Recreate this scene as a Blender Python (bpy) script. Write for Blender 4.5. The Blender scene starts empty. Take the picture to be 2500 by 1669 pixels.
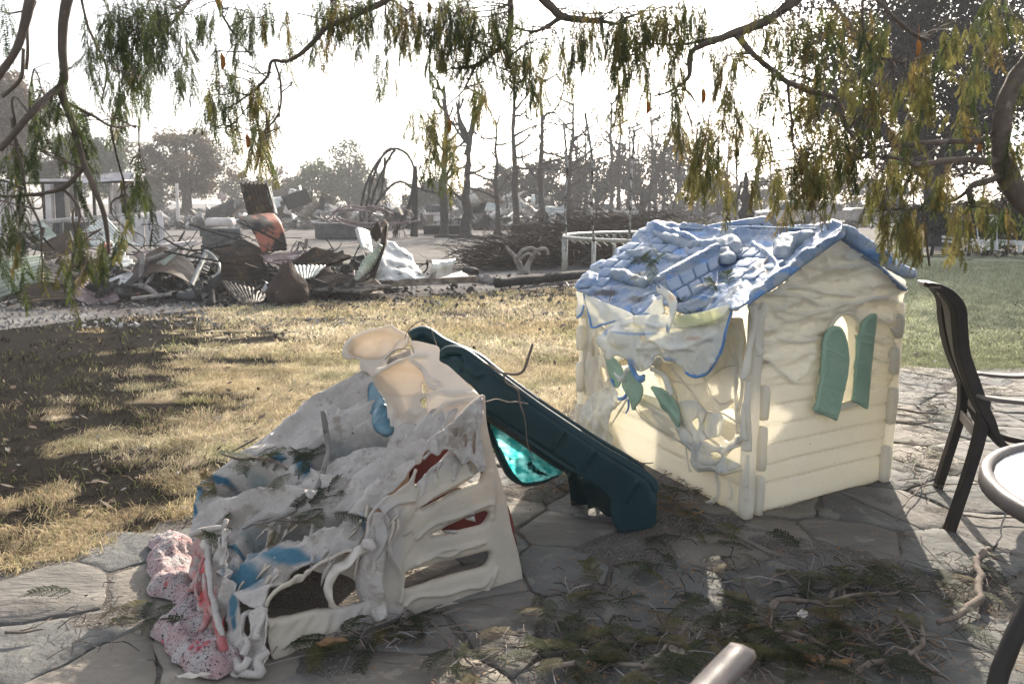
import bpy, math, random
import numpy as np
from mathutils import Vector, Matrix
from mathutils.geometry import delaunay_2d_cdt
R = math.radians
rnd = random.Random(7)
rs = np.random.RandomState(11)
scene = bpy.context.scene
COL = scene.collection

# ------------------------------------------------------------------ camera
F = 1944.0            # focal length in photo pixels (2500 wide)
CH = 1.4
TP = math.atan(340 / F)
CP, SP = math.cos(TP), math.sin(TP)
cd = bpy.data.cameras.new('camera')
cd.sensor_width = 36
cd.lens = 36 * F / 2500
cd.clip_start = .02
cd.clip_end = 2000
cam = bpy.data.objects.new('camera', cd)
COL.objects.link(cam)
cam.location = (0, 0, CH)
cam.rotation_euler = (math.pi / 2 - TP, 0, 0)
cd.dof.use_dof = True
cd.dof.focus_distance = 3.6
cd.dof.aperture_fstop = 6.3
scene.camera = cam

# ------------------------------------------------------------------ light
SUN_EL, SUN_AZ = R(26), R(17)         # azimuth from +Y towards +X
w = bpy.data.worlds.new('World')
scene.world = w
w.use_nodes = True
nt = w.node_tree
sky = nt.nodes.new('ShaderNodeTexSky')
sky.sky_type = 'NISHITA'
sky.sun_disc = False
sky.sun_elevation = SUN_EL
sky.sun_rotation = SUN_AZ
sky.air_density = 1.0
sky.dust_density = 2.5
sky.ozone_density = 1.0
hs = nt.nodes.new('ShaderNodeHueSaturation')      # smoke-laden sky: washed out
hs.inputs['Saturation'].default_value = .45
nt.links.new(sky.outputs[0], hs.inputs['Color'])
nt.links.new(hs.outputs[0], nt.nodes['Background'].inputs[0])
nt.nodes['Background'].inputs[1].default_value = .15
sd = bpy.data.lights.new('sun', 'SUN')
sd.energy = 5.0
sd.angle = R(.6)
sd.color = (1, .90, .76)
so = bpy.data.objects.new('sun', sd)
COL.objects.link(so)
sdir = Vector((math.sin(SUN_AZ) * math.cos(SUN_EL), math.cos(SUN_AZ) * math.cos(SUN_EL), math.sin(SUN_EL)))
so.rotation_euler = sdir.to_track_quat('Z', 'Y').to_euler()
so.location = (0, 0, 30)
scene.view_settings.view_transform = 'Standard'
scene.view_settings.look = 'None'
scene.view_settings.exposure = 1.32
scene.view_settings.gamma = 1
scene.cycles.max_bounces = 8
scene.cycles.volume_bounces = 0
scene.cycles.transparent_max_bounces = 16

# ------------------------------------------------------------------ measuring helpers (photo pixels of the 2500 px wide picture -> metres)
def U(px, py, Y):
    v = py - 834.5
    fw = F * CP - v * SP
    t = Y / fw
    return Vector(((px - 1250) * t, Y, CH - (F * SP + v * CP) * t))
def G(px, py, z=0.0):
    v = py - 834.5
    t = (CH - z) / (F * SP + v * CP)
    return Vector(((px - 1250) * t, (F * CP - v * SP) * t, z))
def Unp(P, Y):
    v = P[:, 1] - 834.5
    fw = F * CP - v * SP
    t = Y / fw
    return np.stack([(P[:, 0] - 1250) * t, Y, CH - (F * SP + v * CP) * t], 1)

# ------------------------------------------------------------------ noise
def _h(ix, iy, iz):
    n = (ix * 374761393 + iy * 668265263 + iz * 2147483647 * 3 + 144665) & 0x7fffffff
    n = ((n ^ (n >> 13)) * 1274126177) & 0x7fffffff
    return ((n ^ (n >> 16)) & 0xffff) / 65535.0
def vnoise(P):
    P = np.asarray(P, float)
    I = np.floor(P).astype(np.int64)
    f = P - I
    f = f * f * (3 - 2 * f)
    r = 0
    for a in (0, 1):
        for b in (0, 1):
            for c in (0, 1):
                wgt = (f[:, 0] if a else 1 - f[:, 0]) * (f[:, 1] if b else 1 - f[:, 1]) * (f[:, 2] if c else 1 - f[:, 2])
                r = r + wgt * _h(I[:, 0] + a, I[:, 1] + b, I[:, 2] + c)
    return r
def fbm(P, sc=1.0, octs=4):
    P = np.asarray(P, float) * sc
    s, a, tot = 0, 1.0, 0
    for k in range(octs):
        s = s + a * vnoise(P + 17.3 * k)
        tot += a
        a *= .5
        P = P * 2.03
    return s / tot            # 0..1

# ------------------------------------------------------------------ objects
def wmat(o):
    return (wmat(o.parent) @ o.matrix_parent_inverse @ o.matrix_basis) if o.parent else o.matrix_basis.copy()
def link(o, parent=None, label=None, cat=None, group=None, kind=None):
    COL.objects.link(o)
    if parent is not None:
        o.parent = parent
        o.matrix_parent_inverse = wmat(parent).inverted()
    if label: o['label'] = label
    if cat: o['category'] = cat
    if group: o['group'] = group
    if kind: o['kind'] = kind
    return o
def empty(name, loc, label, cat, group=None):
    o = bpy.data.objects.new(name, None)
    o.location = loc
    o.empty_display_size = .1
    return link(o, None, label, cat, group)

def mesh_from(name, V, faces, mat, smooth=True, tint=None):
    me = bpy.data.meshes.new(name)
    V = np.asarray(V, np.float32)
    faces = [np.asarray(f, np.int32) for f in faces if len(f)]
    me.vertices.add(len(V))
    me.vertices.foreach_set('co', V.ravel())
    tot = sum(f.size for f in faces)
    me.loops.add(tot)
    me.loops.foreach_set('vertex_index', np.concatenate([f.ravel() for f in faces]))
    np_ = sum(len(f) for f in faces)
    me.polygons.add(np_)
    ls = np.concatenate([np.full(len(f), f.shape[1]) for f in faces])
    st = np.concatenate([[0], np.cumsum(ls)[:-1]])
    me.polygons.foreach_set('loop_start', st.astype(np.int32))
    me.polygons.foreach_set('use_smooth', np.full(np_, smooth))
    me.update(calc_edges=True)
    if tint is not None:
        at = me.color_attributes.new('tint', 'FLOAT_COLOR', 'POINT')
        at.data.foreach_set('color', np.asarray(tint, np.float32).ravel())
    if mat is not None:
        me.materials.append(mat)
    return me
def obj(name, V, faces, mat, parent=None, smooth=True, tint=None, **kw):
    if tint is None and mat is not None and mat.get('tinted'): tint = np.zeros((len(V), 4))
    o = bpy.data.objects.new(name, mesh_from(name, V, faces, mat, smooth, tint))
    return link(o, parent, **kw)

class MB:
    def __init__(s):
        s.V, s.T, s.Q, s.n = [], [], [], 0
    def add(s, V, T=None, Q=None):
        V = np.asarray(V, float).reshape(-1, 3)
        if T is not None and len(T): s.T.append(np.asarray(T) + s.n)
        if Q is not None and len(Q): s.Q.append(np.asarray(Q) + s.n)
        s.V.append(V); s.n += len(V)
    def tube(s, pts, rad, n=6, cap=True):
        P = np.array([tuple(p) for p in pts], float)
        if np.isscalar(rad): rad = [rad] * len(P)
        rad = np.asarray(rad, float)
        T = np.gradient(P, axis=0)
        T /= np.linalg.norm(T, axis=1)[:, None] + 1e-9
        up = np.array([0, 0, 1.0]) if abs(T[0, 2]) < .9 else np.array([1.0, 0, 0])
        a = np.cross(T, up)
        bad = np.linalg.norm(a, axis=1) < 1e-3
        a[bad] = np.array([1.0, 0, 0])
        a /= np.linalg.norm(a, axis=1)[:, None]
        b = np.cross(T, a)
        for i in range(1, len(a)):            # keep frames consistent
            if np.dot(a[i], a[i - 1]) < 0: a[i] *= -1; b[i] *= -1
        th = np.arange(n) * 2 * math.pi / n
        ring = (P[:, None] + rad[:, None, None] * (np.cos(th)[None, :, None] * a[:, None] + np.sin(th)[None, :, None] * b[:, None])).reshape(-1, 3)
        i = np.arange(len(P) - 1)[:, None] * n
        j = np.arange(n)[None]
        q = np.stack([i + j, i + (j + 1) % n, i + n + (j + 1) % n, i + n + j], -1).reshape(-1, 4)
        V = ring; Tt = []
        if cap:
            m = len(ring)
            V = np.vstack([ring, P[0], P[-1]])
            for k in range(n):
                Tt.append((m, (k + 1) % n, k))
                Tt.append((m + 1, m - n + k, m - n + (k + 1) % n))
        s.add(V, Tt, q)
    def box(s, c, d, M=None):
        x, y, z = [k / 2 for k in d]
        V = np.array([(-x, -y, -z), (x, -y, -z), (x, y, -z), (-x, y, -z), (-x, -y, z), (x, -y, z), (x, y, z), (-x, y, z)])
        if M is not None: V = V @ np.array(M.to_3x3()).T
        s.add(V + np.array(tuple(c)), None, [(0, 3, 2, 1), (4, 5, 6, 7), (0, 1, 5, 4), (1, 2, 6, 5), (2, 3, 7, 6), (3, 0, 4, 7)])
    def bar(s, a, b, w_, h_):                 # rectangular bar between two points
        a, b = Vector(a), Vector(b)
        d = b - a
        M = d.to_track_quat('X', 'Z').to_matrix()
        s.box((a + b) / 2, (d.length, w_, h_), M)
    def build(s, name, mat, parent=None, smooth=False, **kw):
        V = np.vstack(s.V)
        fs = []
        if s.T: fs.append(np.vstack(s.T))
        if s.Q: fs.append(np.vstack(s.Q))
        return obj(name, V, fs, mat, parent, smooth, **kw)
def bevel(o, wd, seg=2):
    m = o.modifiers.new('bevel', 'BEVEL'); m.width = wd; m.segments = seg; m.limit_method = 'ANGLE'
    return o

def catmull(pts, closed=False, k=6):
    P = np.array([tuple(p) for p in pts], float)
    n = len(P)
    if n < 3 and not closed:
        return np.array([P[0] + (P[-1] - P[0]) * t for t in np.linspace(0, 1, k + 1)])
    out = []
    rng = range(n) if closed else range(n - 1)
    for i in rng:
        g = (lambda j: P[j % n]) if closed else (lambda j: P[min(max(j, 0), n - 1)])
        p0, p1, p2, p3 = g(i - 1), g(i), g(i + 1), g(i + 2)
        for t in np.arange(k) / k:
            out.append(.5 * ((2 * p1) + (-p0 + p2) * t + (2 * p0 - 5 * p1 + 4 * p2 - p3) * t * t + (-p0 + 3 * p1 - 3 * p2 + p3) * t ** 3))
    if not closed: out.append(P[-1])
    return np.array(out)
def resample(P, step, closed=True):
    Q = np.vstack([P, P[:1]]) if closed else P
    d = np.concatenate([[0], np.cumsum(np.linalg.norm(np.diff(Q, axis=0), axis=1))])
    n = max(3, int(d[-1] / step))
    t = np.linspace(0, d[-1], n + 1)
    if closed: t = t[:-1]
    return np.stack([np.interp(t, d, Q[:, i]) for i in range(Q.shape[1])], 1)
def inside(P, poly):
    x, y = P[:, 0], P[:, 1]
    r = np.zeros(len(P), bool)
    n = len(poly)
    for i in range(n):
        x1, y1 = poly[i]; x2, y2 = poly[(i + 1) % n]
        c = ((y1 > y) != (y2 > y))
        with np.errstate(divide='ignore', invalid='ignore'):
            r ^= c & (x < (x2 - x1) * (y - y1) / (y2 - y1 + 1e-12) + x1)
    return r
def pdist(P, line, closed=False):
    L = np.asarray(line, float)
    if closed: L = np.vstack([L, L[:1]])
    best = np.full(len(P), 1e9)
    for a, b in zip(L[:-1], L[1:]):
        ab = b - a
        t = np.clip(((P - a) @ ab) / (ab @ ab + 1e-9), 0, 1)
        best = np.minimum(best, np.linalg.norm(P - (a + t[:, None] * ab), axis=1))
    return best
def tps(ctrl):
    C = np.array(ctrl, float)
    X = C[:, :2] / 500; Yv = C[:, 2]; n = len(X)
    if n <= 3:
        A = np.hstack([np.ones((n, 1)), X]); co = np.linalg.lstsq(A, Yv, rcond=None)[0]
        return lambda P: np.hstack([np.ones((len(P), 1)), P / 500]) @ co
    def K(r2): return np.where(r2 > 0, r2 * np.log(r2 + 1e-12), 0)
    D = ((X[:, None] - X[None]) ** 2).sum(-1)
    A = np.zeros((n + 3, n + 3))
    A[:n, :n] = K(D) + np.eye(n) * .02
    A[:n, n] = 1; A[:n, n + 1:] = X; A[n, :n] = 1; A[n + 1:, :n] = X.T
    s = np.linalg.solve(A, np.concatenate([Yv, [0, 0, 0]]))
    def f(P):
        Q = P / 500
        D = ((Q[:, None] - X[None]) ** 2).sum(-1)
        return K(D) @ s[:n] + s[n] + Q @ s[n + 1:]
    return f
def plane(p0, p1, p2):
    p0 = Vector(p0); n = (Vector(p1) - p0).cross(Vector(p2) - p0).normalized()
    def f(P):
        v = P[:, 1] - 834.5
        d = np.stack([P[:, 0] - 1250, F * CP - v * SP, -(F * SP + v * CP)], 1)
        N = np.array(n)
        t = (np.array(p0) - np.array((0, 0, CH))) @ N / (d @ N)
        return t * d[:, 1]
    return f
def vnorm(V, T):
    fn = np.cross(V[T[:, 1]] - V[T[:, 0]], V[T[:, 2]] - V[T[:, 0]])
    N = np.zeros_like(V)
    for k in range(3): np.add.at(N, T[:, k], fn)
    return N / (np.linalg.norm(N, axis=1)[:, None] + 1e-12)
def triangulate(outline, holes, sp, straight=False, hsm=True):
    O = resample(np.array(outline, float) if straight else catmull(outline, True), sp)
    H = [resample(catmull(h, True) if hsm else np.array(h, float), sp) for h in holes]
    lo, hi = O.min(0), O.max(0)
    gx, gy = np.meshgrid(np.arange(lo[0], hi[0], sp), np.arange(lo[1], hi[1], sp * .87))
    gx = gx + (np.arange(gx.shape[0]) % 2)[:, None] * sp * .5
    I = np.stack([gx.ravel(), gy.ravel()], 1)
    I = I + rs.uniform(-.12, .12, I.shape) * sp
    k = inside(I, O) & (pdist(I, O, True) > sp * .55)
    for h in H: k &= ~inside(I, h) & (pdist(I, h, True) > sp * .55)
    I = I[k]
    pts = [O] + H + [I]
    edges, n = [], 0
    for L in [O] + H:
        m = len(L)
        edges += [(n + i, n + (i + 1) % m) for i in range(m)]
        n += m
    A = np.vstack(pts)
    r = delaunay_2d_cdt([Vector(p) for p in A], edges, [], 0, 1e-4)
    V = np.array([tuple(v) for v in r[0]])
    T = np.array([f for f in r[2] if len(f) == 3])
    c = V[T].mean(1)
    keep = inside(c, O)
    for h in H: keep &= ~inside(c, h)
    return V, T[keep], O
def solid(V, T, N, th):
    """give a triangle sheet thickness behind it"""
    n = len(V)
    W = np.vstack([V, V - N * th])
    e = np.vstack([T[:, [0, 1]], T[:, [1, 2]], T[:, [2, 0]]])
    key = np.sort(e, 1); key = key[:, 0] * n + key[:, 1]
    u, ix, cnt = np.unique(key, return_index=True, return_counts=True)
    b = e[ix[cnt == 1]]
    Q = np.stack([b[:, 1], b[:, 0], b[:, 0] + n, b[:, 1] + n], 1)
    return W, np.vstack([T, T[:, ::-1] + n]), Q
def sheet(name, outline, depth, mat, parent=None, holes=(), sp=6, amp=.004, ns=9, octs=4, ridges=(), dome=0, domew=None,
          th=.004, paint=(), straight=False, fn=None, sag=0, hsm=True, ret=False, **kw):
    P, T, O = triangulate(outline, holes, sp, straight, hsm)
    f = depth if callable(depth) else tps(depth)
    V = Unp(P, f(P))
    N = vnorm(V, T)
    toc = np.array((0, 0, CH)) - V
    if (N * toc).sum() < 0:
        T = T[:, ::-1]; N = -N
    d = (fbm(V + sum(map(ord, name)) % 7, ns, octs) - .5) * 2 * amp
    for rg in ridges:
        pts, wd, hh = rg[:3]
        L = catmull(pts, False, 5)
        dd = pdist(P, L)
        prof = np.exp(-(dd / wd) ** 2)
        if len(rg) > 3:                       # sag: one-sided step like a fold
            pass
        d = d + hh * prof
    if dome:
        e = pdist(P, O, True)
        m = domew or e.max()
        t = np.clip(e / m, 0, 1)
        d = d + dome * np.sqrt(1 - (1 - t) ** 2)
    if fn is not None: d = d + fn(P, V)
    V = V + N * d[:, None]
    N = vnorm(V, T)
    tint = np.zeros((len(V), 4))
    for (c, x, y, rx, ry) in paint:
        wq = np.exp(-(((P[:, 0] - x) / rx) ** 2 + ((P[:, 1] - y) / ry) ** 2))
        a = tint[:, 3]
        tint[:, :3] = np.where((wq > a)[:, None], np.array(c)[None], tint[:, :3])
        tint[:, 3] = np.maximum(a, wq)
    W, TT, Q = solid(V, T, N, th)
    o = obj(name, W, [TT, Q], mat, parent, True, np.vstack([tint, tint]), **kw)
    if ret: return o, f
    return o
def wsheet(name, corners, mat, parent=None, nu=12, nv=12, amp=.01, ns=3, th=.004, fn=None, curl=0, ragged=0, smooth=True, **kw):
    """a bent sheet between four points in space (u along 0-1, v along 0-3)"""
    a, b, c, d = [np.array(tuple(k), float) for k in corners]
    u, v = np.meshgrid(np.linspace(0, 1, nu + 1), np.linspace(0, 1, nv + 1))
    u0, v0 = u.ravel(), v.ravel()
    if ragged:
        nn = fbm(np.stack([u0 * 7, v0 * 7, np.full_like(u0, a[0])], 1), 1, 3) - .5
        n2 = fbm(np.stack([u0 * 7 + 9, v0 * 7, np.full_like(u0, a[1])], 1), 1, 3) - .5
        u0 = u0 + nn * ragged; v0 = v0 + n2 * ragged
    P = (a * ((1 - u0) * (1 - v0))[:, None] + b * (u0 * (1 - v0))[:, None] + c * (u0 * v0)[:, None] + d * ((1 - u0) * v0)[:, None])
    n = np.cross(b - a, d - a); n /= np.linalg.norm(n)
    h = (fbm(P, ns, 4) - .5) * 2 * amp
    if curl: h = h + curl * (4 * (v0 - .5) ** 2)
    if fn is not None: h = h + fn(u0, v0)
    V = P + n * h[:, None]
    i = np.arange(nv)[:, None] * (nu + 1); j = np.arange(nu)[None]
    q = np.stack([i + j, i + j + 1, i + j + nu + 2, i + j + nu + 1], -1).reshape(-1, 4)
    T = np.vstack([q[:, [0, 1, 2]], q[:, [0, 2, 3]]])
    N = vnorm(V, T)
    W, TT, Q = solid(V, T, N, th)
    return obj(name, W, [TT, Q], mat, parent, smooth, **kw)

# ------------------------------------------------------------------ materials
def pm(name, c1, c2=None, sc=6, rough=.65, bump=.25, bsc=60, bdist=.01, speck=None, trans=0, tint=False, spec=.22, metal=0, c3=None, s3=2.0, t3=.55,
       wave=None, stretch=None, tcol=None, emis=None, bigbump=None):
    m = bpy.data.materials.new(name); m.use_nodes = True
    n = m.node_tree.nodes; l = m.node_tree.links
    b = n['Principled BSDF']; out = n['Material Output']
    tc = n.new('ShaderNodeTexCoord')
    co = tc.outputs['Object']
    if stretch:
        mp = n.new('ShaderNodeMapping'); mp.inputs['Scale'].default_value = stretch
        l.new(co, mp.inputs[0]); co = mp.outputs[0]
    def noise(s, det=5, ro=.6):
        x = n.new('ShaderNodeTexNoise'); x.inputs['Scale'].default_value = s; x.inputs['Detail'].default_value = det
        x.inputs['Roughness'].default_value = ro; l.new(co, x.inputs['Vector']); return x
    def ramp(src, a, c):
        r = n.new('ShaderNodeMapRange'); r.interpolation_type = 'SMOOTHSTEP'; r.inputs[1].default_value = a; r.inputs[2].default_value = c; l.new(src, r.inputs[0]); return r.outputs[0]
    def mix(fac, A, B):
        x = n.new('ShaderNodeMix'); x.data_type = 'RGBA'
        if hasattr(fac, 'links'): l.new(fac, x.inputs[0])
        else: x.inputs[0].default_value = fac
        for s, k in ((A, 6), (B, 7)):
            if hasattr(s, 'links'): l.new(s, x.inputs[k])
            else: x.inputs[k].default_value = (*s, 1)
        return x.outputs[2]
    nz = noise(sc)
    c = mix(ramp(nz.outputs[0], .35, .65), c1, c2 or tuple(k * .8 for k in c1))
    if c3: c = mix(ramp(noise(s3, 6, .65).outputs[0], t3, t3 + .08), c, c3)
    if tint:
        m['tinted'] = 1
        at = n.new('ShaderNodeAttribute'); at.attribute_name = 'tint'
        ad = n.new('ShaderNodeMath'); ad.operation = 'MULTIPLY_ADD'
        l.new(noise(10, 8, .75).outputs[0], ad.inputs[0]); ad.inputs[1].default_value = .7; l.new(at.outputs['Alpha'], ad.inputs[2])
        c = mix(ramp(ad.outputs[0], .55, 1.15), c, at.outputs['Color'])
    if speck:
        c = mix(ramp(noise(speck[1], 3, .5).outputs[0], speck[2], speck[2] + .04), c, speck[0])
        if len(speck) > 3: c = mix(ramp(noise(speck[4], 3, .5).outputs[0], speck[5], speck[5] + .04), c, speck[3])
    l.new(c, b.inputs['Base Color'])
    b.inputs['Roughness'].default_value = rough
    b.inputs['Specular IOR Level'].default_value = spec
    b.inputs['Metallic'].default_value = metal
    h = noise(bsc, 6, .65).outputs[0]
    bp = n.new('ShaderNodeBump'); bp.inputs['Strength'].default_value = bump; bp.inputs['Distance'].default_value = bdist
    l.new(h, bp.inputs['Height'])
    nrm = bp.outputs[0]
    if bigbump:
        b2 = n.new('ShaderNodeBump'); b2.inputs['Strength'].default_value = 1; b2.inputs['Distance'].default_value = bigbump[1]
        l.new(noise(bigbump[0], 4, .55).outputs[0], b2.inputs['Height']); l.new(nrm, b2.inputs['Normal']); nrm = b2.outputs[0]
    l.new(nrm, b.inputs['Normal'])
    if trans:
        t = n.new('ShaderNodeBsdfTranslucent')
        if tcol: l.new(mix(.75, c, tcol), t.inputs[0])
        else: l.new(c, t.inputs[0])
        l.new(nrm, t.inputs['Normal'])
        x = n.new('ShaderNodeMixShader'); x.inputs[0].default_value = trans
        l.new(b.outputs[0], x.inputs[1]); l.new(t.outputs[0], x.inputs[2]); l.new(x.outputs[0], out.inputs[0])
    return m
def vcol_mat(name, rough=.8, trans=0, bump=0, bsc=30, mult=None, spec=.2):
    """colour comes from the mesh's own colour attribute (real pigment), with fine variation"""
    m = bpy.data.materials.new(name); m.use_nodes = True
    n = m.node_tree.nodes; l = m.node_tree.links
    b = n['Principled BSDF']; out = n['Material Output']
    at = n.new('ShaderNodeAttribute'); at.attribute_name = 'tint'
    tc = n.new('ShaderNodeTexCoord'); nz = n.new('ShaderNodeTexNoise'); nz.inputs['Scale'].default_value = bsc; nz.inputs['Detail'].default_value = 8
    nz.inputs['Roughness'].default_value = .7
    l.new(tc.outputs['Object'], nz.inputs['Vector'])
    mr = n.new('ShaderNodeMapRange'); mr.inputs[1].default_value = .3; mr.inputs[2].default_value = .7; mr.inputs[3].default_value = .6; mr.inputs[4].default_value = 1.35
    l.new(nz.outputs[0], mr.inputs[0])
    vm = n.new('ShaderNodeVectorMath'); vm.operation = 'SCALE'; l.new(at.outputs['Color'], vm.inputs[0]); l.new(mr.outputs[0], vm.inputs['Scale'])
    l.new(vm.outputs[0], b.inputs['Base Color'])
    b.inputs['Roughness'].default_value = rough; b.inputs['Specular IOR Level'].default_value = spec
    if bump:
        bp = n.new('ShaderNodeBump'); bp.inputs['Strength'].default_value = bump; bp.inputs['Distance'].default_value = .02
        l.new(nz.outputs[0], bp.inputs['Height']); l.new(bp.outputs[0], b.inputs['Normal'])
    if trans:
        t = n.new('ShaderNodeBsdfTranslucent'); l.new(vm.outputs[0], t.inputs[0])
        x = n.new('ShaderNodeMixShader'); x.inputs[0].default_value = trans
        l.new(b.outputs[0], x.inputs[1]); l.new(t.outputs[0], x.inputs[2]); l.new(x.outputs[0], out.inputs[0])
    return m
ASH = (.42, .41, .40); CHAR = (.018, .016, .015)
M = {}
M['cream'] = pm('cream_plastic', (.84, .815, .75), (.80, .77, .70), sc=5, rough=.33, bump=.12, bsc=50, trans=.50, tcol=(.97, .94, .84), tint=True, c3=(.72, .66, .56), s3=3.2, t3=.60,
                speck=((.12, .10, .08), 45, .71), spec=.45)
M['cream_thin'] = pm('thin_cream_plastic', (.84, .81, .73), (.80, .77, .69), sc=5, rough=.35, bump=.12, trans=.72, tcol=(.97, .94, .80))
M['cream_log'] = pm('cream_log_plastic', (.80, .77, .71), (.72, .69, .64), sc=7, rough=.45, bump=.15, bsc=40, trans=.5, tcol=(.95, .92, .80), speck=((.12, .10, .08), 40, .72))
M['milky'] = pm('milky_plastic', (.84, .84, .81), (.74, .77, .80), sc=9, rough=.4, bump=.3, bsc=45, trans=.42, tcol=(.93, .88, .70), tint=True, speck=((.15, .14, .13), 60, .72), c3=(.82, .82, .70), s3=6, t3=.57)
M['blue'] = pm('blue_roof_plastic', (.15, .235, .40), (.24, .31, .43), sc=8, rough=.5, bump=.35, bsc=50, c3=(.33, .37, .43), s3=6, t3=.50, speck=((.07, .07, .075), 38, .68), tint=True, trans=.12)
M['shingle'] = pm('blue_shingle_plastic', (.20, .27, .40), (.27, .32, .39), sc=9, rough=.65, bump=.25, bsc=60, speck=((.08, .08, .08), 50, .70), c3=(.18, .26, .42), s3=9, t3=.55)
M['blue_edge'] = pm('blue_rim_plastic', (.13, .29, .62), (.2, .36, .62), sc=12, rough=.4, bump=.1, trans=.15)
M['green'] = pm('green_shutter_plastic', (.30, .44, .33), (.35, .48, .37), sc=8, rough=.45, bump=.15, bsc=40, trans=.2)
M['ashen'] = pm('ashen_grey_plastic', (.46, .42, .385), (.37, .335, .305), sc=7, rough=.58, bump=.5, bsc=42, tint=True, speck=((.06, .055, .05), 52, .70, (.07, .06, .055), 130, .69), c3=(.27, .235, .20), s3=6, t3=.56, trans=.06, bigbump=(26, .012))
M['tan'] = pm('tan_plastic', (.50, .45, .37), (.42, .38, .32), sc=6, rough=.5, bump=.15, bsc=30, tint=True, speck=((.16, .14, .12), 40, .74), trans=.16, tcol=(.85, .55, .3))
M['hood'] = pm('pale_tan_plastic', (.66, .62, .56), (.58, .54, .48), sc=5, rough=.45, bump=.12, bsc=30, trans=.30, tcol=(.92, .78, .62), tint=True)
M['teal'] = pm('teal_plastic', (.006, .026, .032), (.008, .032, .039), sc=4, rough=.45, bump=.12, bsc=60, speck=((.07, .09, .09), 90, .72, (.12, .13, .13), 160, .75), c3=(.012, .042, .048), s3=3, t3=.56)
M['teal_thin'] = pm('thin_teal_plastic', (.10, .48, .48), (.55, .86, .84), sc=16, rough=.3, bump=.3, bsc=30, trans=.9, c3=(.004, .07, .08), s3=13, t3=.56)
M['teal_blue'] = pm('blue_film_plastic', (.09, .19, .25), (.17, .29, .35), sc=10, rough=.3, bump=.4, bsc=25, trans=.3, tint=True)
M['redpl'] = pm('red_plastic', (.17, .035, .028), (.13, .028, .022), sc=6, rough=.6, bump=.2, trans=.15)
M['pinkred'] = pm('stretched_pink_red_plastic', (.42, .12, .12), (.50, .30, .28), sc=14, rough=.5, bump=.3, trans=.25, c3=(.45, .40, .37), s3=11, t3=.55)
M['pinkfoam'] = pm('melted_red_foam', (.46, .42, .41), (.42, .27, .27), sc=16, rough=.75, bump=1.0, bsc=60, bdist=.02, speck=((.05, .045, .045), 110, .60, (.08, .07, .07), 200, .60), c3=(.46, .09, .11), s3=14, t3=.59)
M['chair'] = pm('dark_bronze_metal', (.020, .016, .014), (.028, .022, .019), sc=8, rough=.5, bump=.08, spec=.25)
M['chair_lit'] = pm('sunlit_and_taupe_metal', (.15, .125, .11), (.12, .10, .09), sc=8, rough=.45, bump=.1)  # sunlight put into the colour of chair bars; rim and armrest are taupe
M['sling'] = pm('tan_sling_mesh', (.22, .19, .16), (.17, .15, .125), sc=200, rough=.8, bump=.6, bsc=400, bdist=.002, trans=.25)
M['corr'] = pm('corrugated_steel_scorched', (.17, .145, .12), (.05, .043, .037), sc=3, rough=.55, bump=.4, bsc=30, c3=(.26, .20, .15), s3=5, t3=.55, metal=.2, speck=((.02, .02, .02), 12, .58))
M['corr_green'] = pm('corrugated_green_steel', (.32, .36, .27), (.20, .22, .18), sc=3, rough=.5, bump=.3, c3=(.46, .47, .40), s3=4, t3=.52, metal=.2)
M['corr_pale'] = pm('corrugated_pale_steel', (.50, .52, .48), (.36, .37, .35), sc=3, rough=.5, bump=.3, speck=((.10, .09, .09), 12, .62), metal=.2)
M['corr_black'] = pm('corrugated_burnt_steel', (.020, .016, .013), (.060, .038, .024), sc=3, rough=.65, bump=.4, c3=(.14, .09, .05), s3=4, t3=.57)
M['corr_mauve'] = pm('corrugated_mauve_steel', (.19, .135, .13), (.11, .08, .08), sc=3, rough=.5, bump=.3, c3=(.34, .29, .28), s3=4, t3=.56)
M['salmon'] = pm('salmon_painted_steel', (.30, .105, .07), (.24, .085, .055), sc=5, rough=.6, bump=.3, tint=True, c3=(.018, .015, .013), s3=1.5, t3=.44)
M['silver'] = pm('crumpled_silver_steel', (.48, .48, .46), (.33, .33, .31), sc=5, rough=.32, bump=.3, bsc=14, metal=.55, c3=(.07, .065, .06), s3=3.5, t3=.56)
M['char'] = pm('charcoal', CHAR, (.035, .032, .03), sc=10, rough=.85, bump=.8, bsc=30, bdist=.02, c3=(.10, .095, .09), s3=12, t3=.62)
M['bark_ash'] = pm('ash_dusted_bark', (.065, .056, .05), (.035, .03, .027), sc=5, rough=.95, spec=.05, bump=.8, bsc=30, bdist=.02, c3=(.17, .155, .145), s3=5, t3=.58)
M['bark_grey'] = pm('pale_scorched_bark', (.26, .24, .22), (.15, .135, .125), sc=6, rough=.9, bump=.7, bsc=24, bdist=.02, c3=(.05, .045, .04), s3=5, t3=.58)
M['twig'] = pm('grey_twig_bark', (.17, .135, .11), (.11, .085, .07), sc=20, rough=.85, bump=.4, bsc=90)
M['bough'] = pm('living_bough_bark', (.13, .10, .08), (.085, .066, .052), sc=14, rough=.85, bump=.6, bsc=60, c3=(.20, .165, .14), s3=10, t3=.6)
M['rock'] = pm('dark_boulder_rock', (.065, .045, .038), (.04, .03, .026), sc=3, rough=.9, bump=.9, bsc=9, bdist=.06, c3=(.11, .08, .065), s3=4, t3=.6)
M['wood'] = pm('scorched_wood', (.24, .20, .16), (.10, .08, .065), sc=9, rough=.85, bump=.4, stretch=(1, 1, 1))
M['white'] = pm('heat_dulled_white_enamel', (.58, .54, .52), (.40, .37, .36), sc=3, rough=.55, bump=.15, c3=(.30, .26, .25), s3=2, t3=.58)
M['pole'] = pm('galvanised_pole', (.36, .36, .33), (.24, .24, .22), sc=8, rough=.45, bump=.2, metal=.3, speck=((.05, .04, .03), 14, .62))
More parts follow.
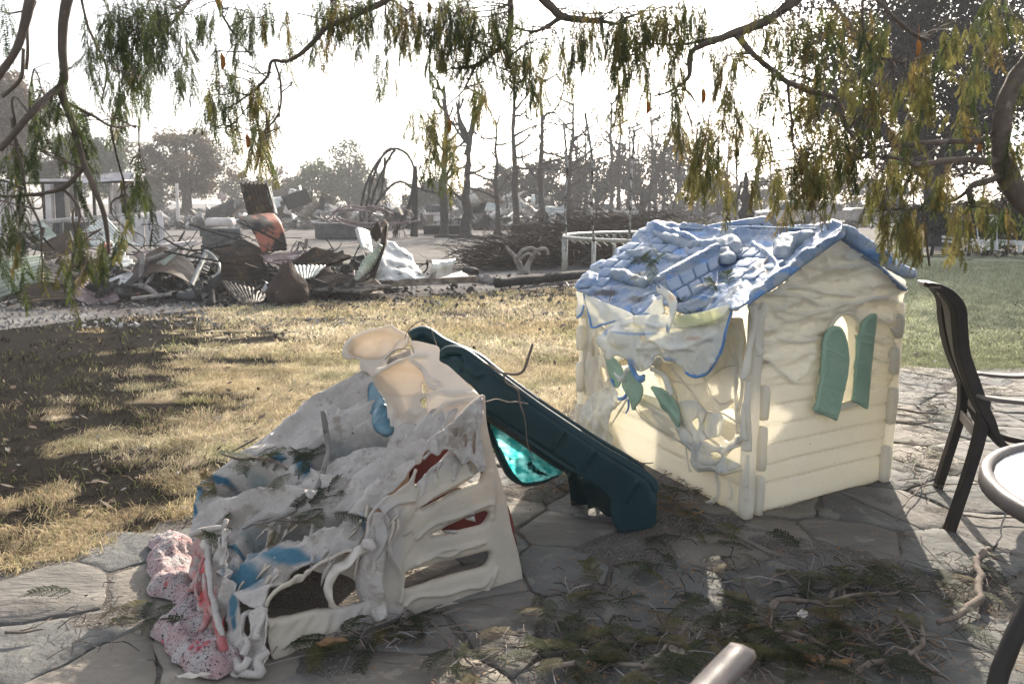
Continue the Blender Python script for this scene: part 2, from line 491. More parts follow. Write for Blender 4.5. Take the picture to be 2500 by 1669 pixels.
M['polescorch'] = pm('scorched_pole_paint', (.34, .34, .33), (.03, .028, .025), sc=9, rough=.7, bump=.4, c3=(.025, .022, .02), s3=12, t3=.50)
M['rubber'] = pm('grey_burnt_rubber', (.05, .052, .055), (.09, .09, .09), sc=9, rough=.85, bump=.3)
M['disc'] = pm('burnt_stepping_disc', (.16, .14, .12), (.22, .18, .15), sc=7, rough=.9, bump=.5, bsc=40)
M['carw'] = pm('burnt_white_car_body', (.50, .48, .45), (.36, .33, .30), sc=2, rough=.6, bump=.2, c3=(.16, .11, .085), s3=1.6, t3=.57)
M['carr'] = pm('burnt_bare_car_body', (.28, .26, .25), (.18, .15, .13), sc=2, rough=.6, bump=.2, c3=(.42, .40, .38), s3=2, t3=.58)
M['carglass'] = pm('smoked_car_void', (.03, .03, .03), (.05, .05, .05), sc=2, rough=.5, bump=.1)
M['block'] = pm('sooty_block', (.055, .055, .055), (.10, .10, .10), sc=4, rough=.9, bump=.5, bsc=25)
M['ashstuff'] = pm('ash_and_rubble', (.20, .195, .19), (.10, .095, .09), sc=2.5, rough=.95, bump=.8, bsc=12, bdist=.05, c3=(.46, .45, .44), s3=3, t3=.54, speck=((.03, .03, .03), 7, .60))
M['whitefence'] = pm('white_fence_paint', (.55, .55, .55), (.42, .42, .42), sc=6, rough=.6, bump=.2)
M['pod'] = pm('orange_seed_pod', (.42, .20, .05), (.34, .15, .04), sc=20, rough=.7, bump=.2, trans=.4)
M['dryleaf'] = pm('dry_brown_leaf', (.30, .17, .08), (.20, .12, .07), sc=20, rough=.8, bump=.3, trans=.25)
M['leafs'] = vcol_mat('feathery_leaf', rough=.6, trans=.5, bsc=9, spec=.15)
M['farleaf'] = vcol_mat('tree_leaf', rough=.9, trans=.25, bsc=3, spec=.03)
M['grass'] = vcol_mat('grass_blade', rough=.9, trans=.4, bsc=4, spec=.03)
# ================================================================== GROUND
def grid_ground(name, xs, ys, z, colfn, mat, hfn=None, **kw):
    X, Y = np.meshgrid(xs, ys)
    V = np.stack([X.ravel(), Y.ravel(), np.full(X.size, z)], 1)
    if hfn is not None: V[:, 2] += hfn(V)
    i = np.arange(len(ys) - 1)[:, None] * len(xs); j = np.arange(len(xs) - 1)[None]
    q = np.stack([i + j, i + j + 1, i + j + len(xs) + 1, i + j + len(xs)], -1).reshape(-1, 4)
    t = np.hstack([colfn(V), np.ones((len(V), 1))])
    return obj(name, V, [q], mat, None, True, t, kind='structure', **kw)
def geo(a, b, n): return np.concatenate([-np.geomspace(b, a, n), [0], np.geomspace(a, b, n)])
M['ground'] = vcol_mat('ash_ground', rough=1, bump=.7, bsc=22, spec=.03)
M['lawnsoil'] = vcol_mat('lawn_soil', rough=1, bump=.8, bsc=40, spec=.02)
def gcol(V):
    n1 = fbm(V, .6, 5)[:, None]; n2 = fbm(V + 50, 2.5, 4)[:, None]
    c = np.array((.135, .125, .118)) * (.65 + .7 * n1)
    ash = np.clip((n2 - .52) * 8, 0, 1) * .6
    c = c * (1 - ash) + np.array((.27, .26, .255)) * ash
    dk = np.clip((fbm(V + 90, .9, 4)[:, None] - .58) * 8, 0, 1) * .7
    return c * (1 - dk) + np.array((.06, .05, .045)) * dk
ys = np.concatenate([np.arange(-12, 6, 1.5), np.arange(6, 45, .35), np.geomspace(45, 900, 40)])
xs = np.unique(np.concatenate([-np.geomspace(22, 900, 25), np.arange(-22, 22.1, .4), np.geomspace(22, 900, 25)]))
grid_ground('ground', xs, ys, -.03, gcol, M['ground'],
            lambda V: (fbm(V, .8, 4) - .5) * .05 * np.clip((V[:, 1] - 11) / 4, 0, 1))
# the pale gravel drive behind the lawn
M['gravel'] = pm('pale_gravel', (.20, .187, .172), (.155, .143, .13), sc=1.2, rough=1, spec=.03, bump=.9, bsc=40, bdist=.02, speck=((.10, .09, .085), 30, .62, (.32, .31, .30), 45, .66), c3=(.125, .11, .10), s3=.5, t3=.56)
def ground_poly(name, px, z, mat, sp=12, world=False, hfn=None, **kw):
    pts = px if world else [tuple(G(*p))[:2] for p in px]
    P, T, O = triangulate(pts, [], sp)
    V = np.hstack([P, np.full((len(P), 1), z)])
    N = vnorm(V, T)
    if N[:, 2].sum() < 0: T = T[:, ::-1]
    if hfn is not None: V[:, 2] += hfn(V)
    if not world: V[:, 2] -= .07 * np.clip(1 - pdist(P, O, True) / 1.2, 0, 1)
    return obj(name, V, [T], mat, None, True, **kw)
gd = [(520, 640), (700, 655), (850, 668), (1010, 672), (1130, 655), (1180, 640), (1350, 610), (1600, 590), (2000, 585), (2300, 590), (2500, 592), (2700, 575), (2400, 556), (2000, 555), (1700, 556), (1500, 567), (1250, 582), (1000, 586), (800, 583), (600, 572), (420, 600)]
ground_poly('gravel_drive', gd, .006, M['gravel'], sp=.8, kind='structure')

# lawn outline in world metres
lawn_px_far = [(-500, 850), (0, 802), (200, 780), (400, 762), (700, 738), (1000, 725), (1250, 708), (1400, 694)]
lawn_far = [tuple(G(*p))[:2] for p in lawn_px_far] + [tuple(G(1700, 655))[:2], tuple(G(2120, 622))[:2], tuple(G(2500, 612))[:2], (22, 24)]
lawn_near = [(22, 6.0), (8.5, 6.15), tuple(G(2500, 906))[:2], tuple(G(2190, 900))[:2], (2.0, 6.15), (.6, 5.75), tuple(G(1400, 985))[:2], tuple(G(1200, 1120))[:2], tuple(G(900, 1190))[:2],
             tuple(G(600, 1255))[:2], tuple(G(480, 1272))[:2], tuple(G(330, 1300))[:2], tuple(G(230, 1345))[:2], tuple(G(0, 1400))[:2], tuple(G(-400, 1440))[:2], (-6, 2.6), (-14, 5), (-16, 12)]
LAWN = np.array(lawn_far + lawn_near)
LAWNS = resample(catmull(LAWN, True, 5), .25)
def lawn_burn(V):
    """0 = unburnt, 1 = scorched; the fire came from the left and from the far edge"""
    x, y = V[:, 0], V[:, 1]
    d = pdist(V[:, :2], LAWNS[:0 or None], True)
    # scorch from the left: boundary runs diagonally
    s = (-.30 * y - .12 - x) * .9
    n = fbm(V * np.array((1.0, 2.2, 1)), .9, 5) - .5
    n2 = fbm(V * np.array((1.0, 2.5, 1)) + 31, 3.2, 4) - .5
    far = np.array([0.0])
    df = pdist(V[:, :2], np.array(lawn_far))
    s = np.maximum(s, (1.5 - df) * .45 - .1)
    s = s + n * 3.8 + n2 * 3.4 + (fbm(V + 57, 11, 3) - .5) * 2.2
    return np.clip(s * 1.1 + .05, 0, 1)
STRAW = np.array((.50, .405, .26)); STRAW2 = np.array((.61, .53, .39)); GREEN = np.array((.15, .17, .065)); PALEG = np.array((.36, .37, .25)); BROWN = np.array((.16, .095, .045)); BLK = np.array((.022, .018, .015))
def lawn_col(V, blade=True):
    n = fbm(V, .9, 4)[:, None]; n2 = fbm(V + 70, 2.7, 3)[:, None]
    c = STRAW + (STRAW2 - STRAW) * np.clip((n - .3) * 2.5, 0, 1)
    g = np.clip((n2 - .5) * 4, 0, 1) * .55
    c = c * (1 - g) + GREEN * 1.3 * g
    rgt = np.clip((V[:, 0] - 1.2 - .1 * V[:, 1]) / 1.8, 0, 1)[:, None]
    near = np.clip((9 - V[:, 1]) / 4, 0, 1)[:, None]
    cr = PALEG * (.8 + .4 * n) * (1 - near * .75) + GREEN * near * .75
    c = c * (1 - rgt) + cr * rgt
    b = lawn_burn(V)[:, None]
    mid = np.clip(1 - np.abs(b - .45) * 2.4, 0, 1)
    c = c * (1 - mid * .45) + BROWN * mid * .55
    k = np.clip((b - .5) * 3, 0, 1)
    return c * (1 - k) + BLK * k, b[:, 0]
P, T, O = triangulate(LAWN, [], .12)
V = np.hstack([P, np.zeros((len(P), 1))])
edge = pdist(P, LAWNS, True)
V[:, 2] = -.012 + (fbm(V, 1.2, 4) - .5) * .05 * np.clip(edge / .5, 0, 1)
c, b = lawn_col(V)
b = np.clip((b - .22) * 3, 0, 1)
c = c * .75 * (1 - b[:, None]) + np.array((.014, .012, .010)) * b[:, None] + c * .12
N = vnorm(V, T)
if N[:, 2].sum() < 0: T = T[:, ::-1]
obj('lawn', V, [T], M['lawnsoil'], None, True, np.hstack([c, np.ones((len(c), 1))]), kind='structure')

# grass blades (stuff)
def grass(n_t, y0, y1, xr, blades, h0, wd, name, seed):
    rg = np.random.RandomState(seed)
    y = np.sqrt(rg.uniform(y0 ** 1.0, y1 ** 1.0, n_t * 3) ** 2)
    X = rg.uniform(-1, 1, n_t * 3) * (y * .72 + .6)
    Pt = np.stack([X, y, np.zeros_like(X)], 1)
    Pt = Pt[inside(Pt[:, :2], LAWNS)][:n_t]
    burn = lawn_burn(Pt)
    keep = rg.rand(len(Pt)) > np.clip((burn - .36) * 1.8, 0, .90)
    Pt = Pt[keep]
    col, burn = lawn_col(Pt)
    n = len(Pt)
    B = blades
    base = np.repeat(Pt, B, 0)
    col = np.repeat(col, B, 0) * rg.uniform(.55, 1.35, (n * B, 1)) 
    hue = rg.rand(n * B)
    gg = (hue > .82)[:, None]
    col = np.where(gg, col * .45 + GREEN * .8, col)
    m = n * B
    sprd = .02 + .012 * base[:, 1] * .35
    base = base + np.stack([rg.normal(0, 1, m) * sprd, rg.normal(0, 1, m) * sprd, np.zeros(m)], 1)
    ang = rg.uniform(0, 2 * math.pi, m)
    pref = fbm(base, 1.4, 2) * 6 * math.pi
    ang = np.where(rg.rand(m) < .6, pref + rg.normal(0, .7, m), ang)
    lean = rg.uniform(.5, 2.0, m)
    hh = h0 * rg.uniform(.5, 1.35, m) * np.repeat(.75 + .6 * fbm(Pt + 5, 2.2, 2), B)
    d = np.stack([np.cos(ang), np.sin(ang), np.zeros(m)], 1)
    sd_ = np.stack([-np.sin(ang + rg.normal(0, .5, m)), np.cos(ang), np.zeros(m)], 1) * wd
    up = np.array((0, 0, 1.0))
    base[:, 2] = -.012
    mid = base + up * (hh * .62)[:, None] + d * (hh * lean * .35)[:, None]
    tip = base + up * (hh * rg.uniform(.5, .95, m))[:, None] + d * (hh * lean)[:, None]
    Vx = np.stack([base - sd_, base + sd_, mid - sd_ * .7, mid + sd_ * .7, tip], 1).reshape(-1, 3)
    k = np.arange(m)[:, None] * 5
    Tt = np.vstack([k + np.array([[0, 1, 3]]), k + np.array([[0, 3, 2]]), k + np.array([[2, 3, 4]])])
    tc = np.repeat(np.hstack([np.clip(col, .008, 1), np.ones((m, 1))]), 5, 0)
    return obj(name, Vx, [Tt], M['grass'], None, False, tc, kind='stuff')
grass(13000, 2.9, 7.5, 1, 13, .045, .0022, 'grass', 3)
grass(15000, 7.0, 19, 1, 7, .055, .0065, 'grass', 4)

# ================================================================== PATIO
M['grit'] = pm('patio_grit', (.15, .135, .12), (.10, .09, .08), sc=3, rough=1, spec=.08, bump=1.0, bsc=90, bdist=.012, speck=((.34, .31, .27), 130, .62, (.03, .03, .03), 90, .62), bigbump=(25, .008))
patio_out = [(-6, .2), (8.5, .2), (8.5, 6.15)] + [tuple(p) for p in lawn_near[2:-3]] + [(-6, 2.6)]
patio_out = [(-5, .2), (8.5, .2), (8.5, 6.3)] + [(p[0], p[1] + .12) for p in lawn_near[2:-4]] + [(-5, 3.0)]
patio = ground_poly('patio', patio_out, -.009, M['grit'], sp=.07, world=True, kind='structure', hfn=lambda V: (fbm(V, 3.5, 4) - .5) * .028)
PAT = np.array(patio_out)
def clip_half(poly, p, n):
    out = []
    for i in range(len(poly)):
        a, b = poly[i], poly[(i + 1) % len(poly)]
        da, db = (a - p) @ n, (b - p) @ n
        if da <= 0: out.append(a)
        if da * db < 0: out.append(a + (b - a) * (da / (da - db)))
    return out
stone_mats = []
for k, (a, b2, c3) in enumerate([((.135, .13, .12), (.10, .095, .09), (.17, .16, .145)), ((.17, .155, .135), (.125, .115, .10), (.21, .19, .165)), ((.115, .118, .115), (.085, .085, .085), (.15, .15, .14)), ((.15, .145, .14), (.115, .11, .105), (.095, .09, .09))]):
    a, b2, c3 = [tuple(np.array(q_) * np.array((1.03, 1.0, .96)) * 1.08) for q_ in (a, b2, c3)]
    stone_mats.append(pm('slate_flagstone', a, b2, sc=2.2, rough=.85, spec=.2, bump=.5, bsc=26, bdist=.012, c3=c3, s3=3.5, t3=.55, stretch=(1 + .5 * k, 2.4 - .4 * k, 1.0), speck=((.42, .41, .39), 150, .72), bigbump=(5, .02)))
seeds = []
rg = random.Random(5)
for iy in range(22):
    for ix in range(32):
        s = .40
        x = -4.6 + (ix + .5 * (iy % 2)) * s * 1.15 + rg.uniform(-.2, .2)
        y = .5 + iy * s * .80 + rg.uniform(-.17, .17)
        seeds.append(np.array((x, y)))
seeds = np.array(seeds)
ang0 = R(22); ROT = np.array([[math.cos(ang0), -math.sin(ang0)], [math.sin(ang0), math.cos(ang0)]])
nst = 0
for i, s in enumerate(seeds):
    if abs(s[0]) > s[1] * .66 + .45 or s[1] < 1.0: continue
    if rg.random() < .06: continue
    poly = [s + np.array(v) for v in ((-.6, -.6), (.6, -.6), (.6, .6), (-.6, .6))]
    dd = np.linalg.norm(seeds - s, axis=1)
    gap = rg.choice([.002, .003, .006, .012])
    for j in np.argsort(dd)[1:14]:
        n = seeds[j] - s; L = np.linalg.norm(n); n = n / L
        poly = clip_half(poly, s + n * (L / 2 - gap), n)
        if not poly: break
    if len(poly) < 3: continue
    poly = np.array(poly)
    if not inside(poly, PAT).all(): 
        if not inside(poly.mean(0)[None], PAT)[0]: continue
    e = resample(poly, .028)
    cen = e.mean(0)
    # eased corners and chipped edges
    e = e * .84 + (np.roll(e, 1, 0) + np.roll(e, -1, 0)) * .08
    nn = fbm(np.hstack([e, np.full((len(e), 1), i * 3.1)]), 9, 3) - .5
    e = cen + (e - cen) * (1 + nn[:, None] * .26)
    h = rg.uniform(-.006, .004)
    tx, ty = rg.uniform(-.012, .012), rg.uniform(-.012, .012)
    m = len(e)
    rings, zz = [], []
    for f_, zo in ((1.0, -.03), (1.0, -.0025), (.988, 0), (.75, .0), (.45, .0), (.18, .0)):
        q = cen + (e - cen) * f_
        z = h + zo + (q - cen) @ np.array((tx, ty)) + (fbm(np.hstack([q, np.full((m, 1), 3.3)]) * np.array((1, 2.2, 1)), 7, 4) - .5) * (.010 if zo == 0 else .004)
        rings.append(np.hstack([q, z[:, None]]))
    V = np.vstack(rings + [np.array([[cen[0], cen[1], h + .001]])])
    nr = len(rings)
    q = []
    for r_ in range(nr - 1):
        a = r_ * m + np.arange(m); b_ = r_ * m + (np.arange(m) + 1) % m
        q.append(np.stack([a, b_, b_ + m, a + m], 1))
    t = np.stack([(nr - 1) * m + np.arange(m), (nr - 1) * m + (np.arange(m) + 1) % m, np.full(m, nr * m)], 1)
    area = np.cross(e, np.roll(e, -1, 0)).sum()
    Q = np.vstack(q)
    if area < 0: Q = Q[:, ::-1]; t = t[:, ::-1]
    obj('flagstone', V, [t, Q], stone_mats[rg.randrange(4)], patio, True)
    nst += 1
print('stones', nst)
# ================================================================== PLAYHOUSE
A = G(1815, 1262); B = G(1422, 1052); C = G(2152, 1172)
D = C + (B - A)
uAC = (C - A).normalized(); uAB = (B - A).normalized()
Zv = Vector((0, 0, 1))
nG = uAC.cross(Zv).normalized()         # outward normal of the gable wall
if nG.y > 0: nG = -nG
nF = uAB.cross(Zv).normalized()         # outward normal of the front wall
if nF.x > 0: nF = -nF
house = empty('playhouse', (A + D) / 2, 'melted cream plastic playhouse with sagging blue shingle roof and green shutters', 'playhouse')
gab = plane(A, C, A + Zv)
fro = plane(A, B, A + Zv)
PITCH = .0905
def laps(P, V):
    """lap siding: each course leans out to its lower edge, with a groove below"""
    z = V[:, 2]
    z2 = np.where(z < .135, .0, z - .135)
    ph = np.where(z < .135, z / .135, (z2 % PITCH) / PITCH)
    d = .006 * (1 - ph)
    g = np.minimum(ph, 1 - ph) * np.where(z < .135, .135, PITCH)
    return d - .015 * np.exp(-(g / .0055) ** 2)
def gable_fn(P, V):
    z = V[:, 2]
    x = (V - np.array(A)) @ np.array(uAC)
    melt = np.clip((z - .60 + .25 * (fbm(V, 2.2, 3) - .5)) / .14, 0, 1)
    melt = np.maximum(melt, np.clip((x - .74) / .05, 0, 1) * np.clip((z - .42) / .15, 0, 1) * .8)
    W = V * np.array((1, 1, 2.6))
    wr = 1 - np.abs(fbm(W + 3, 4.5, 4) - .5) * 4.5
    w2 = 1 - np.abs(fbm(W + 13, 10, 3) - .5) * 5
    droop = np.abs(np.sin((z * 11.05 + .8 * (fbm(V, 3.5, 2) - .5) * 2) * math.pi)) 
    return laps(P, V) * (1 - melt) + melt * (.022 * wr + .012 * w2 - .014 + .020 * (1 - droop))
gable_out = [(1838, 1256), (1838, 1180), (1840, 1060), (1838, 960), (1836, 880), (1840, 800), (1836, 740), (1868, 715), (1913, 690), (1955, 650), (2008, 610), (2050, 576), (2062, 578), (2096, 603), (2154, 650), (2196, 678), (2207, 695), (2204, 740),
             (2198, 800), (2190, 860), (2182, 944), (2174, 1023), (2168, 1100), (2160, 1166), (2050, 1198), (1950, 1227)]
win = [(1990, 1000), (1992, 960), (1999, 915), (2008, 850), (2018, 812), (2032, 780), (2055, 763), (2078, 768), (2095, 795), (2098, 830), (2094, 880), (2088, 945), (2082, 980), (2040, 990)]
rid = [([(1868, 716), (1940, 722), (1990, 742), (2060, 740), (2130, 728), (2205, 710)], 4, .022), ([(1880, 745), (1930, 762), (1990, 760), (2050, 738)], 4, .018),
       ([(1915, 700), (1965, 703), (2010, 715), (2080, 722)], 3.5, .018), ([(1970, 652), (2020, 655), (2060, 652), (2110, 648)], 3.5, .02),
       ([(1945, 655), (1960, 670), (1962, 695)], 4, .016), ([(2008, 618), (2016, 640), (2012, 662)], 4, .015), ([(2060, 605), (2050, 625), (2075, 630), (2095, 612)], 4, .022),
       ([(1898, 822), (1915, 832), (1960, 832), (2000, 818)], 3.5, .018), ([(1896, 770), (1920, 782), (1945, 778), (1960, 762)], 4, .016),
       ([(1850, 878), (1880, 890), (1920, 925), (1935, 934), (1985, 930)], 4, .020), ([(1925, 925), (1950, 920), (1975, 880), (1985, 840)], 6, .010),
       ([(1850, 700), (1872, 690), (1900, 712), (1908, 742), (1890, 760)], 5, .018), ([(2110, 640), (2140, 662), (2160, 680)], 5, .022), ([(2150, 668), (2180, 690), (2200, 700)], 5, .018),
       ([(2125, 770), (2160, 790), (2185, 760)], 4, .018), ([(2130, 830), (2160, 835), (2190, 815)], 4, .016), ([(2128, 872), (2160, 880), (2188, 860)], 4, .015)]
sheet('gable_wall', gable_out, gab, M['cream'], house, holes=[win], sp=4, amp=.0015, ns=8, ridges=rid, fn=gable_fn, th=.012,
      paint=[((.30, .27, .22), 2000, 815, 16, 9), ((.42, .36, .26), 1850, 880, 14, 10)])
# arch frame, jamb and sill of the window
m = MB()
arch = catmull([(1990, 1003), (1992, 960), (1999, 915), (2008, 850), (2018, 812), (2032, 780), (2055, 763), (2078, 768), (2095, 795), (2098, 830), (2094, 880), (2088, 945), (2082, 985)], False, 5)
yy = gab(arch)
pts = [U(p[0], p[1], y) + nG * .010 for p, y in zip(arch, yy)]
m.tube(pts, .012, 8)
m.build('window_frame', M['cream'], house, True)
m = MB()
back = [p - nG * .075 for p in pts]
n = len(pts)
m.add([tuple(p) for p in pts] + [tuple(p) for p in back] + [tuple(p * .985 + q * .015) for p, q in zip(back, back[::-1])], None, [(i, i + 1, i + 1 + n, i + n) for i in range(n - 1)])
m.build('window_jamb', M['cream'], house, True)
a_, b_ = G(0, 0), 0
sl = U(1986, 1006, gab(np.array([[1986, 1006.]]))[0]); sr = U(2090, 980, gab(np.array([[2090, 980.]]))[0])
m = MB(); m.bar(sl + nG * .012, sr + nG * .012, .045, .022)
bevel(m.build('window_sill', M['cream_log'], house), .006)

# front wall (towards the slide), mostly eaten by heat
def front_fn(P, V):
    z = V[:, 2]
    melt = np.clip((z - .36) / .12, 0, 1)
    W = V * np.array((1.5, 1.5, 1))
    wr = 1 - np.abs(fbm(W + 7, 4, 4) - .5) * 4.5
    return laps(P, V) * (1 - melt) + melt * (.016 * wr - .01)
front_out = [(1812, 1258), (1740, 1222), (1620, 1160), (1497, 1093), (1424, 1054), (1424, 1000), (1428, 900), (1432, 820), (1440, 760), (1500, 765), (1600, 770), (1700, 780), (1790, 775), (1815, 800), (1812, 1000)]
fh = [[(1500, 890), (1550, 870), (1600, 885), (1625, 930), (1630, 975), (1600, 970), (1550, 955), (1510, 945)],
      [(1752, 1010), (1790, 1000), (1796, 1060), (1775, 1078), (1755, 1060)], [(1725, 925), (1745, 915), (1755, 940), (1735, 950)],
      [(1450, 800), (1475, 790), (1480, 840), (1455, 850)], [(1780, 925), (1800, 920), (1802, 960), (1785, 962)]]
frid = [([(1500, 1000), (1580, 1030), (1660, 1080), (1740, 1110)], 3, .012), ([(1560, 975), (1600, 1010), (1650, 1050), (1705, 1085)], 3.5, .016), ([(1570, 985), (1610, 1025), (1670, 1075), (1730, 1100)], 3, .013)]
sheet('front_wall', front_out, fro, M['cream'], house, holes=fh, sp=6, amp=.002, ridges=frid, fn=front_fn, th=.010)
# the two far walls, lap sided
def wall4(name, p, q, h0, h1, holes=None):
    n = (q - p).cross(Zv).normalized()
    return wsheet(name, (p, q, q + Zv * h1, p + Zv * h0), M['cream_thin'], house, 24, 60, .004, 3, .006,
                  fn=lambda u, v: .006 * (1 - ((v * h0) % PITCH) / PITCH) - .008 * np.exp(-(np.minimum((v * h0) % PITCH, PITCH - (v * h0) % PITCH) / .004) ** 2))
C2, D2, B2 = C, D, B
wall4('side_wall', C2 - uAB * -.01, D2, .97, .93)
bq = sorted([0, 1])
# back gable wall with its opening enlarged to let sun inside
Pb, Tb, Ob = None, None, None
def gable_world(name, p, q, eh, rh, hole, th=.012):
    L = (q - p).length; u = (q - p).normalized()
    out = [(0, 0), (L, 0), (L, eh), (L / 2, rh), (0, eh)]
    P2, T2, O2 = triangulate(out, [hole] if hole else [], .035, straight=True, hsm=False)
    V = np.array(p)[None] + P2[:, :1] * np.array(u)[None] + np.hstack([np.zeros((len(P2), 2)), P2[:, 1:]])
    N = vnorm(V, T2)
    V = V + N * ((fbm(V, 4, 3) - .5) * .02)[:, None]
    W, TT, Q = solid(V, T2, N, th)
    return obj(name, W, [TT, Q], M['cream'], house, True, np.zeros((len(W), 4)))
gable_world('back_wall', B, D, .92, 1.20, [(.22, .38), (.78, .38), (.80, .86), (.20, .84)])
m = MB()
ins = .03
m.add([tuple(A + uAC * ins + uAB * ins + Zv * .01), tuple(C - uAC * ins + uAB * ins + Zv * .01), tuple(D - uAC * ins - uAB * ins + Zv * .01), tuple(B + uAC * ins - uAB * ins + Zv * .01)], None, [(0, 1, 2, 3)])
m.build('floor_tray', M['cream_log'], house)

# corner posts and interlocking log ends
def rbox(name, c, ux, uy, d, mat, parent, bv=.014, warp=.006, seed=0):
    bm_ = MB()
    nx, ny, nz = 3, 3, max(4, int(d[2] / .04))
    import itertools
    V = []
    idx = {}
    for i, j, k in itertools.product(range(nx + 1), range(ny + 1), range(nz + 1)):
        if i in (0, nx) or j in (0, ny) or k in (0, nz):
            idx[(i, j, k)] = len(V)
            x, y, z = (i / nx - .5) * d[0], (j / ny - .5) * d[1], (k / nz - .5) * d[2]
            # round the box
            hx, hy, hz = d[0] / 2 - bv, d[1] / 2 - bv, d[2] / 2 - bv
            cx, cy, cz = max(-hx, min(hx, x)), max(-hy, min(hy, y)), max(-hz, min(hz, z))
            v = Vector((x - cx, y - cy, z - cz))
            if v.length > 1e-6: v = v.normalized() * bv
            V.append((cx + v.x, cy + v.y, cz + v.z))
    F_ = []
    def q(a, b_, c_, d_): F_.append((idx[a], idx[b_], idx[c_], idx[d_]))
    for i in range(nx):
        for k in range(nz):
            q((i, 0, k), (i + 1, 0, k), (i + 1, 0, k + 1), (i, 0, k + 1)); q((i, ny, k), (i, ny, k + 1), (i + 1, ny, k + 1), (i + 1, ny, k))
    for j in range(ny):
        for k in range(nz):
            q((0, j, k), (0, j, k + 1), (0, j + 1, k + 1), (0, j + 1, k)); q((nx, j, k), (nx, j + 1, k), (nx, j + 1, k + 1), (nx, j, k + 1))
    for i in range(nx):
        for j in range(ny):
            q((i, j, 0), (i, j + 1, 0), (i + 1, j + 1, 0), (i + 1, j, 0)); q((i, j, nz), (i + 1, j, nz), (i + 1, j + 1, nz), (i, j + 1, nz))
    V = np.array(V)
    W = np.array(tuple(c))[None] + V[:, :1] * np.array(ux)[None] + V[:, 1:2] * np.array(uy)[None] + np.hstack([np.zeros((len(V), 2)), V[:, 2:]])
    W = W + (np.stack([fbm(W + s_ + seed, 9, 3) for s_ in (0, 20, 40)], 1) - .5) * 2 * warp
    return obj(name, W, [np.array(F_)], mat, parent, True)
o_ = -nG * .02
rbox('corner_post', A + nG * .018 + nF * .010 + uAC * .006 + Zv * .478, uAC, -nG, (.062, .06, .956), M['cream_log'], house, .02, .007)
rbox('corner_post', C + nG * .0 + uAC * .02 + Zv * .46, uAC, -nG, (.05, .06, .92), M['cream'], house, .02, .006)
rbox('corner_post', B - uAC * .0 + Zv * .45, uAC, -nG, (.06, .06, .90), M['cream'], house, .02, .012)
for k, (z0, z1) in enumerate([(.0, .20), (.205, .43), (.44, .62)]):
    rbox('log_end', A + nG * .022 + uAC * .062 + Zv * (z0 + z1) / 2, uAC, -nG, (.046, .05, z1 - z0 - .02), M['cream_log'], house, .015, .004, k)
for k, (z0, z1) in enumerate([(.0, .19), (.30, .49), (.56, .70), (.74, .86)]):
    rbox('log_end', C + nG * .02 - uAC * (.012 - .014 * (k % 2)) + Zv * (z0 + z1) / 2, uAC, -nG, (.05, .05, z1 - z0), M['cream_log'], house, .018, .007, 9 + k)
for k, (z0, z1) in enumerate([(.02, .2), (.24, .46), (.5, .68), (.7, .86)]):
    rbox('log_end', B + nF * .03 - uAB * .02 + Zv * (z0 + z1) / 2, uAC, -nG, (.05, .05, z1 - z0 - .03), M['cream_log'], house, .018, .010, 19 + k)

# strands of melted plastic
def strand(name, pts, mat, parent, n=8, wob=.004, k=5, **kw):
    """pts: (px, py, metres away, radius)"""
    Q = catmull(pts, False, k)
    W = np.array([tuple(U(q[0], q[1], q[2])) for q in Q])
    W = W + (np.stack([fbm(W + s_, 14, 2) for s_ in (0, 20, 40)], 1) - .5) * 2 * wob
    r = np.clip(Q[:, 3], .0012, 1) * (1 + .5 * (fbm(W, 30, 2) - .5))
    mb = MB(); mb.tube(W, r, n)
    return mb.build(name, mat, parent, True, **kw)
def FY(px, py, off=0.0):   # distance of the front wall plane, moved outwards by off
    P0 = U(px, py, float(fro(np.array([[px, py]], float))[0]))
    return P0.y + nF.y * off
def GY(px, py, off=0.0):
    P0 = U(px, py, float(gab(np.array([[px, py]], float))[0]))
    return P0.y + nG.y * off
def fst(name, pts, mat, off=.03, **kw):
    strand(name, [(x, y, FY(x, y) - off * 1.0, r) for x, y, r in pts], mat, house, **kw)
def gst(name, pts, mat, off=.03, **kw):
    strand(name, [(x, y, GY(x, y) - off, r) for x, y, r in pts], mat, house, **kw)
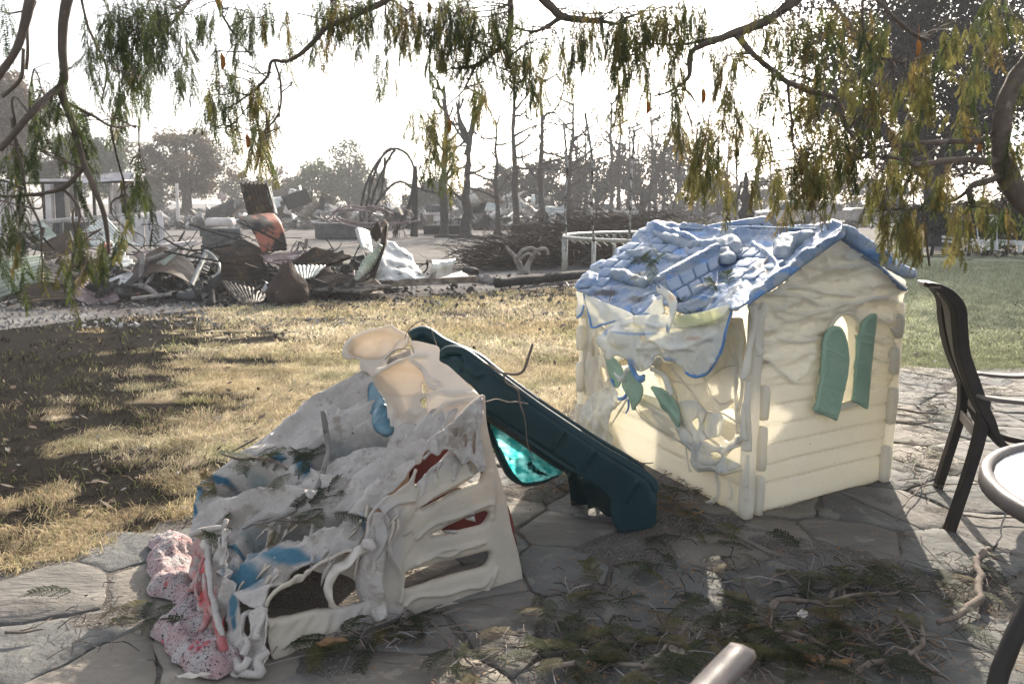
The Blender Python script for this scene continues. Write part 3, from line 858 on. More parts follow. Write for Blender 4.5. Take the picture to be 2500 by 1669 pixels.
# web over the right half of the front wall
for pts in [[(1640, 900, .012), (1690, 960, .007), (1725, 1005, .009), (1765, 1008, .006), (1800, 1030, .008), (1815, 1020, .01)],
            [(1650, 1030, .009), (1680, 1080, .010), (1700, 1120, .013), (1745, 1130, .02), (1780, 1100, .010), (1812, 1070, .013)],
            [(1725, 1005, .009), (1715, 1050, .006), (1745, 1080, .009), (1775, 1092, .009), (1812, 1060, .008)],
            [(1668, 1030, .006), (1674, 1090, .005), (1682, 1140, .008), (1684, 1152, .018)],
            [(1645, 1010, .008), (1690, 1060, .010), (1698, 1110, .010), (1710, 1140, .024), (1745, 1140, .02), (1765, 1155, .014), (1812, 1145, .007)],
            [(1745, 1130, .014), (1752, 1170, .010), (1756, 1185, .014)], [(1748, 1150, .010), (1754, 1200, .012), (1738, 1225, .02), (1715, 1228, .014), (1702, 1222, .007)],
            [(1792, 860, .008), (1798, 900, .010), (1795, 950, .010), (1800, 1000, .016), (1800, 1058, .011)],
            [(1812, 830, .010), (1808, 880, .014), (1812, 940, .010), (1803, 1000, .012)], [(1780, 1165, .006), (1785, 1200, .010), (1783, 1216, .014)],
            [(1560, 1000, .003), (1610, 1050, .004), (1680, 1090, .004), (1740, 1110, .005)], [(1548, 995, .003), (1590, 1040, .004), (1660, 1075, .004), (1730, 1092, .005)],
            [(1610, 900, .010), (1640, 940, .006), (1660, 1000, .008), (1675, 1040, .014)], [(1700, 880, .005), (1735, 960, .004), (1760, 985, .007), (1790, 975, .006)],
            [(1620, 920, .006), (1700, 940, .004), (1760, 900, .006), (1800, 890, .007)]]:
    fst('melted_strand', [(a_, b_, c_ * .72) for a_, b_, c_ in pts], M['cream_log'], off=.05)
for pts in [[(1434, 760, .014), (1438, 820, .016), (1430, 860, .018), (1432, 930, .014), (1428, 960, .010)], [(1462, 800, .012), (1458, 860, .010), (1464, 900, .014), (1478, 960, .012)],
            [(1448, 770, .008), (1450, 840, .012), (1445, 900, .010), (1452, 950, .012)], [(1440, 830, .006), (1475, 880, .007), (1490, 930, .010), (1500, 960, .008)]]:
    fst('melted_strand', pts, M['cream_log'], off=.01)
for pts in [[(1836, 745, .022), (1845, 790, .016), (1832, 840, .014), (1822, 900, .02), (1812, 925, .012)], [(1868, 740, .02), (1852, 800, .013), (1846, 840, .012), (1853, 862, .026)],
            [(1826, 930, .012), (1822, 1000, .016), (1826, 1060, .018), (1822, 1098, .024)], [(1816, 985, .009), (1812, 1040, .013), (1816, 1070, .018)],
            [(1826, 1110, .006), (1822, 1160, .010), (1820, 1185, .013)], [(1824, 1170, .004), (1818, 1210, .008), (1822, 1218, .012)], [(2175, 800, .01), (2185, 810, .014), (2196, 805, .008)]]:
    gst('melted_drip', pts, M['cream_log'], off=.055)

def fmem(out, off, holes=(), mat='milky', amp=.006, paint=()):
    sheet('melted_skin', out, lambda P: fro(P) - off, M[mat], house, holes=holes, sp=4.5, amp=amp, th=.002, paint=paint,
          fn=lambda P, V: .012 * np.clip(1 - np.abs(fbm(V * np.array((1.4, 1.4, .5)), 11, 3) - .5) * 6, -.5, 1))
YL = (.86, .82, .62)
fmem([(1600, 885), (1660, 880), (1740, 800), (1800, 790), (1812, 870), (1800, 960), (1770, 1000), (1725, 1000), (1690, 985), (1640, 1000), (1610, 940)], .035, mat='cream', paint=[])
fmem([(1640, 1000), (1690, 975), (1730, 1005), (1765, 1012), (1760, 1060), (1720, 1075), (1700, 1110), (1670, 1080)], .05, [[(1690, 1030), (1702, 1020), (1712, 1035), (1700, 1050)]])
fmem([(1690, 1095), (1720, 1075), (1760, 1090), (1812, 1060), (1812, 1085), (1770, 1110), (1812, 1135), (1770, 1152), (1730, 1150), (1700, 1150), (1688, 1120)], .05, [[(1738, 1108), (1756, 1102), (1766, 1118), (1748, 1124)]])
fmem([(1440, 770), (1475, 800), (1490, 860), (1505, 930), (1490, 960), (1440, 965), (1432, 900)], .03, [[(1448, 830), (1462, 825), (1466, 860), (1450, 870)], [(1470, 900), (1480, 898), (1484, 925), (1474, 930)]], 'cream_log', .012)
fmem([(1560, 1010), (1600, 1000), (1660, 1040), (1700, 1085), (1690, 1095), (1640, 1065), (1590, 1035)], .012, (), 'cream')

# draped melted roof skin in front of the wall
def dY(px, py): return FY(px, py)
drape = [(1650, 772), (1699, 764), (1740, 758), (1786, 757), (1778, 800), (1764, 843), (1750, 878), (1728, 907), (1699, 918), (1677, 911), (1668, 893), (1635, 881), (1603, 868), (1590, 895), (1560, 905), (1533, 880), (1507, 868), (1485, 880), (1474, 860), (1458, 830),
         (1485, 801), (1520, 780), (1565, 770), (1610, 768)]
dctrl = [(1786, 757, 3.28), (1764, 843, 3.36), (1699, 918, 3.55), (1650, 772, 3.62), (1458, 830, 4.18), (1560, 900, 3.88), (1600, 820, 3.70), (1500, 800, 4.10), (1520, 845, 3.95)]
drid = [([(1500, 800), (1560, 790), (1640, 800), (1720, 790)], 5, .018), ([(1560, 775), (1600, 830), (1660, 850), (1740, 820)], 5, .016), ([(1650, 780), (1620, 800), (1560, 850)], 5, .014),
        ([(1560, 850), (1640, 845), (1700, 850)], 4, .010), ([(1700, 785), (1740, 790), (1770, 775)], 5, .010)]
def bump_fn(cx, cy, rx, ry, h):
    return lambda P: h * np.clip(1 - ((P[:, 0] - cx) / rx) ** 2 - ((P[:, 1] - cy) / ry) ** 2, 0, 1) ** .5
bf = bump_fn(1515, 825, 24, 26, .05)
sheet('melted_drape', drape, dctrl, M['milky'], house, holes=[[(1612, 848), (1622, 842), (1628, 852), (1618, 858)], [(1565, 822), (1580, 818), (1588, 828), (1572, 832)]], sp=5, amp=.012, ns=9, ridges=drid, th=.003,
      fn=lambda P, V: bf(P) + .012 * (1 - np.abs(fbm(V, 14, 3) - .5) * 5),
      paint=[((.72, .74, .48), 1690, 785, 60, 14), ((.22, .38, .70), 1540, 885, 14, 14), ((.3, .45, .72), 1625, 875, 40, 5), ((.35, .48, .70), 1480, 800, 8, 30), ((.3, .45, .70), 1560, 815, 60, 4), ((.70, .55, .50), 1700, 825, 22, 6)])
strand('drape_rim', [(1788, 758, 3.27, .005), (1770, 810, 3.30, .006), (1764, 843, 3.35, .007), (1750, 878, 3.41, .0075), (1728, 907, 3.48, .008), (1699, 919, 3.54, .008), (1677, 911, 3.58, .007), (1668, 893, 3.62, .006)], M['blue_edge'], house)
sheet('melted_drape', [(1640, 775), (1700, 765), (1770, 745), (1778, 752), (1764, 775), (1725, 790), (1680, 800), (1655, 800)], [(1640, 775, 3.60), (1770, 745, 3.25), (1680, 800, 3.5), (1725, 790, 3.38)], M['milky'], house, sp=5, amp=.005,
      paint=[((.74, .78, .52), 1710, 775, 70, 30)], th=.003)
# left flaps under the eave
sheet('melted_drape', [(1406, 712), (1422, 716), (1426, 745), (1420, 765), (1409, 774), (1406, 755), (1412, 742)], [(1406, 712, 4.6), (1426, 745, 4.55), (1409, 774, 4.55)], M['milky'], house, sp=4, amp=.006, th=.003)
sheet('melted_drape', [(1424, 716), (1470, 735), (1530, 760), (1545, 775), (1500, 785), (1470, 792), (1447, 798), (1436, 760)], [(1424, 716, 4.55), (1545, 775, 4.0), (1447, 798, 4.4), (1500, 785, 4.1)], M['milky'], house, sp=5, amp=.012, th=.003,
      ridges=[([(1440, 730), (1470, 760), (1460, 790)], 5, .012)])
strand('drape_rim', [(1424, 718, 4.53, .005), (1432, 745, 4.5, .006), (1440, 780, 4.42, .006), (1447, 799, 4.38, .007), (1470, 793, 4.28, .006), (1500, 784, 4.1, .004)], M['blue_edge'], house)
strand('drape_rim', [(1426, 745, 4.52, .005), (1420, 765, 4.52, .007), (1409, 775, 4.52, .008)], M['blue_edge'], house)
# blown plastic bag like skin at the back corner
sheet('blown_skin', [(1424, 1000), (1440, 970), (1480, 945), (1512, 950), (1510, 985), (1490, 1020), (1495, 1060), (1497, 1092), (1470, 1082), (1424, 1054)], [(1424, 1000, 4.62), (1512, 950, 4.25), (1497, 1092, 4.40), (1424, 1054, 4.65), (1460, 1010, 4.42)],
      M['milky'], house, sp=4, amp=.022, ns=8, th=.002, fn=lambda P, V: .02 * (1 - np.abs(fbm(V, 11, 3) - .5) * 5))
for pts in [[(1500, 1000, .004), (1520, 975, .006), (1550, 970, .005), (1560, 955, .006)], [(1490, 1040, .004), (1515, 1000, .006), (1530, 975, .007)], [(1545, 985, .003), (1535, 930, .006)]]:
    fst('melted_strand', pts, M['milky'], off=.08)
fst('drape_rim', [(1494, 925, .010), (1500, 940, .006)], M['blue_edge'], off=.12)
fst('drape_rim', [(1498, 958, .008), (1510, 972, .011), (1525, 970, .011), (1535, 952, .008)], M['blue_edge'], off=.12)
fst('drape_rim', [(1534, 975, .005), (1535, 995, .006), (1528, 1008, .004)], M['blue_edge'], off=.10)
fst('drape_rim', [(1535, 880, .012), (1545, 900, .016), (1555, 920, .014), (1566, 925, .02), (1572, 915, .008)], M['blue_edge'], off=.14)
for k, pts in enumerate([[(1500, 910, .012), (1520, 925, .018), (1530, 905, .016), (1545, 895, .012)], [(1560, 880, .01), (1590, 885, .018), (1610, 880, .02), (1600, 895, .012)], [(1590, 900, .014), (1620, 915, .012), (1630, 935, .016), (1640, 965, .01)]]):
    fst('melted_strand', pts, M['milky'], off=.13)
# shutters
def shutter(name, out, yf, rr, label=None, th=.02, extra=0):
    sheet(name, out, yf, M['green'], house, sp=3.2, amp=.003, th=th, ridges=rr, straight=False, dome=.006, domew=5, **({'label': label} if label else {}))
sL = [(2015, 815), (2031, 796), (2052, 798), (2065, 818), (2072, 850), (2074, 885), (2068, 925), (2060, 965), (2046, 1021), (2040, 1025), (2015, 1015), (1988, 1003), (1990, 990), (2000, 950), (2005, 897), (2007, 856)]
rl = []
def frame_r(path, h=.006, w_=2.2): return (path, w_, h)
rl = [frame_r([(2012, 850), (2040, 862), (2066, 876)]), frame_r([(2012, 858), (2040, 872), (2068, 884)]), frame_r([(2004, 928), (2035, 938), (2062, 944)]), frame_r([(2004, 934), (2035, 945), (2060, 950)]),
      frame_r([(2018, 830), (2028, 808), (2048, 806), (2060, 830), (2066, 872)]), frame_r([(2010, 865), (2016, 900), (2006, 925)]), frame_r([(2066, 890), (2066, 915), (2060, 938)]),
      frame_r([(2000, 955), (1996, 985), (2000, 997), (2036, 1010), (2044, 995), (2056, 955)]), frame_r([(2026, 955), (2020, 975), (2032, 985), (2040, 968), (2030, 955)], .004), frame_r([(2030, 880), (2034, 905), (2050, 915), (2058, 900)], .005)]
gy = gab
def offp(f, off): return lambda P: f(P) - off
shutter('shutter', sL, offp(gab, .075), rl, 'green arched shutter hanging askew across the window opening')
sRt = [(2140, 766), (2122, 768), (2106, 788), (2098, 818), (2093, 822), (2088, 885), (2082, 975), (2090, 983), (2106, 994), (2118, 998), (2122, 975), (2128, 900), (2134, 840), (2141, 785)]
rr = [frame_r([(2102, 815), (2130, 822)], .006, 1.8), frame_r([(2096, 832), (2128, 840)], .006, 1.8), frame_r([(2094, 885), (2122, 895)], .006, 1.8), frame_r([(2093, 893), (2121, 903)], .006, 1.8),
      frame_r([(2106, 812), (2112, 790), (2126, 776)], .006, 1.8), frame_r([(2097, 838), (2092, 880)], .006, 1.8), frame_r([(2090, 900), (2086, 968), (2108, 982)], .006, 1.8), frame_r([(2118, 905), (2110, 978)], .007, 2), frame_r([(2110, 850), (2104, 862), (2110, 872), (2113, 858)], .004), frame_r([(2100, 915), (2098, 930), (2104, 938), (2108, 922)], .004)]
shutter('shutter', sRt, offp(gab, .06), rr, 'green arched shutter standing open right of the window')
for out, lab in [([(1476, 866), (1500, 875), (1520, 905), (1520, 925), (1508, 946), (1494, 940), (1485, 913)], 'crumpled dark green shutter melted in the front wall'),
                 ([(1530, 900), (1545, 908), (1560, 926), (1568, 958), (1556, 992), (1545, 1000), (1535, 966), (1520, 938)], 'twisted green shutter with embossed panel in the front wall'),
                 ([(1592, 945), (1606, 944), (1624, 952), (1646, 984), (1657, 1032), (1648, 1042), (1630, 1012), (1612, 992)], 'narrow folded green shutter sagging over the front sill')]:
    sheet('shutter', out, offp(fro, .12), M['green'], house, sp=3.5, amp=.02, ns=8, th=.008, label=lab, ridges=[([out[0], out[len(out) // 2]], 4, .012)])
m = MB(); m.bar(U(1560, 972, FY(1560, 972, .03)), U(1672, 1040, FY(1672, 1040, .03)), .05, .02); bevel(m.build('window_sill', M['cream'], house), .006)

# ---------------------------------------------------------------- roof
roofC = [(2058, 548, 3.56), (1583, 548, 5.12), (1898, 688, 3.36), (1804, 755, 3.20), (1404, 702, 4.62), (1700, 768, 3.58), (1538, 776, 4.10), (1460, 640, 4.80), (1780, 569, 4.32), (1945, 563, 3.90)]
rY = tps(roofC)
roof_out = [(1583, 548), (1640, 549), (1700, 555), (1740, 563), (1780, 569), (1840, 572), (1898, 571), (1945, 563), (2000, 555), (2050, 547), (2060, 552), (2058, 574), (2025, 598), (1992, 620), (1945, 652), (1898, 688), (1865, 714), (1839, 728), (1815, 748), (1800, 762), (1775, 760),
            (1740, 764), (1700, 776), (1651, 758), (1619, 748), (1590, 765), (1538, 779), (1496, 755), (1455, 730), (1421, 716), (1404, 703), (1411, 687), (1425, 670), (1440, 657), (1443, 649), (1470, 636), (1481, 638), (1500, 624), (1506, 608), (1538, 592), (1547, 574), (1577, 556)]
def roof_fn(P, V):
    a = 1 - np.abs(fbm(V + 4, 7, 4) - .5) * 5
    b_ = 1 - np.abs(fbm(V * np.array((1, .5, 1)) + 9, 16, 3) - .5) * 5
    cm = np.where((P[:, 0] < 1560) & (P[:, 1] < 700), .45, 1.0)
    return cm * (.012 * np.clip(a, -.5, 1) + .006 * np.clip(b_, -.5, 1)) + .0025 * np.clip(1 - np.abs(fbm(V, 34, 2) - .5) * 5, -.5, 1)
BL = (.16, .31, .60)
roof, _ = sheet('roof', roof_out, rY, M['blue'], house, sp=5, amp=.006, fn=roof_fn, th=.010, ret=True,
      ridges=[([(1600, 560), (1660, 575), (1720, 600), (1760, 600)], 8, .03), ([(1583, 549), (1700, 556), (1780, 569), (1898, 571), (1960, 561), (2055, 549)], 5, .02),
              ([(1680, 610), (1720, 640), (1700, 700)], 6, .015), ([(1840, 600), (1900, 650), (1880, 690)], 5, .02), ([(1560, 740), (1600, 720), (1650, 690)], 6, .02), ([(1780, 690), (1830, 670), (1880, 640)], 5, .015)],
      paint=[(BL, 1700, 575, 40, 6), (BL, 1830, 725, 30, 14), (BL, 1560, 755, 40, 10), (BL, 1760, 640, 10, 30), (BL, 1660, 620, 16, 20), (BL, 1870, 600, 50, 5), ((.12, .12, .13), 1555, 735, 22, 10), ((.11, .11, .12), 1870, 655, 14, 30), ((.10, .10, .11), 1640, 630, 30, 6), ((.10, .10, .11), 1480, 720, 40, 8)])
# raised shingles on the roof surface
def bil(u, v, c):
    a, b2, c2, d2 = [np.array(k, float) for k in c]
    return a * (1 - u) * (1 - v) + b2 * u * (1 - v) + c2 * u * v + d2 * (1 - u) * v
RC = ((1583, 556), (2040, 566), (1805, 745), (1412, 698))
def shingle(quad, off, parent, Yf, hh=.012):
    Q = resample(np.array(quad, float), 6)
    Q = Q * .8 + (np.roll(Q, 1, 0) + np.roll(Q, -1, 0)) * .1
    cen = Q.mean(0)
    lift = [(1.0, off - .03), (.985, off + hh * .75), (.94, off + hh), (.45, off + hh + rnd.uniform(-.002, .003))]
    P0 = Unp(Q, Yf(Q))
    cc = P0.mean(0)
    n = np.cross(P0[len(P0) // 3] - P0[0], P0[2 * len(P0) // 3] - P0[0]); n /= np.linalg.norm(n)
    if n[2] < 0: n = -n
    k = len(Q); V = []
    for s_, o2 in lift: V.append(cc + (P0 - cc) * s_ + n * o2)
    V = np.vstack(V + [(cc + n * (off + hh))[None]])
    q = []
    for r_ in range(3):
        a = r_ * k + np.arange(k); b2 = r_ * k + (np.arange(k) + 1) % k
        q.append(np.stack([a, b2, b2 + k, a + k], 1))
    t = np.stack([3 * k + np.arange(k), 3 * k + (np.arange(k) + 1) % k, np.full(k, 4 * k)], 1)
    obj('shingle', V, [t, np.vstack(q)], M['shingle'], parent, True)
rows = 7; cols = 13
for r_ in range(rows):
    for c_ in range(cols):
        u0 = (c_ + .5 * (r_ % 2)) / cols; u1 = u0 + .93 / cols; v0 = r_ / rows; v1 = v0 + .93 / rows
        if u1 > 1.0: continue
        p = bil((u0 + u1) / 2, (v0 + v1) / 2, RC)
        x, y = p
        # the parts of the roof where the moulded shingles survived
        keepz = (x < 1600 and y < 640 + (x - 1500) * .1) or (x < 1530 and r_ in (4,)) or (x < 1480 and r_ == 6 and c_ < 2) or (r_ in (2, 3) and c_ < 5) or (r_ in (1, 2) and 1560 < x < 1730 and y < 625) or (1800 < x < 1920 and r_ in (2, 3, 4)) or (r_ == 5 and c_ < 2)
        if not keepz or rnd.random() < .08: continue
        j = lambda: np.array((rnd.uniform(-1.5, 1.5), rnd.uniform(-1.2, 1.2)))
        shingle([bil(u0, v0, RC) + j(), bil(u1, v0, RC) + j(), bil(u1, v1, RC) + j(), bil(u0, v1, RC) + j()], .010, roof, rY, .007)
# blown and slumped lumps of roof plastic
def lump(out, off, dome, mat='blue', ctr=None, amp=.008, paint=(), par=None, th=.004, name='melted_lump'):
    Yf = tps(ctr) if ctr else (lambda P: rY(P) - off)
    sheet(name, out, Yf, M[mat], par or roof, sp=4, amp=amp, ns=12, dome=dome * .55, th=th, fn=lambda P, V: .009 * np.clip(1 - np.abs(fbm(V * np.array((1, .6, 1)), 13, 3) - .5) * 6, -.6, 1), paint=paint)
M['blue_pale'] = pm('pale_blue_melted_plastic', (.30, .36, .44), (.37, .42, .47), sc=10, rough=.45, bump=.4, bsc=45, trans=.35, tcol=(.6, .72, .9), c3=(.20, .29, .43), s3=9, t3=.58, speck=((.07, .07, .07), 50, .70))
lump([(1898, 590), (1904, 580), (1940, 572), (1990, 568), (1985, 585), (1950, 600), (1925, 632), (1903, 635), (1890, 628), (1888, 600)], .02, .055, 'blue_pale')
lump([(1750, 600), (1762, 582), (1790, 578), (1812, 590), (1816, 615), (1800, 626), (1780, 620), (1755, 635), (1750, 620)], .03, .06, 'blue_pale')
lump([(1755, 640), (1758, 615), (1775, 606), (1790, 612), (1800, 632), (1785, 645), (1765, 648)], .06, .045, 'blue_pale')
lump([(1600, 566), (1640, 572), (1690, 586), (1745, 592), (1740, 602), (1690, 608), (1650, 604), (1615, 590), (1592, 574)], .02, .045, 'blue_pale')
lump([(1523, 615), (1550, 612), (1580, 604), (1606, 606), (1612, 625), (1590, 632), (1560, 632), (1535, 626)], .02, .04, 'blue_pale')
lump([(1604, 618), (1640, 622), (1672, 630), (1660, 642), (1630, 640), (1606, 634)], .02, .035, 'blue_pale')
lump([(1492, 668), (1520, 660), (1550, 668), (1586, 684), (1576, 704), (1545, 700), (1515, 688), (1494, 680)], .02, .05, 'blue_pale')
lump([(1406, 702), (1415, 682), (1440, 664), (1470, 676), (1475, 690), (1450, 700), (1425, 706)], .01, .02, 'blue')
lump([(1540, 755), (1560, 738), (1590, 722), (1615, 725), (1620, 745), (1600, 765), (1560, 776)], .02, .03, 'blue')
# rolled rims along gable slopes
bargeL = [(2058, 552), (2040, 570), (2005, 586), (1980, 604), (1962, 606), (1945, 622), (1925, 645), (1905, 655), (1885, 668), (1858, 690), (1838, 704), (1830, 718), (1826, 745), (1832, 742), (1860, 722), (1898, 700), (1945, 662), (1992, 628), (2030, 600), (2060, 578)]
lump(bargeL, 0, .035, 'blue', ctr=[(2058, 552, 3.50), (1830, 718, 3.22), (1945, 640, 3.36), (2060, 578, 3.48), (1832, 742, 3.20)], paint=[(BL, 1940, 665, 60, 10), (BL, 1850, 725, 20, 14)], par=house, name='barge_roll')
bargeR = [(2052, 550), (2077, 553), (2100, 566), (2118, 580), (2135, 588), (2150, 601), (2172, 620), (2190, 632), (2204, 646), (2228, 656), (2234, 668), (2228, 680), (2200, 676), (2157, 654), (2110, 624), (2077, 598), (2056, 578)]
lump(bargeR, 0, .03, 'blue', ctr=[(2056, 551, 3.50), (2228, 668, 3.72), (2140, 610, 3.6), (2077, 598, 3.52)], paint=[((.10, .20, .38), 2140, 625, 90, 22)], par=house, name='barge_roll')
# far slope of the roof, cut short to let sun inside, and the ridge
R1 = U(2055, 556, 3.56); R2 = U(1583, 553, 5.12)
E1 = C + uAC * .02 + Zv * .97 - uAB * .04; E2 = D + uAC * .10 + Zv * .90
F1 = (R1 - Zv * .01).lerp(E1, .34); F2 = (R2 - Zv * .01).lerp(E2, .42)
wsheet('far_roof_slope', (R1 - Zv * .01, R2 - Zv * .01, F2, F1), M['blue'], house, 30, 20, .015, 5, .012, ragged=.05)
wsheet('far_roof_slope', ((R1 - Zv * .01), (R1 - Zv * .01).lerp(R2, .55), E1.lerp(E2, .50), E1), M['blue'], house, 12, 20, .010, 5, .012, label='part of the far roof slope next to the gable, shaped to keep sun off it')  # strip widened to block sun from the gable; open rear half lights the front wall
# dormers
dm = empty  # readability
m = MB()
ra = U(1603, 682, 3.78); rb = U(1748, 603, 4.05)
Yd = tps([(1603, 682, 3.80), (1748, 603, 4.04), (1655, 762, 3.52), (1790, 690, 3.72), (1760, 640, 3.9)])
dorm = [(1602, 690), (1608, 680), (1680, 642), (1748, 603), (1756, 625), (1752, 650), (1756, 690), (1752, 712), (1745, 735), (1700, 756), (1655, 756), (1650, 738), (1640, 722), (1612, 702)]
d1, _ = sheet('dormer', dorm, Yd, M['blue'], house, sp=4.5, amp=.004, th=.012, ret=True, ridges=[([(1604, 684), (1650, 660), (1700, 634), (1748, 606)], 7, .028), ([(1660, 745), (1700, 735), (1745, 700)], 5, .01)],
      paint=[(BL, 1650, 680, 40, 5), (BL, 1655, 715, 20, 10), (BL, 1720, 725, 30, 10), (BL, 1725, 640, 20, 6)])
for (u0, v0) in [(0, 0), (1, 0), (2, 0), (0, 1), (1, 1), (2, 1), (3, 0)]:
    DC = ((1622, 690), (1748, 628), (1762, 690), (1660, 752))
    nu_, nv_ = 3.7, 2.15
    a0, a1 = (u0 + .25 * v0) / nu_ + .01, min(1, (u0 + .92 + .25 * v0) / nu_); b0, b1 = v0 / nv_ + .02, (v0 + .92) / nv_
    shingle([bil(a0, b0, DC), bil(a1, b0, DC), bil(a1, b1, DC), bil(a0, b1, DC)], .006, d1, Yd, .005)
strand('dormer_ridge', [(1601, 685, 3.77, .020), (1640, 664, 3.86, .024), (1700, 632, 3.96, .026), (1746, 606, 4.03, .026), (1752, 604, 4.04, .014)], M['blue'], house, n=12, wob=.001)
# dormer mouth: milky skin, little post
sheet('melted_drape', [(1604, 690), (1625, 705), (1645, 722), (1652, 742), (1648, 765), (1640, 790), (1628, 815), (1626, 790), (1634, 768), (1632, 745), (1618, 722), (1604, 712)], [(1604, 690, 3.78), (1652, 742, 3.55), (1628, 815, 3.55), (1618, 722, 3.68)], M['milky'], house, sp=4, amp=.006, th=.004,
      paint=[((.75, .6, .5), 1640, 725, 10, 14), (BL, 1628, 800, 4, 14)])
sheet('melted_drape', [(1548, 778), (1575, 760), (1592, 740), (1604, 725), (1617, 722), (1618, 745), (1620, 765), (1580, 776)], [(1548, 778, 4.05), (1604, 725, 3.9), (1620, 765, 3.80)], M['milky'], house, sp=4, amp=.008, th=.003, paint=[(BL, 1608, 725, 8, 8), (BL, 1575, 768, 16, 6)])
# the far dormer rising behind the ridge
Yd2 = tps([(1740, 556, 4.75), (1868, 536, 4.5), (1900, 568, 4.42), (1760, 572, 4.65)])
d2o, _ = sheet('dormer', [(1735, 560), (1740, 552), (1800, 546), (1866, 536), (1876, 540), (1900, 566), (1898, 574), (1850, 573), (1780, 572), (1745, 566)], Yd2, M['blue'], house, sp=4, amp=.002, th=.02, ret=True, paint=[(BL, 1810, 556, 80, 4)])
for k in range(5):
    x0 = 1762 + k * 25
    y0 = 560 - k * 3.0
    shingle([(x0, y0), (x0 + 21, y0 - 2.6), (x0 + 32, y0 + 11), (x0 + 11, y0 + 12)], .010, d2o, Yd2, .008)
strand('dormer_ridge', [(1730, 557, 4.76, .02), (1780, 550, 4.66, .024), (1830, 543, 4.56, .024), (1866, 538, 4.5, .024), (1874, 538, 4.49, .014)], M['blue'], house, n=12, wob=.001)
# ================================================================== CLIMBER WITH SLIDE
climber = empty('toy_climber', (-.5, 2.85, 0), 'melted and collapsed ash-grey plastic climber with a dark teal slide', 'play climber')
S0 = G(1262, 1410); S1 = G(650, 1600)
sideplane = plane(S0, S1, S0 + Vector((-.10, .03, .7)))
def drapery(a1, s1, a2, s2, along, st=.32):
    e1 = np.array(along, float); e1 /= np.linalg.norm(e1)
    e2 = np.cross(e1, (0, 0, 1)); e2 /= np.linalg.norm(e2); e3 = np.cross(e1, e2)
    B3 = np.stack([e1 * st, e2 * 1.5, e3 * 1.5])
    def f(P, V):
        Q = V @ B3.T; Q = Q + (fbm(V, 4, 3)[:, None] - .5) * .12
        return a1 * np.clip(1 - np.abs(fbm(Q + 4, s1, 3) - .5) * 7, -1, 1) + a2 * np.clip(1 - np.abs(fbm(Q + 14, s2, 3) - .5) * 7, -1, 1)
    return f
def folds(a1, s1, a2=0, s2=20, st=(1, 1, 1)):
    st = np.array(st)
    return lambda P, V: a1 * np.clip(1 - np.abs(fbm(V * st + 4, s1, 4) - .5) * 6, -1, 1) + a2 * np.clip(1 - np.abs(fbm(V * st + 14, s2, 3) - .5) * 6, -1, 1)
side_out = [(1173, 962), (1178, 985), (1182, 1035), (1201, 1120), (1228, 1215), (1240, 1280), (1258, 1347), (1267, 1398), (1266, 1418), (1256, 1436), (1232, 1450), (1160, 1466), (1094, 1483), (1030, 1500), (952, 1523), (890, 1545), (844, 1557), (782, 1574), (720, 1588), (663, 1600),
            (652, 1570), (650, 1530), (650, 1490), (656, 1455), (700, 1412), (740, 1392), (787, 1368), (850, 1345), (878, 1330), (890, 1290), (903, 1250), (935, 1215), (969, 1196), (1020, 1143), (1050, 1100), (1094, 1040), (1135, 990)]
H1 = [(1011, 1180), (1016, 1150), (1030, 1128), (1052, 1108), (1077, 1092), (1094, 1097), (1080, 1116), (1060, 1140), (1035, 1165)]
H2 = [(1015, 1238), (1050, 1222), (1090, 1200), (1125, 1180), (1158, 1156), (1172, 1150), (1172, 1160), (1168, 1172), (1140, 1182), (1100, 1200), (1060, 1222), (1030, 1236)]
H3 = [(1050, 1306), (1070, 1294), (1110, 1274), (1150, 1258), (1185, 1246), (1186, 1260), (1178, 1275), (1164, 1282), (1120, 1292), (1080, 1302)]
H4 = [(983, 1432), (985, 1410), (998, 1391), (1050, 1378), (1110, 1364), (1160, 1352), (1188, 1346), (1192, 1360), (1180, 1378), (1160, 1386), (1110, 1398), (1060, 1412), (1020, 1424)]
H5 = [(655, 1506), (656, 1480), (668, 1455), (690, 1436), (731, 1418), (764, 1388), (810, 1366), (853, 1349), (876, 1362), (888, 1382), (896, 1420), (892, 1445), (883, 1462), (850, 1472), (810, 1478), (770, 1486), (710, 1498)]
H6 = [(895, 1330), (898, 1290), (904, 1262), (915, 1240), (925, 1240), (925, 1262), (915, 1275), (908, 1320)]
def slats(P, V):
    # rounded bars between the slots
    d = np.full(len(P), 1e9)
    for h in (H1, H2, H3, H4, H5): d = np.minimum(d, pdist(P, catmull(h, True), True))
    t = np.clip(d / 16, 0, 1)
    return .022 * np.sqrt(1 - (1 - t) ** 2)
fw_ = drapery(.010, 8, .004, 18, (.5, .3, .8))
def side_fn(P, V):
    melt = np.clip((1110 - P[:, 0]) / 140, 0, 1)
    return slats(P, V) + melt * fw_(P, V)
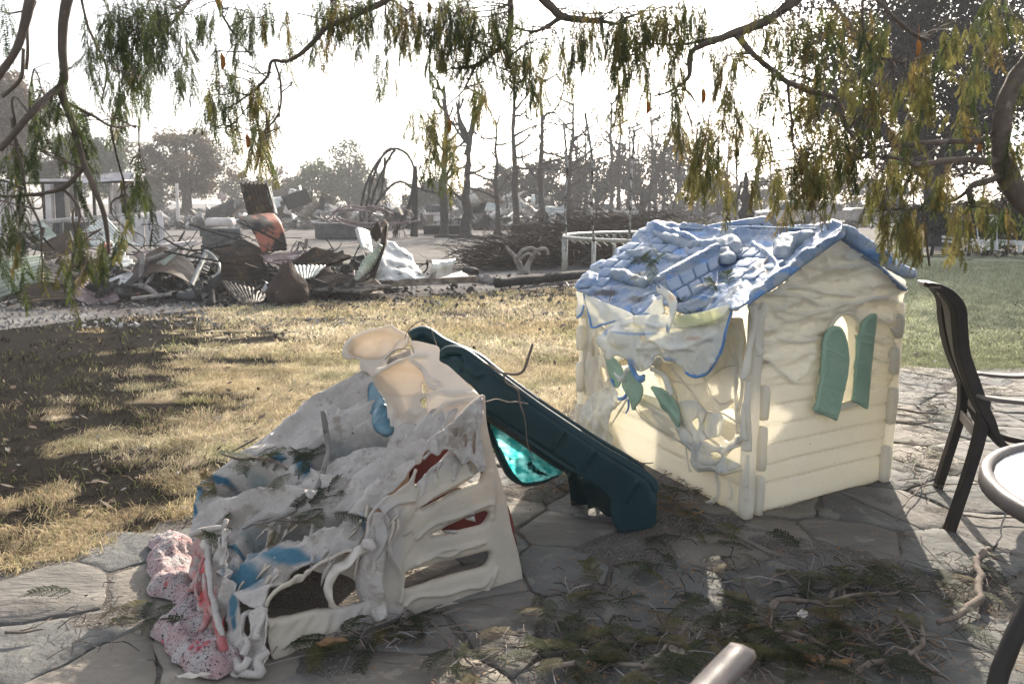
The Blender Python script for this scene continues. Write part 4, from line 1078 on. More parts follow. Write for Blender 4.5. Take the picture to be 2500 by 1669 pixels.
srid = [([(1150, 1150), (1110, 1175), (1060, 1200), (1015, 1235)], 5, .012), ([(1190, 1225), (1150, 1240), (1110, 1258), (1050, 1275), (1010, 1310)], 4, .014), ([(1175, 1320), (1130, 1330), (1090, 1352), (1050, 1352), (1010, 1372)], 4, .014), ([(1160, 1330), (1100, 1335), (1060, 1345), (1030, 1362)], 3, .010),
        ([(1190, 1400), (1170, 1425), (1130, 1430), (1080, 1445), (1010, 1450), (980, 1470)], 4.5, .014), ([(1178, 1440), (1195, 1410), (1205, 1385)], 4, .012), ([(1120, 1460), (1050, 1495), (960, 1515)], 4, .008),
        ([(925, 1250), (930, 1300), (905, 1360), (890, 1420)], 6, .018), ([(960, 1240), (940, 1330), (975, 1400), (965, 1460)], 7, .020), ([(1000, 1215), (960, 1225), (930, 1245)], 6, .020), ([(1190, 1150), (1196, 1200), (1192, 1260)], 6, .014), ([(1120, 1080), (1130, 1140), (1150, 1170)], 5, .016), ([(1150, 1060), (1160, 1120), (1172, 1150)], 5, .018)]
ASHC = (.40, .37, .35)
sheet('side_panel', side_out, sideplane, M['tan'], climber, holes=[H1, H2, H3, H4, H5, H6], sp=4, amp=.003, ns=8, ridges=srid, fn=side_fn, th=.010,
      paint=[(ASHC, 930, 1300, 60, 110), (ASHC, 1080, 1090, 90, 60), (ASHC, 900, 1500, 110, 40)])
# melted web at the shoulder, with holes
sheet('melted_skin', [(1090, 1040), (1130, 1000), (1172, 968), (1180, 1010), (1172, 1040), (1178, 1100), (1182, 1140), (1165, 1150), (1150, 1125), (1130, 1135), (1110, 1110), (1090, 1095), (1060, 1110), (1040, 1080)], offp(sideplane, .05), M['ashen'], climber,
      holes=[[(1128, 1075), (1138, 1062), (1143, 1082), (1135, 1095), (1126, 1088)], [(1154, 1060), (1159, 1055), (1160, 1090), (1156, 1110), (1152, 1090)], [(1098, 1050), (1112, 1042), (1120, 1056), (1108, 1066)]], sp=3.5, amp=.006, fn=folds(.014, 12, .006, 26, (1.5, 1.5, .6)), th=.004)
# back side panel (away from the camera)
off = Vector((-.40, .56, 0))
m = MB()
m2 = wsheet('far_side_panel', (S1 + off + Vector((.05, 0, 0)), S0 + off * .95, S0 + off * .95 + Zv * .66 + Vector((-.08, 0, 0)), S1 + off + Zv * .16), M['tan'], climber, 20, 12, .02, 5, .01)

# the slumped deck
deck_out = [(1120, 1005), (1100, 1045), (1060, 1088), (1035, 1122), (1020, 1143), (995, 1175), (969, 1199), (940, 1228), (905, 1248), (893, 1275), (885, 1315), (870, 1338), (830, 1352), (787, 1370), (750, 1390), (708, 1409), (680, 1432), (663, 1443), (640, 1478), (600, 1480), (575, 1460), (560, 1425), (528, 1400), (505, 1360),
            (470, 1300), (474, 1285), (478, 1255), (487, 1205), (510, 1171), (550, 1142), (595, 1110), (640, 1078), (675, 1052), (708, 1025), (754, 992), (810, 958), (860, 938), (895, 920), (915, 930), (930, 970), (952, 1007), (985, 1040), (1020, 1035), (1060, 1010)]
dctl = [(1100, 1030, 2.86), (1020, 1143, 2.78), (905, 1248, 2.62), (870, 1338, 2.55), (787, 1370, 2.48), (663, 1443, 2.36), (600, 1470, 2.34), (505, 1350, 2.62), (474, 1285, 2.80), (487, 1205, 2.98), (595, 1110, 3.12), (708, 1025, 3.28), (895, 922, 3.46), (950, 1005, 3.12), (780, 1200, 2.80), (650, 1290, 2.68), (860, 1090, 3.0)]
def depress(P, poly, dep, soft=14):
    inn = inside(P, np.array(poly, float)); d = pdist(P, poly, True)
    return np.where(inn, -dep * np.clip(d / soft, 0, 1), 0)
pit1 = [(735, 1105), (775, 1075), (870, 1040), (945, 1050), (950, 1085), (880, 1105), (800, 1145), (745, 1160)]
pit2 = [(580, 1330), (600, 1285), (660, 1260), (740, 1255), (840, 1250), (880, 1245), (830, 1300), (760, 1320), (680, 1330), (620, 1365), (585, 1395)]
pit3 = [(520, 1215), (560, 1165), (620, 1140), (660, 1150), (700, 1175), (690, 1200), (640, 1200), (560, 1225)]
fd_ = drapery(.022, 7, .009, 18, (.72, .45, .42))
def deck_fn(P, V):
    a = depress(P, pit1, .11) + depress(P, pit2, .11) + depress(P, pit3, .09)
    calm = np.clip(1 + a / .06, .12, 1)
    return a + fd_(P, V) * calm
TB = (.05, .135, .19); GP = (.20, .225, .22); DT = (.025, .10, .16); RD = (.42, .05, .05)
GP2 = (.27, .30, .29)
drid2 = [([(1040, 1085), (960, 1130), (860, 1180), (790, 1225), (690, 1215), (600, 1235), (520, 1260)], 12, .035), ([(1020, 1140), (930, 1200), (870, 1260), (780, 1330), (690, 1365), (600, 1400)], 9, .028), ([(895, 925), (800, 970), (700, 1040), (600, 1115), (490, 1200)], 7, .022),
         ([(760, 1150), (800, 1180), (850, 1170)], 6, .02), ([(700, 1200), (760, 1190), (775, 1170)], 6, .02), ([(830, 1000), (820, 1040), (780, 1060)], 8, .022), ([(560, 1380), (620, 1370), (700, 1345), (790, 1325), (860, 1290)], 5, .014),
         ([(880, 1190), (900, 1215), (930, 1180)], 6, .018), ([(960, 1110), (1000, 1120), (1040, 1100)], 5, .012), ([(560, 1260), (640, 1228), (740, 1215)], 5, .018)]
deck = sheet('melted_deck', deck_out, dctl, M['ashen'], climber, sp=3.6, amp=.006, ns=14, fn=deck_fn, ridges=drid2, th=.008,
      paint=[(GP, 850, 1085, 70, 26), (GP, 900, 1070, 50, 20), (GP2, 620, 1160, 30, 18), (GP2, 640, 1300, 70, 26), (GP2, 700, 1285, 90, 18), (TB, 600, 1420, 55, 36), (TB, 700, 1370, 90, 20), (TB, 560, 1440, 20, 50), (DT, 745, 1135, 26, 34), (DT, 680, 1120, 24, 20), (DT, 490, 1190, 12, 50), (DT, 540, 1175, 30, 10),
             (DT, 650, 1310, 26, 10), (TB, 900, 1285, 16, 34), (DT, 480, 1250, 8, 20), (TB, 590, 1345, 40, 10)])
# raised far lip in blue, and the torn vertical strip at the front left
strand('deck_rim', [(474, 1290, 2.8, .012), (486, 1240, 2.9, .016), (490, 1200, 2.98, .014), (512, 1172, 3.05, .014), (545, 1150, 3.08, .01)], M['teal_blue'], climber)
strand('deck_rim', [(510, 1172, 3.06, .010), (560, 1135, 3.1, .013), (640, 1078, 3.2, .012), (708, 1026, 3.28, .014), (790, 968, 3.37, .012), (895, 921, 3.46, .010)], M['ashen'], climber)
front_out2 = [(468, 1298), (490, 1296), (520, 1294), (545, 1286), (550, 1310), (548, 1360), (560, 1400), (575, 1440), (585, 1480), (600, 1500), (640, 1478), (655, 1500), (652, 1560), (655, 1600), (630, 1648), (595, 1655), (560, 1640), (545, 1600), (520, 1560), (495, 1530), (485, 1480), (478, 1420), (470, 1360)]
fctl = [(468, 1298, 2.72), (545, 1290, 2.58), (560, 1400, 2.42), (640, 1478, 2.30), (655, 1600, 2.235), (620, 1648, 2.17), (545, 1600, 2.26), (495, 1530, 2.40), (475, 1400, 2.62)]
RD2 = (.50, .10, .10)
sheet('melted_skirt', front_out2, fctl, M['ashen'], climber, holes=[[(592, 1500), (606, 1488), (618, 1510), (620, 1545), (606, 1560), (596, 1535)], [(545, 1500), (552, 1495), (556, 1520), (549, 1540)]], sp=3.4, amp=.006, fn=drapery(.020, 10, .008, 22, (.1, .1, 1), .3), th=.006,
      paint=[((.46, .26, .24), 485, 1360, 16, 60), (RD2, 500, 1420, 14, 60), ((.50, .18, .16), 515, 1480, 16, 50), (RD, 492, 1450, 8, 40), (TB, 570, 1480, 12, 40), (TB, 572, 1520, 8, 20), (RD, 542, 1530, 10, 30), (RD2, 535, 1560, 14, 20), ((.60, .56, .50), 508, 1320, 26, 20)])
# curls and hanging ribbons
def cst(name, pts, mat, **kw): strand(name, pts, M[mat], climber, **kw)
cst('melted_ribbon', [(468, 1302, 2.68, .010), (495, 1296, 2.63, .012), (530, 1290, 2.58, .010), (545, 1285, 2.56, .009), (552, 1268, 2.58, .010)], 'ashen')
cst('melted_ribbon', [(545, 1290, 2.54, .006), (547, 1330, 2.52, .010), (542, 1380, 2.48, .008)], 'ashen')
for pts in [[(508, 1300, 2.62, .012), (512, 1380, 2.50, .016), (518, 1440, 2.42, .014), (530, 1500, 2.34, .018), (545, 1560, 2.28, .014), (560, 1600, 2.24, .02)],
            [(640, 1476, 2.30, .016), (628, 1510, 2.27, .013), (620, 1545, 2.25, .016), (618, 1570, 2.22, .02)], [(612, 1488, 2.32, .012), (590, 1500, 2.3, .012), (588, 1540, 2.28, .012), (600, 1572, 2.24, .014), (590, 1600, 2.22, .02)],
            [(555, 1560, 2.3, .014), (540, 1568, 2.28, .012), (524, 1566, 2.28, .006)], [(655, 1585, 2.235, .016), (640, 1600, 2.22, .022), (625, 1620, 2.19, .02), (638, 1640, 2.17, .022), (615, 1650, 2.16, .016), (590, 1645, 2.18, .02)],
            [(560, 1600, 2.24, .018), (572, 1620, 2.2, .026), (590, 1632, 2.18, .022), (606, 1610, 2.2, .02)]]:
    cst('melted_strand', [(a_, b_, c_, d_ * .66) for a_, b_, c_, d_ in pts], 'ashen', wob=.018)
for pts in [[(497, 1360, 2.52, .005), (480, 1410, 2.48, .004), (478, 1440, 2.46, .006), (490, 1465, 2.42, .005)], [(500, 1400, 2.48, .008), (505, 1450, 2.42, .010), (520, 1500, 2.36, .008)], [(525, 1470, 2.38, .007), (528, 1530, 2.32, .008), (540, 1560, 2.28, .010)]]:
    cst('red_strand', pts, 'pinkred')
# big ribbon loop in front of the arch and the wide melted leg
def ribbon(name, pts, mat, par, th=.004, n=8):
    """pts: px, py, Y, half width px, tilt(0 flat to camera .. 1 turned)"""
    Q = catmull(pts, False, 7)
    T = np.gradient(Q[:, :2], axis=0); T /= np.linalg.norm(T, axis=1)[:, None] + 1e-9
    Nn = np.stack([-T[:, 1], T[:, 0]], 1)
    rows_ = []
    cols_ = np.linspace(-1, 1, 7)
    for s_ in cols_:
        p = Q[:, :2] + Nn * (Q[:, 3] * s_ * np.cos(Q[:, 4]))[:, None]
        Y = Q[:, 2] + s_ * Q[:, 3] * np.sin(Q[:, 4]) * .0016 + .008 * (s_ ** 2)
        rows_.append(Unp(p, Y))
    V = np.stack(rows_, 1).reshape(-1, 3)
    V = V + (np.stack([fbm(V + k, 25, 2) for k in (0, 9, 18)], 1) - .5) * .010
    nc = len(cols_)
    i = np.arange(len(Q) - 1)[:, None] * nc; j = np.arange(nc - 1)[None]
    q = np.stack([i + j, i + j + 1, i + j + nc + 1, i + j + nc], -1).reshape(-1, 4)
    Tt = np.vstack([q[:, [0, 1, 2]], q[:, [0, 2, 3]]])
    W, TT, Qd = solid(V, Tt, vnorm(V, Tt), th)
    return obj(name, W, [TT, Qd], M[mat], par, True, np.zeros((len(W), 4)))
ribbon('melted_ribbon', [(900, 1335, 2.50, 12, .2), (872, 1345, 2.47, 14, .6), (845, 1375, 2.44, 16, .9), (818, 1392, 2.42, 14, .2), (802, 1430, 2.40, 13, -.5), (808, 1465, 2.40, 10, .6), (822, 1495, 2.42, 13, .2), (850, 1515, 2.42, 10, .8), (880, 1500, 2.46, 14, .3), (900, 1470, 2.5, 18, 0)], 'hood', climber)
ribbon('melted_ribbon', [(925, 1248, 2.56, 18, .5), (930, 1290, 2.54, 26, .2), (915, 1350, 2.50, 30, -.1), (900, 1420, 2.47, 34, .1), (915, 1470, 2.46, 30, .2), (930, 1510, 2.44, 18, .2)], 'ashen', climber)
cst('melted_lump', [(888, 1330, 2.5, .012), (902, 1328, 2.48, .02), (912, 1340, 2.48, .016)], 'ashen')
ribbon('melted_ribbon', [(1178, 1130, 2.78, 12, .5), (1150, 1150, 2.76, 12, .3), (1110, 1180, 2.74, 12, .2), (1060, 1205, 2.72, 12, .4), (1015, 1232, 2.70, 10, .3)], 'tan', climber)
sheet('melted_skin', [(1010, 1190), (1045, 1150), (1090, 1115), (1110, 1112), (1140, 1130), (1150, 1145), (1120, 1165), (1080, 1185), (1030, 1210), (1000, 1222)], offp(sideplane, .02), M['ashen'], climber, sp=3.5, amp=.004, fn=folds(.010, 12), th=.004)
rt = random.Random(31)
for k in range(46):
    x0, y0 = rt.choice([(rt.uniform(880, 1130), 0), (rt.uniform(560, 880), 1), (rt.uniform(650, 900), 2), (rt.uniform(1000, 1170), 3)])
    y = {0: 1330 - (x0 - 880) * 1.02, 1: 1400 - (x0 - 560) * .22, 2: 1290 - (x0 - 650) * .12, 3: 1300 - (x0 - 1000) * .25}[y0] + rt.uniform(-30, 30)
    if y0 == 3: Yk = float(sideplane(np.array([[x0, y]]))[0]) - .035
    else: Yk = float(tps(dctl)(np.array([[x0, y]]))[0]) - .05
    L = rt.uniform(25, 75); a = rt.uniform(.6, 1.5) if y0 != 3 else rt.uniform(-.5, .1)
    dx, dy = (-math.cos(a) * L, math.sin(a) * L) if y0 != 3 else (-math.cos(a) * L, -math.sin(a) * L * .6)
    p0 = (x0, y, Yk, rt.uniform(3, 8), rt.uniform(-.6, .6)); p1 = (x0 + dx * .5 + rt.uniform(-6, 6), y + dy * .5, Yk - .01, rt.uniform(2, 7), rt.uniform(-.8, .8)); p2 = (x0 + dx, y + dy, Yk - .01, rt.uniform(.8, 3), rt.uniform(-.8, .8))
    ribbon('melted_tatter', [p0, p1, p2], rt.choice(['ashen', 'ashen', 'tan']), climber, th=.0025)
# far wall of the arch, lit through
sheet('inner_panel', [(760, 1385), (800, 1362), (870, 1345), (893, 1390), (905, 1440), (885, 1465), (868, 1420), (830, 1400), (790, 1400)], offp(sideplane, -.12), M['hood'], climber, sp=5, amp=.01, th=.004)
# towers / hoods
h1 = [(911, 908), (914, 900), (932, 893), (969, 877), (1003, 869), (1010, 852), (1004, 840), (1004, 832), (1018, 832), (1045, 838), (1070, 846), (1072, 862), (1073, 880), (1095, 893), (1116, 912), (1138, 932), (1164, 958), (1176, 972), (1178, 990), (1150, 1010), (1099, 1028), (1045, 1030), (1018, 1055), (1004, 1092), (985, 1100), (968, 1075), (950, 1066),
      (946, 1000), (934, 965), (918, 945), (912, 930)]
h1c = [(911, 908, 2.98), (1005, 840, 3.10), (1071, 848, 3.12), (1176, 975, 2.86), (1099, 1028, 2.88), (1004, 1090, 2.92), (950, 1060, 3.0), (960, 930, 3.10), (1030, 920, 3.02), (925, 950, 3.05)]
def h1f(P, V):
    d = depress(P, [(916, 912), (960, 888), (1010, 882), (1040, 905), (1050, 960), (1045, 1010), (1000, 1040), (955, 1020), (940, 970), (922, 945)], .06, 30)
    return d + .010 * np.clip(1 - np.abs(fbm(V, 7, 3) - .5) * 5, -.5, 1) * (P[:, 1] > 960)
sheet('tower_hood', h1, h1c, M['hood'], climber, sp=3.6, amp=.002, fn=h1f, th=.008, holes=[[(1007, 935), (1013, 930), (1018, 948), (1012, 958), (1006, 950)], [(1005, 972), (1014, 966), (1026, 968), (1028, 982), (1018, 990), (1008, 984)]],
      ridges=[([(912, 912), (935, 896), (970, 881), (1005, 872), (1040, 872)], 5, .020), ([(1005, 882), (1030, 905), (1045, 935), (1062, 950), (1075, 945)], 5, .022), ([(1030, 900), (1050, 925), (1070, 935)], 3, .012), ([(1040, 990), (1070, 960), (1110, 965), (1160, 960)], 6, .012), ([(1045, 1028), (1080, 1000), (1130, 985), (1170, 975)], 5, .014), ([(930, 960), (960, 1000), (955, 1050)], 5, .012),
              ([(985, 1000), (990, 1040), (1000, 1080)], 5, .012)],
      paint=[(ASHC, 1140, 995, 60, 20), ((.44, .36, .30), 925, 915, 16, 10)])
h2 = [(838, 872), (836, 862), (837, 848), (848, 830), (860, 820), (880, 810), (908, 801), (936, 799), (945, 793), (958, 792), (973, 799), (990, 810), (1000, 821), (998, 835), (984, 850), (962, 862), (950, 873), (946, 888), (940, 905), (925, 915), (908, 932), (893, 920), (880, 901), (878, 882), (868, 874), (850, 878)]
sheet('tower_hood', h2, [(838, 865, 3.50), (908, 801, 3.55), (1000, 822, 3.40), (950, 873, 3.48), (908, 932, 3.42), (890, 850, 3.62)], M['hood'], climber, sp=3.4, amp=.004, th=.008,
      fn=lambda P, V: depress(P, [(845, 860), (870, 825), (935, 805), (990, 822), (960, 855), (930, 880), (885, 880)], .05, 18) + .012 * np.clip(1 - np.abs(fbm(V, 9, 4) - .5) * 5, -.5, 1),
      ridges=[([(840, 850), (870, 820), (935, 800), (960, 796), (1000, 822)], 4, .012)])
# blue film between deck and hood
sheet('blue_film', [(915, 1020), (930, 995), (948, 985), (958, 1010), (962, 1050), (950, 1068), (925, 1058), (912, 1040)], [(915, 1020, 3.1), (958, 1000, 3.06), (940, 1068, 3.0)], M['teal_blue'], climber, sp=3.5, amp=.006, dome=.04, fn=folds(.008, 16), th=.003, paint=[((.35, .48, .55), 925, 1000, 14, 20)])
sheet('blue_film', [(905, 935), (925, 945), (940, 980), (930, 1000), (905, 1010), (900, 980)], [(905, 935, 3.35), (940, 980, 3.15), (905, 1010, 3.2)], M['teal_blue'], climber, sp=4, amp=.006, fn=folds(.008, 16), th=.003)
sheet('tower_core', [(950, 872), (975, 860), (1000, 848), (1006, 870), (990, 880), (950, 895)], [(950, 872, 3.45), (1006, 870, 3.3), (975, 860, 3.45)], M['wood'], climber, sp=5, amp=.004, th=.01)
# red platform and panel inside
rp = lambda px, py, y: U(px, py, y)
sheet('inner_red_panel', [(1020, 1100), (1100, 1078), (1180, 1090), (1205, 1180), (1232, 1300), (1225, 1350), (1180, 1345), (1090, 1300), (1030, 1240), (1000, 1180)], [(1020, 1100, 3.10), (1180, 1090, 3.20), (1225, 1350, 3.12), (1030, 1240, 3.05)], M['redpl'], climber, sp=8, amp=.004, th=.01,
      holes=[[(1100, 1130), (1150, 1120), (1175, 1165), (1120, 1190)]])
cst('red_post', [(1229, 1238, 2.99, .022), (1236, 1270, 2.96, .022), (1243, 1300, 2.94, .022), (1249, 1330, 2.90, .020)], 'redpl', n=10, wob=.001)
# ---------------- slide
sl_out = [(1076, 878), (1072, 866), (1080, 854), (1098, 847), (1120, 848), (1134, 856), (1165, 880), (1200, 905), (1250, 945), (1300, 979), (1340, 1006), (1381, 1034), (1425, 1064), (1472, 1094), (1537, 1132), (1570, 1154), (1590, 1168), (1600, 1184), (1603, 1210), (1602, 1250), (1600, 1278), (1582, 1290), (1550, 1296), (1515, 1300), (1507, 1292), (1492, 1260), (1489, 1230), (1484, 1212), (1466, 1196), (1437, 1174), (1410, 1158), (1374, 1138),
          (1330, 1110), (1292, 1083), (1240, 1046), (1200, 1018), (1182, 1005), (1176, 985), (1172, 965), (1140, 930), (1100, 898)]
sctl = [(1076, 870, 3.34), (1134, 870, 3.33), (1300, 1000, 3.30), (1472, 1100, 3.26), (1600, 1190, 3.20), (1600, 1280, 3.19), (1515, 1298, 3.24), (1489, 1230, 3.26), (1374, 1138, 3.30), (1240, 1046, 3.28), (1182, 1000, 3.25), (1130, 925, 3.28)]
def sl_fn(P, V):
    e = pdist(P, [(1076, 866), (1134, 856), (1200, 905), (1300, 979), (1381, 1034), (1472, 1094), (1590, 1168), (1603, 1210)])
    return .028 * np.sqrt(np.clip(1 - (1 - np.clip(e / 22, 0, 1)) ** 2, 0, 1)) - .028
srid3 = []
for (x, y) in [(1365, 1070), (1438, 1118), (1543, 1195)]:
    srid3 += [([(x - 12, y + 26), (x - 2, y + 4), (x + 10, y - 16)], 5, .012), ([(x - 4, y + 26), (x + 6, y + 8), (x + 14, y - 10)], 3, -.012)]
srid3 += [([(1110, 872), (1130, 890), (1160, 918), (1178, 912)], 5, .014), ([(1090, 868), (1110, 862), (1130, 875), (1128, 905)], 4, -.014), ([(1190, 1008), (1260, 1052), (1330, 1098), (1400, 1145)], 3, -.010)]
sheet('slide_side', sl_out, sctl, M['teal'], climber, sp=4.5, amp=.0015, ns=5, fn=sl_fn, ridges=srid3, th=.012)
# rolled top rail + far rail, chute
tp = catmull([(1076, 866), (1095, 850), (1134, 856), (1200, 905), (1300, 979), (1381, 1034), (1472, 1094), (1537, 1132), (1590, 1168), (1602, 1190)], False, 6)
sY = tps(sctl)
near_rail = [Vector(v) for v in Unp(tp, sY(tp) + .012)]
far_top = [U(1004, 822, 3.74), U(1025, 811, 3.76), U(1045, 813, 3.77), U(1085, 840, 3.76)]
dirv = near_rail[-1] - near_rail[10]
far_rail = far_top + [near_rail[k] + Vector((.0, .38, -.085)) for k in range(14, len(near_rail), 4)]
m = MB(); m.tube([p + Vector((0, .012, -.012)) for p in near_rail], .022, 10); m.build('slide_rail', M['teal'], climber, True)
m = MB(); fr = [Vector(p) for p in catmull([tuple(p) for p in far_rail], False, 4)]; m.tube(fr, .03, 10); m.build('slide_rail', M['teal'], climber, True)
ns_ = 30
nr = [near_rail[int(k * (len(near_rail) - 1) / ns_)] for k in range(ns_ + 1)]
frr = [fr[int(k * (len(fr) - 1) / ns_)] for k in range(ns_ + 1)]
V = []; 
for a, b in zip(nr, frr):
    for t, dz in ((0, 0), (.06, -.09), (.14, -.125), (.5, -.135), (.86, -.125), (.94, -.09), (1, 0)):
        V.append(tuple(a.lerp(b, t) + Vector((0, 0, dz))))
V = np.array(V)
i = np.arange(ns_)[:, None] * 7; j = np.arange(6)[None]
q = np.stack([i + j, i + j + 1, i + j + 8, i + j + 7], -1).reshape(-1, 4)
Tt = np.vstack([q[:, [0, 1, 2]], q[:, [0, 2, 3]]])
W, TT, Qd = solid(V, Tt, vnorm(V, Tt), .01)
obj('slide_chute', W, [TT, Qd], M['teal'], climber, True)
m = MB(); lo = [(p + Vector((0, .0, 0))) for p in [U(1182, 1003, 3.25), U(1240, 1046, 3.28), U(1330, 1110, 3.30), U(1374, 1138, 3.3)]]
sheet('slide_lip', [(1176, 996), (1240, 1040), (1330, 1102), (1376, 1134), (1374, 1150), (1330, 1124), (1240, 1062), (1186, 1024)], [(1176, 996, 3.27), (1240, 1060, 3.33), (1376, 1140, 3.36)], M['teal'], climber, sp=5, amp=.001, th=.01)
foot = [(1370, 1132), (1440, 1170), (1484, 1205), (1490, 1235), (1492, 1262), (1470, 1250), (1446, 1233), (1405, 1232), (1394, 1222), (1390, 1190), (1386, 1165)]
sheet('slide_foot', foot, [(1370, 1132, 3.44), (1484, 1205, 3.36), (1492, 1262, 3.40), (1394, 1222, 3.62)], M['teal'], climber, sp=5, amp=.002, th=.01, ridges=[([(1420, 1160), (1440, 1185), (1446, 1235)], 6, .03), ([(1395, 1160), (1400, 1190), (1405, 1230)], 6, .03)])
m = MB(); m.bar(G(1592, 1284) + Vector((0, .02, .05)), G(1592, 1284) + Vector((.01, .42, .05)), .02, .12); bevel(m.build('slide_toe', M['teal'], climber), .01)
sheet('melted_underside', [(1186, 1016), (1196, 1026), (1225, 1048), (1292, 1092), (1365, 1141), (1372, 1154), (1347, 1164), (1323, 1175), (1300, 1182), (1278, 1180), (1256, 1166), (1236, 1142), (1218, 1104), (1202, 1068)],
      [(1190, 1020, 3.40), (1292, 1090, 3.46), (1370, 1148, 3.44), (1300, 1180, 3.56), (1236, 1142, 3.54), (1205, 1070, 3.46)], M['teal_thin'], climber, sp=4, amp=.012, ns=12, th=.002, fn=folds(.008, 20))
strand('melted_rim', [(1186, 1020, 3.40, .012), (1202, 1068, 3.45, .016), (1218, 1104, 3.49, .018), (1236, 1142, 3.53, .018), (1256, 1168, 3.54, .014), (1280, 1181, 3.55, .010), (1323, 1176, 3.5, .007), (1365, 1160, 3.46, .005)], M['teal'], climber)
# debris-lit ground pool is real light; the melted red puddle
pud_px = [(353, 1375), (360, 1350), (378, 1330), (400, 1318), (440, 1312), (470, 1318), (485, 1360), (487, 1404), (500, 1460), (520, 1520), (560, 1575), (590, 1605), (575, 1632), (560, 1650), (538, 1656), (487, 1662), (450, 1650), (430, 1636), (408, 1628), (391, 1613), (372, 1590), (371, 1565), (380, 1540), (395, 1520), (410, 1500), (412, 1480), (396, 1460), (375, 1448), (360, 1425), (356, 1395)]
pts = resample(catmull([tuple(G(*p))[:2] for p in pud_px], True, 4), .03)
pc_ = pts.mean(0); pq = np.hstack([pts, np.zeros((len(pts), 1))])
pts = pts + (np.stack([fbm(pq + k_, 9, 4) for k_ in (3, 33)], 1) - .5) * .13
pts = [tuple(p) for p in pts]
Pq, Tq, Oq = triangulate(pts, [], .010, straight=True)
V = np.hstack([Pq, np.zeros((len(Pq), 1))])
e = pdist(Pq, Oq, True)
V[:, 2] = .010 + .026 * np.sqrt(1 - (1 - np.clip(e / .05, 0, 1)) ** 2) + (fbm(V, 9, 5) - .30) * .11 * np.clip(e / .05, 0, 1) + .010 * (1 - np.abs(fbm(V, 30, 3) - .5) * 5) * np.clip(e / .03, 0, 1)
N = vnorm(V, Tq)
if N[:, 2].sum() < 0: Tq = Tq[:, ::-1]
obj('melted_puddle', V, [Tq], M['pinkfoam'], climber, True, label='lumpy pool of melted red and white plastic at the climber foot')
for pts in [[(486, 1400, 2.56, .02), (470, 1440, 2.58, .016), (452, 1465, 2.6, .012)], [(492, 1350, 2.64, .02), (480, 1390, 2.62, .024), (484, 1430, 2.52, .022)], [(510, 1500, 2.38, .016), (500, 1530, 2.36, .012), (488, 1548, 2.36, .008)], [(540, 1560, 2.28, .018), (545, 1590, 2.24, .016)]]:
    cst('red_strand', pts, 'pinkred', wob=.014)
cst('melted_curl', [(356, 1340, 3.12, .004), (375, 1345, 3.08, .006), (395, 1352, 3.05, .005)], 'ashen')
cst('melted_curl', [(415, 1318, 3.16, .006), (435, 1316, 3.16, .009), (460, 1318, 3.14, .008)], 'hood')

# ================================================================== PATIO CHAIR AND TABLE
def flatbar(name, pts, wpx, Yf, mat, par, dy=.025, **kw):
    """a flat extrusion bent in its own vertical plane: pts px,py ; wpx half width; dy half thickness"""
    Q = catmull(pts, False, 6)
    T = np.gradient(Q[:, :2], axis=0); T /= np.linalg.norm(T, axis=1)[:, None]
    Nn = np.stack([-T[:, 1], T[:, 0]], 1)
    wd = Q[:, 2] if Q.shape[1] > 2 else np.full(len(Q), wpx)
    a = Q[:, :2] + Nn * wd[:, None]; b = Q[:, :2] - Nn * wd[:, None]
    Va, Vb = Unp(a, Yf(a)), Unp(b, Yf(b))
    o2 = np.array((.0, dy, 0))
    V = np.stack([Va - o2, Vb - o2, Vb + o2, Va + o2], 1).reshape(-1, 3)
    n = len(Q); i = np.arange(n - 1)[:, None] * 4; j = np.arange(4)[None]
    q = np.stack([i + j, i + (j + 1) % 4, i + 4 + (j + 1) % 4, i + 4 + j], -1).reshape(-1, 4)
    q = np.vstack([q, [[0, 3, 2, 1], [4 * n - 4, 4 * n - 3, 4 * n - 2, 4 * n - 1]]])
    o = obj(name, V, [q], mat, par, False, **kw)
    bevel(o, .004)
    return o
chair = empty('patio_chair', (2.1, 3.5, 0), 'dark metal patio chair with high curved back and tan sling at right edge', 'chair')
Yn = tps([(2284, 698, 3.34), (2372, 900, 3.31), (2320, 1296, 3.27), (2470, 1100, 3.20)])
Yfa = tps([(2251, 689, 3.80), (2313, 845, 3.80), (2287, 1194, 3.78), (2400, 1000, 3.70)])
flatbar('back_rail', [(2262, 694, 6), (2290, 702, 9), (2318, 722, 13), (2338, 752, 14.5), (2343, 800, 14), (2349, 860, 14), (2368, 920, 15), (2392, 985, 14), (2412, 1024, 12), (2428, 1062, 9), (2448, 1086, 8), (2480, 1104, 8), (2530, 1120, 8)], 10, Yn, M['chair'], chair)
flatbar('back_rail', [(2252, 690, 5), (2275, 700, 6), (2296, 730, 7), (2302, 780, 8), (2316, 845, 9), (2338, 900, 10), (2360, 950, 11), (2385, 1012, 11), (2400, 1040, 8), (2440, 1064, 7), (2500, 1078, 7)], 8, Yfa, M['chair'], chair)
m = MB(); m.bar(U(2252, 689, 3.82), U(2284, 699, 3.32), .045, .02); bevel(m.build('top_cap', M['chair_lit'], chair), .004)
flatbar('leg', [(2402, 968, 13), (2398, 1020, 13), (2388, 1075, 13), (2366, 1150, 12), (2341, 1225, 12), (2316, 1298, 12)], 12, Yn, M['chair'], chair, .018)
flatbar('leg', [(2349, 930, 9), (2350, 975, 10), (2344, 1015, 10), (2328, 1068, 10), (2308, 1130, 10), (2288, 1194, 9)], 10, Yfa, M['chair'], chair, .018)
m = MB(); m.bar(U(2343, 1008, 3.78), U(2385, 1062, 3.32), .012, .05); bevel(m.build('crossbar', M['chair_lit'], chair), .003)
m = MB(); m.bar(U(2362, 978, 3.78), U(2393, 1008, 3.32), .012, .03); bevel(m.build('crossbar', M['chair_lit'], chair), .003)
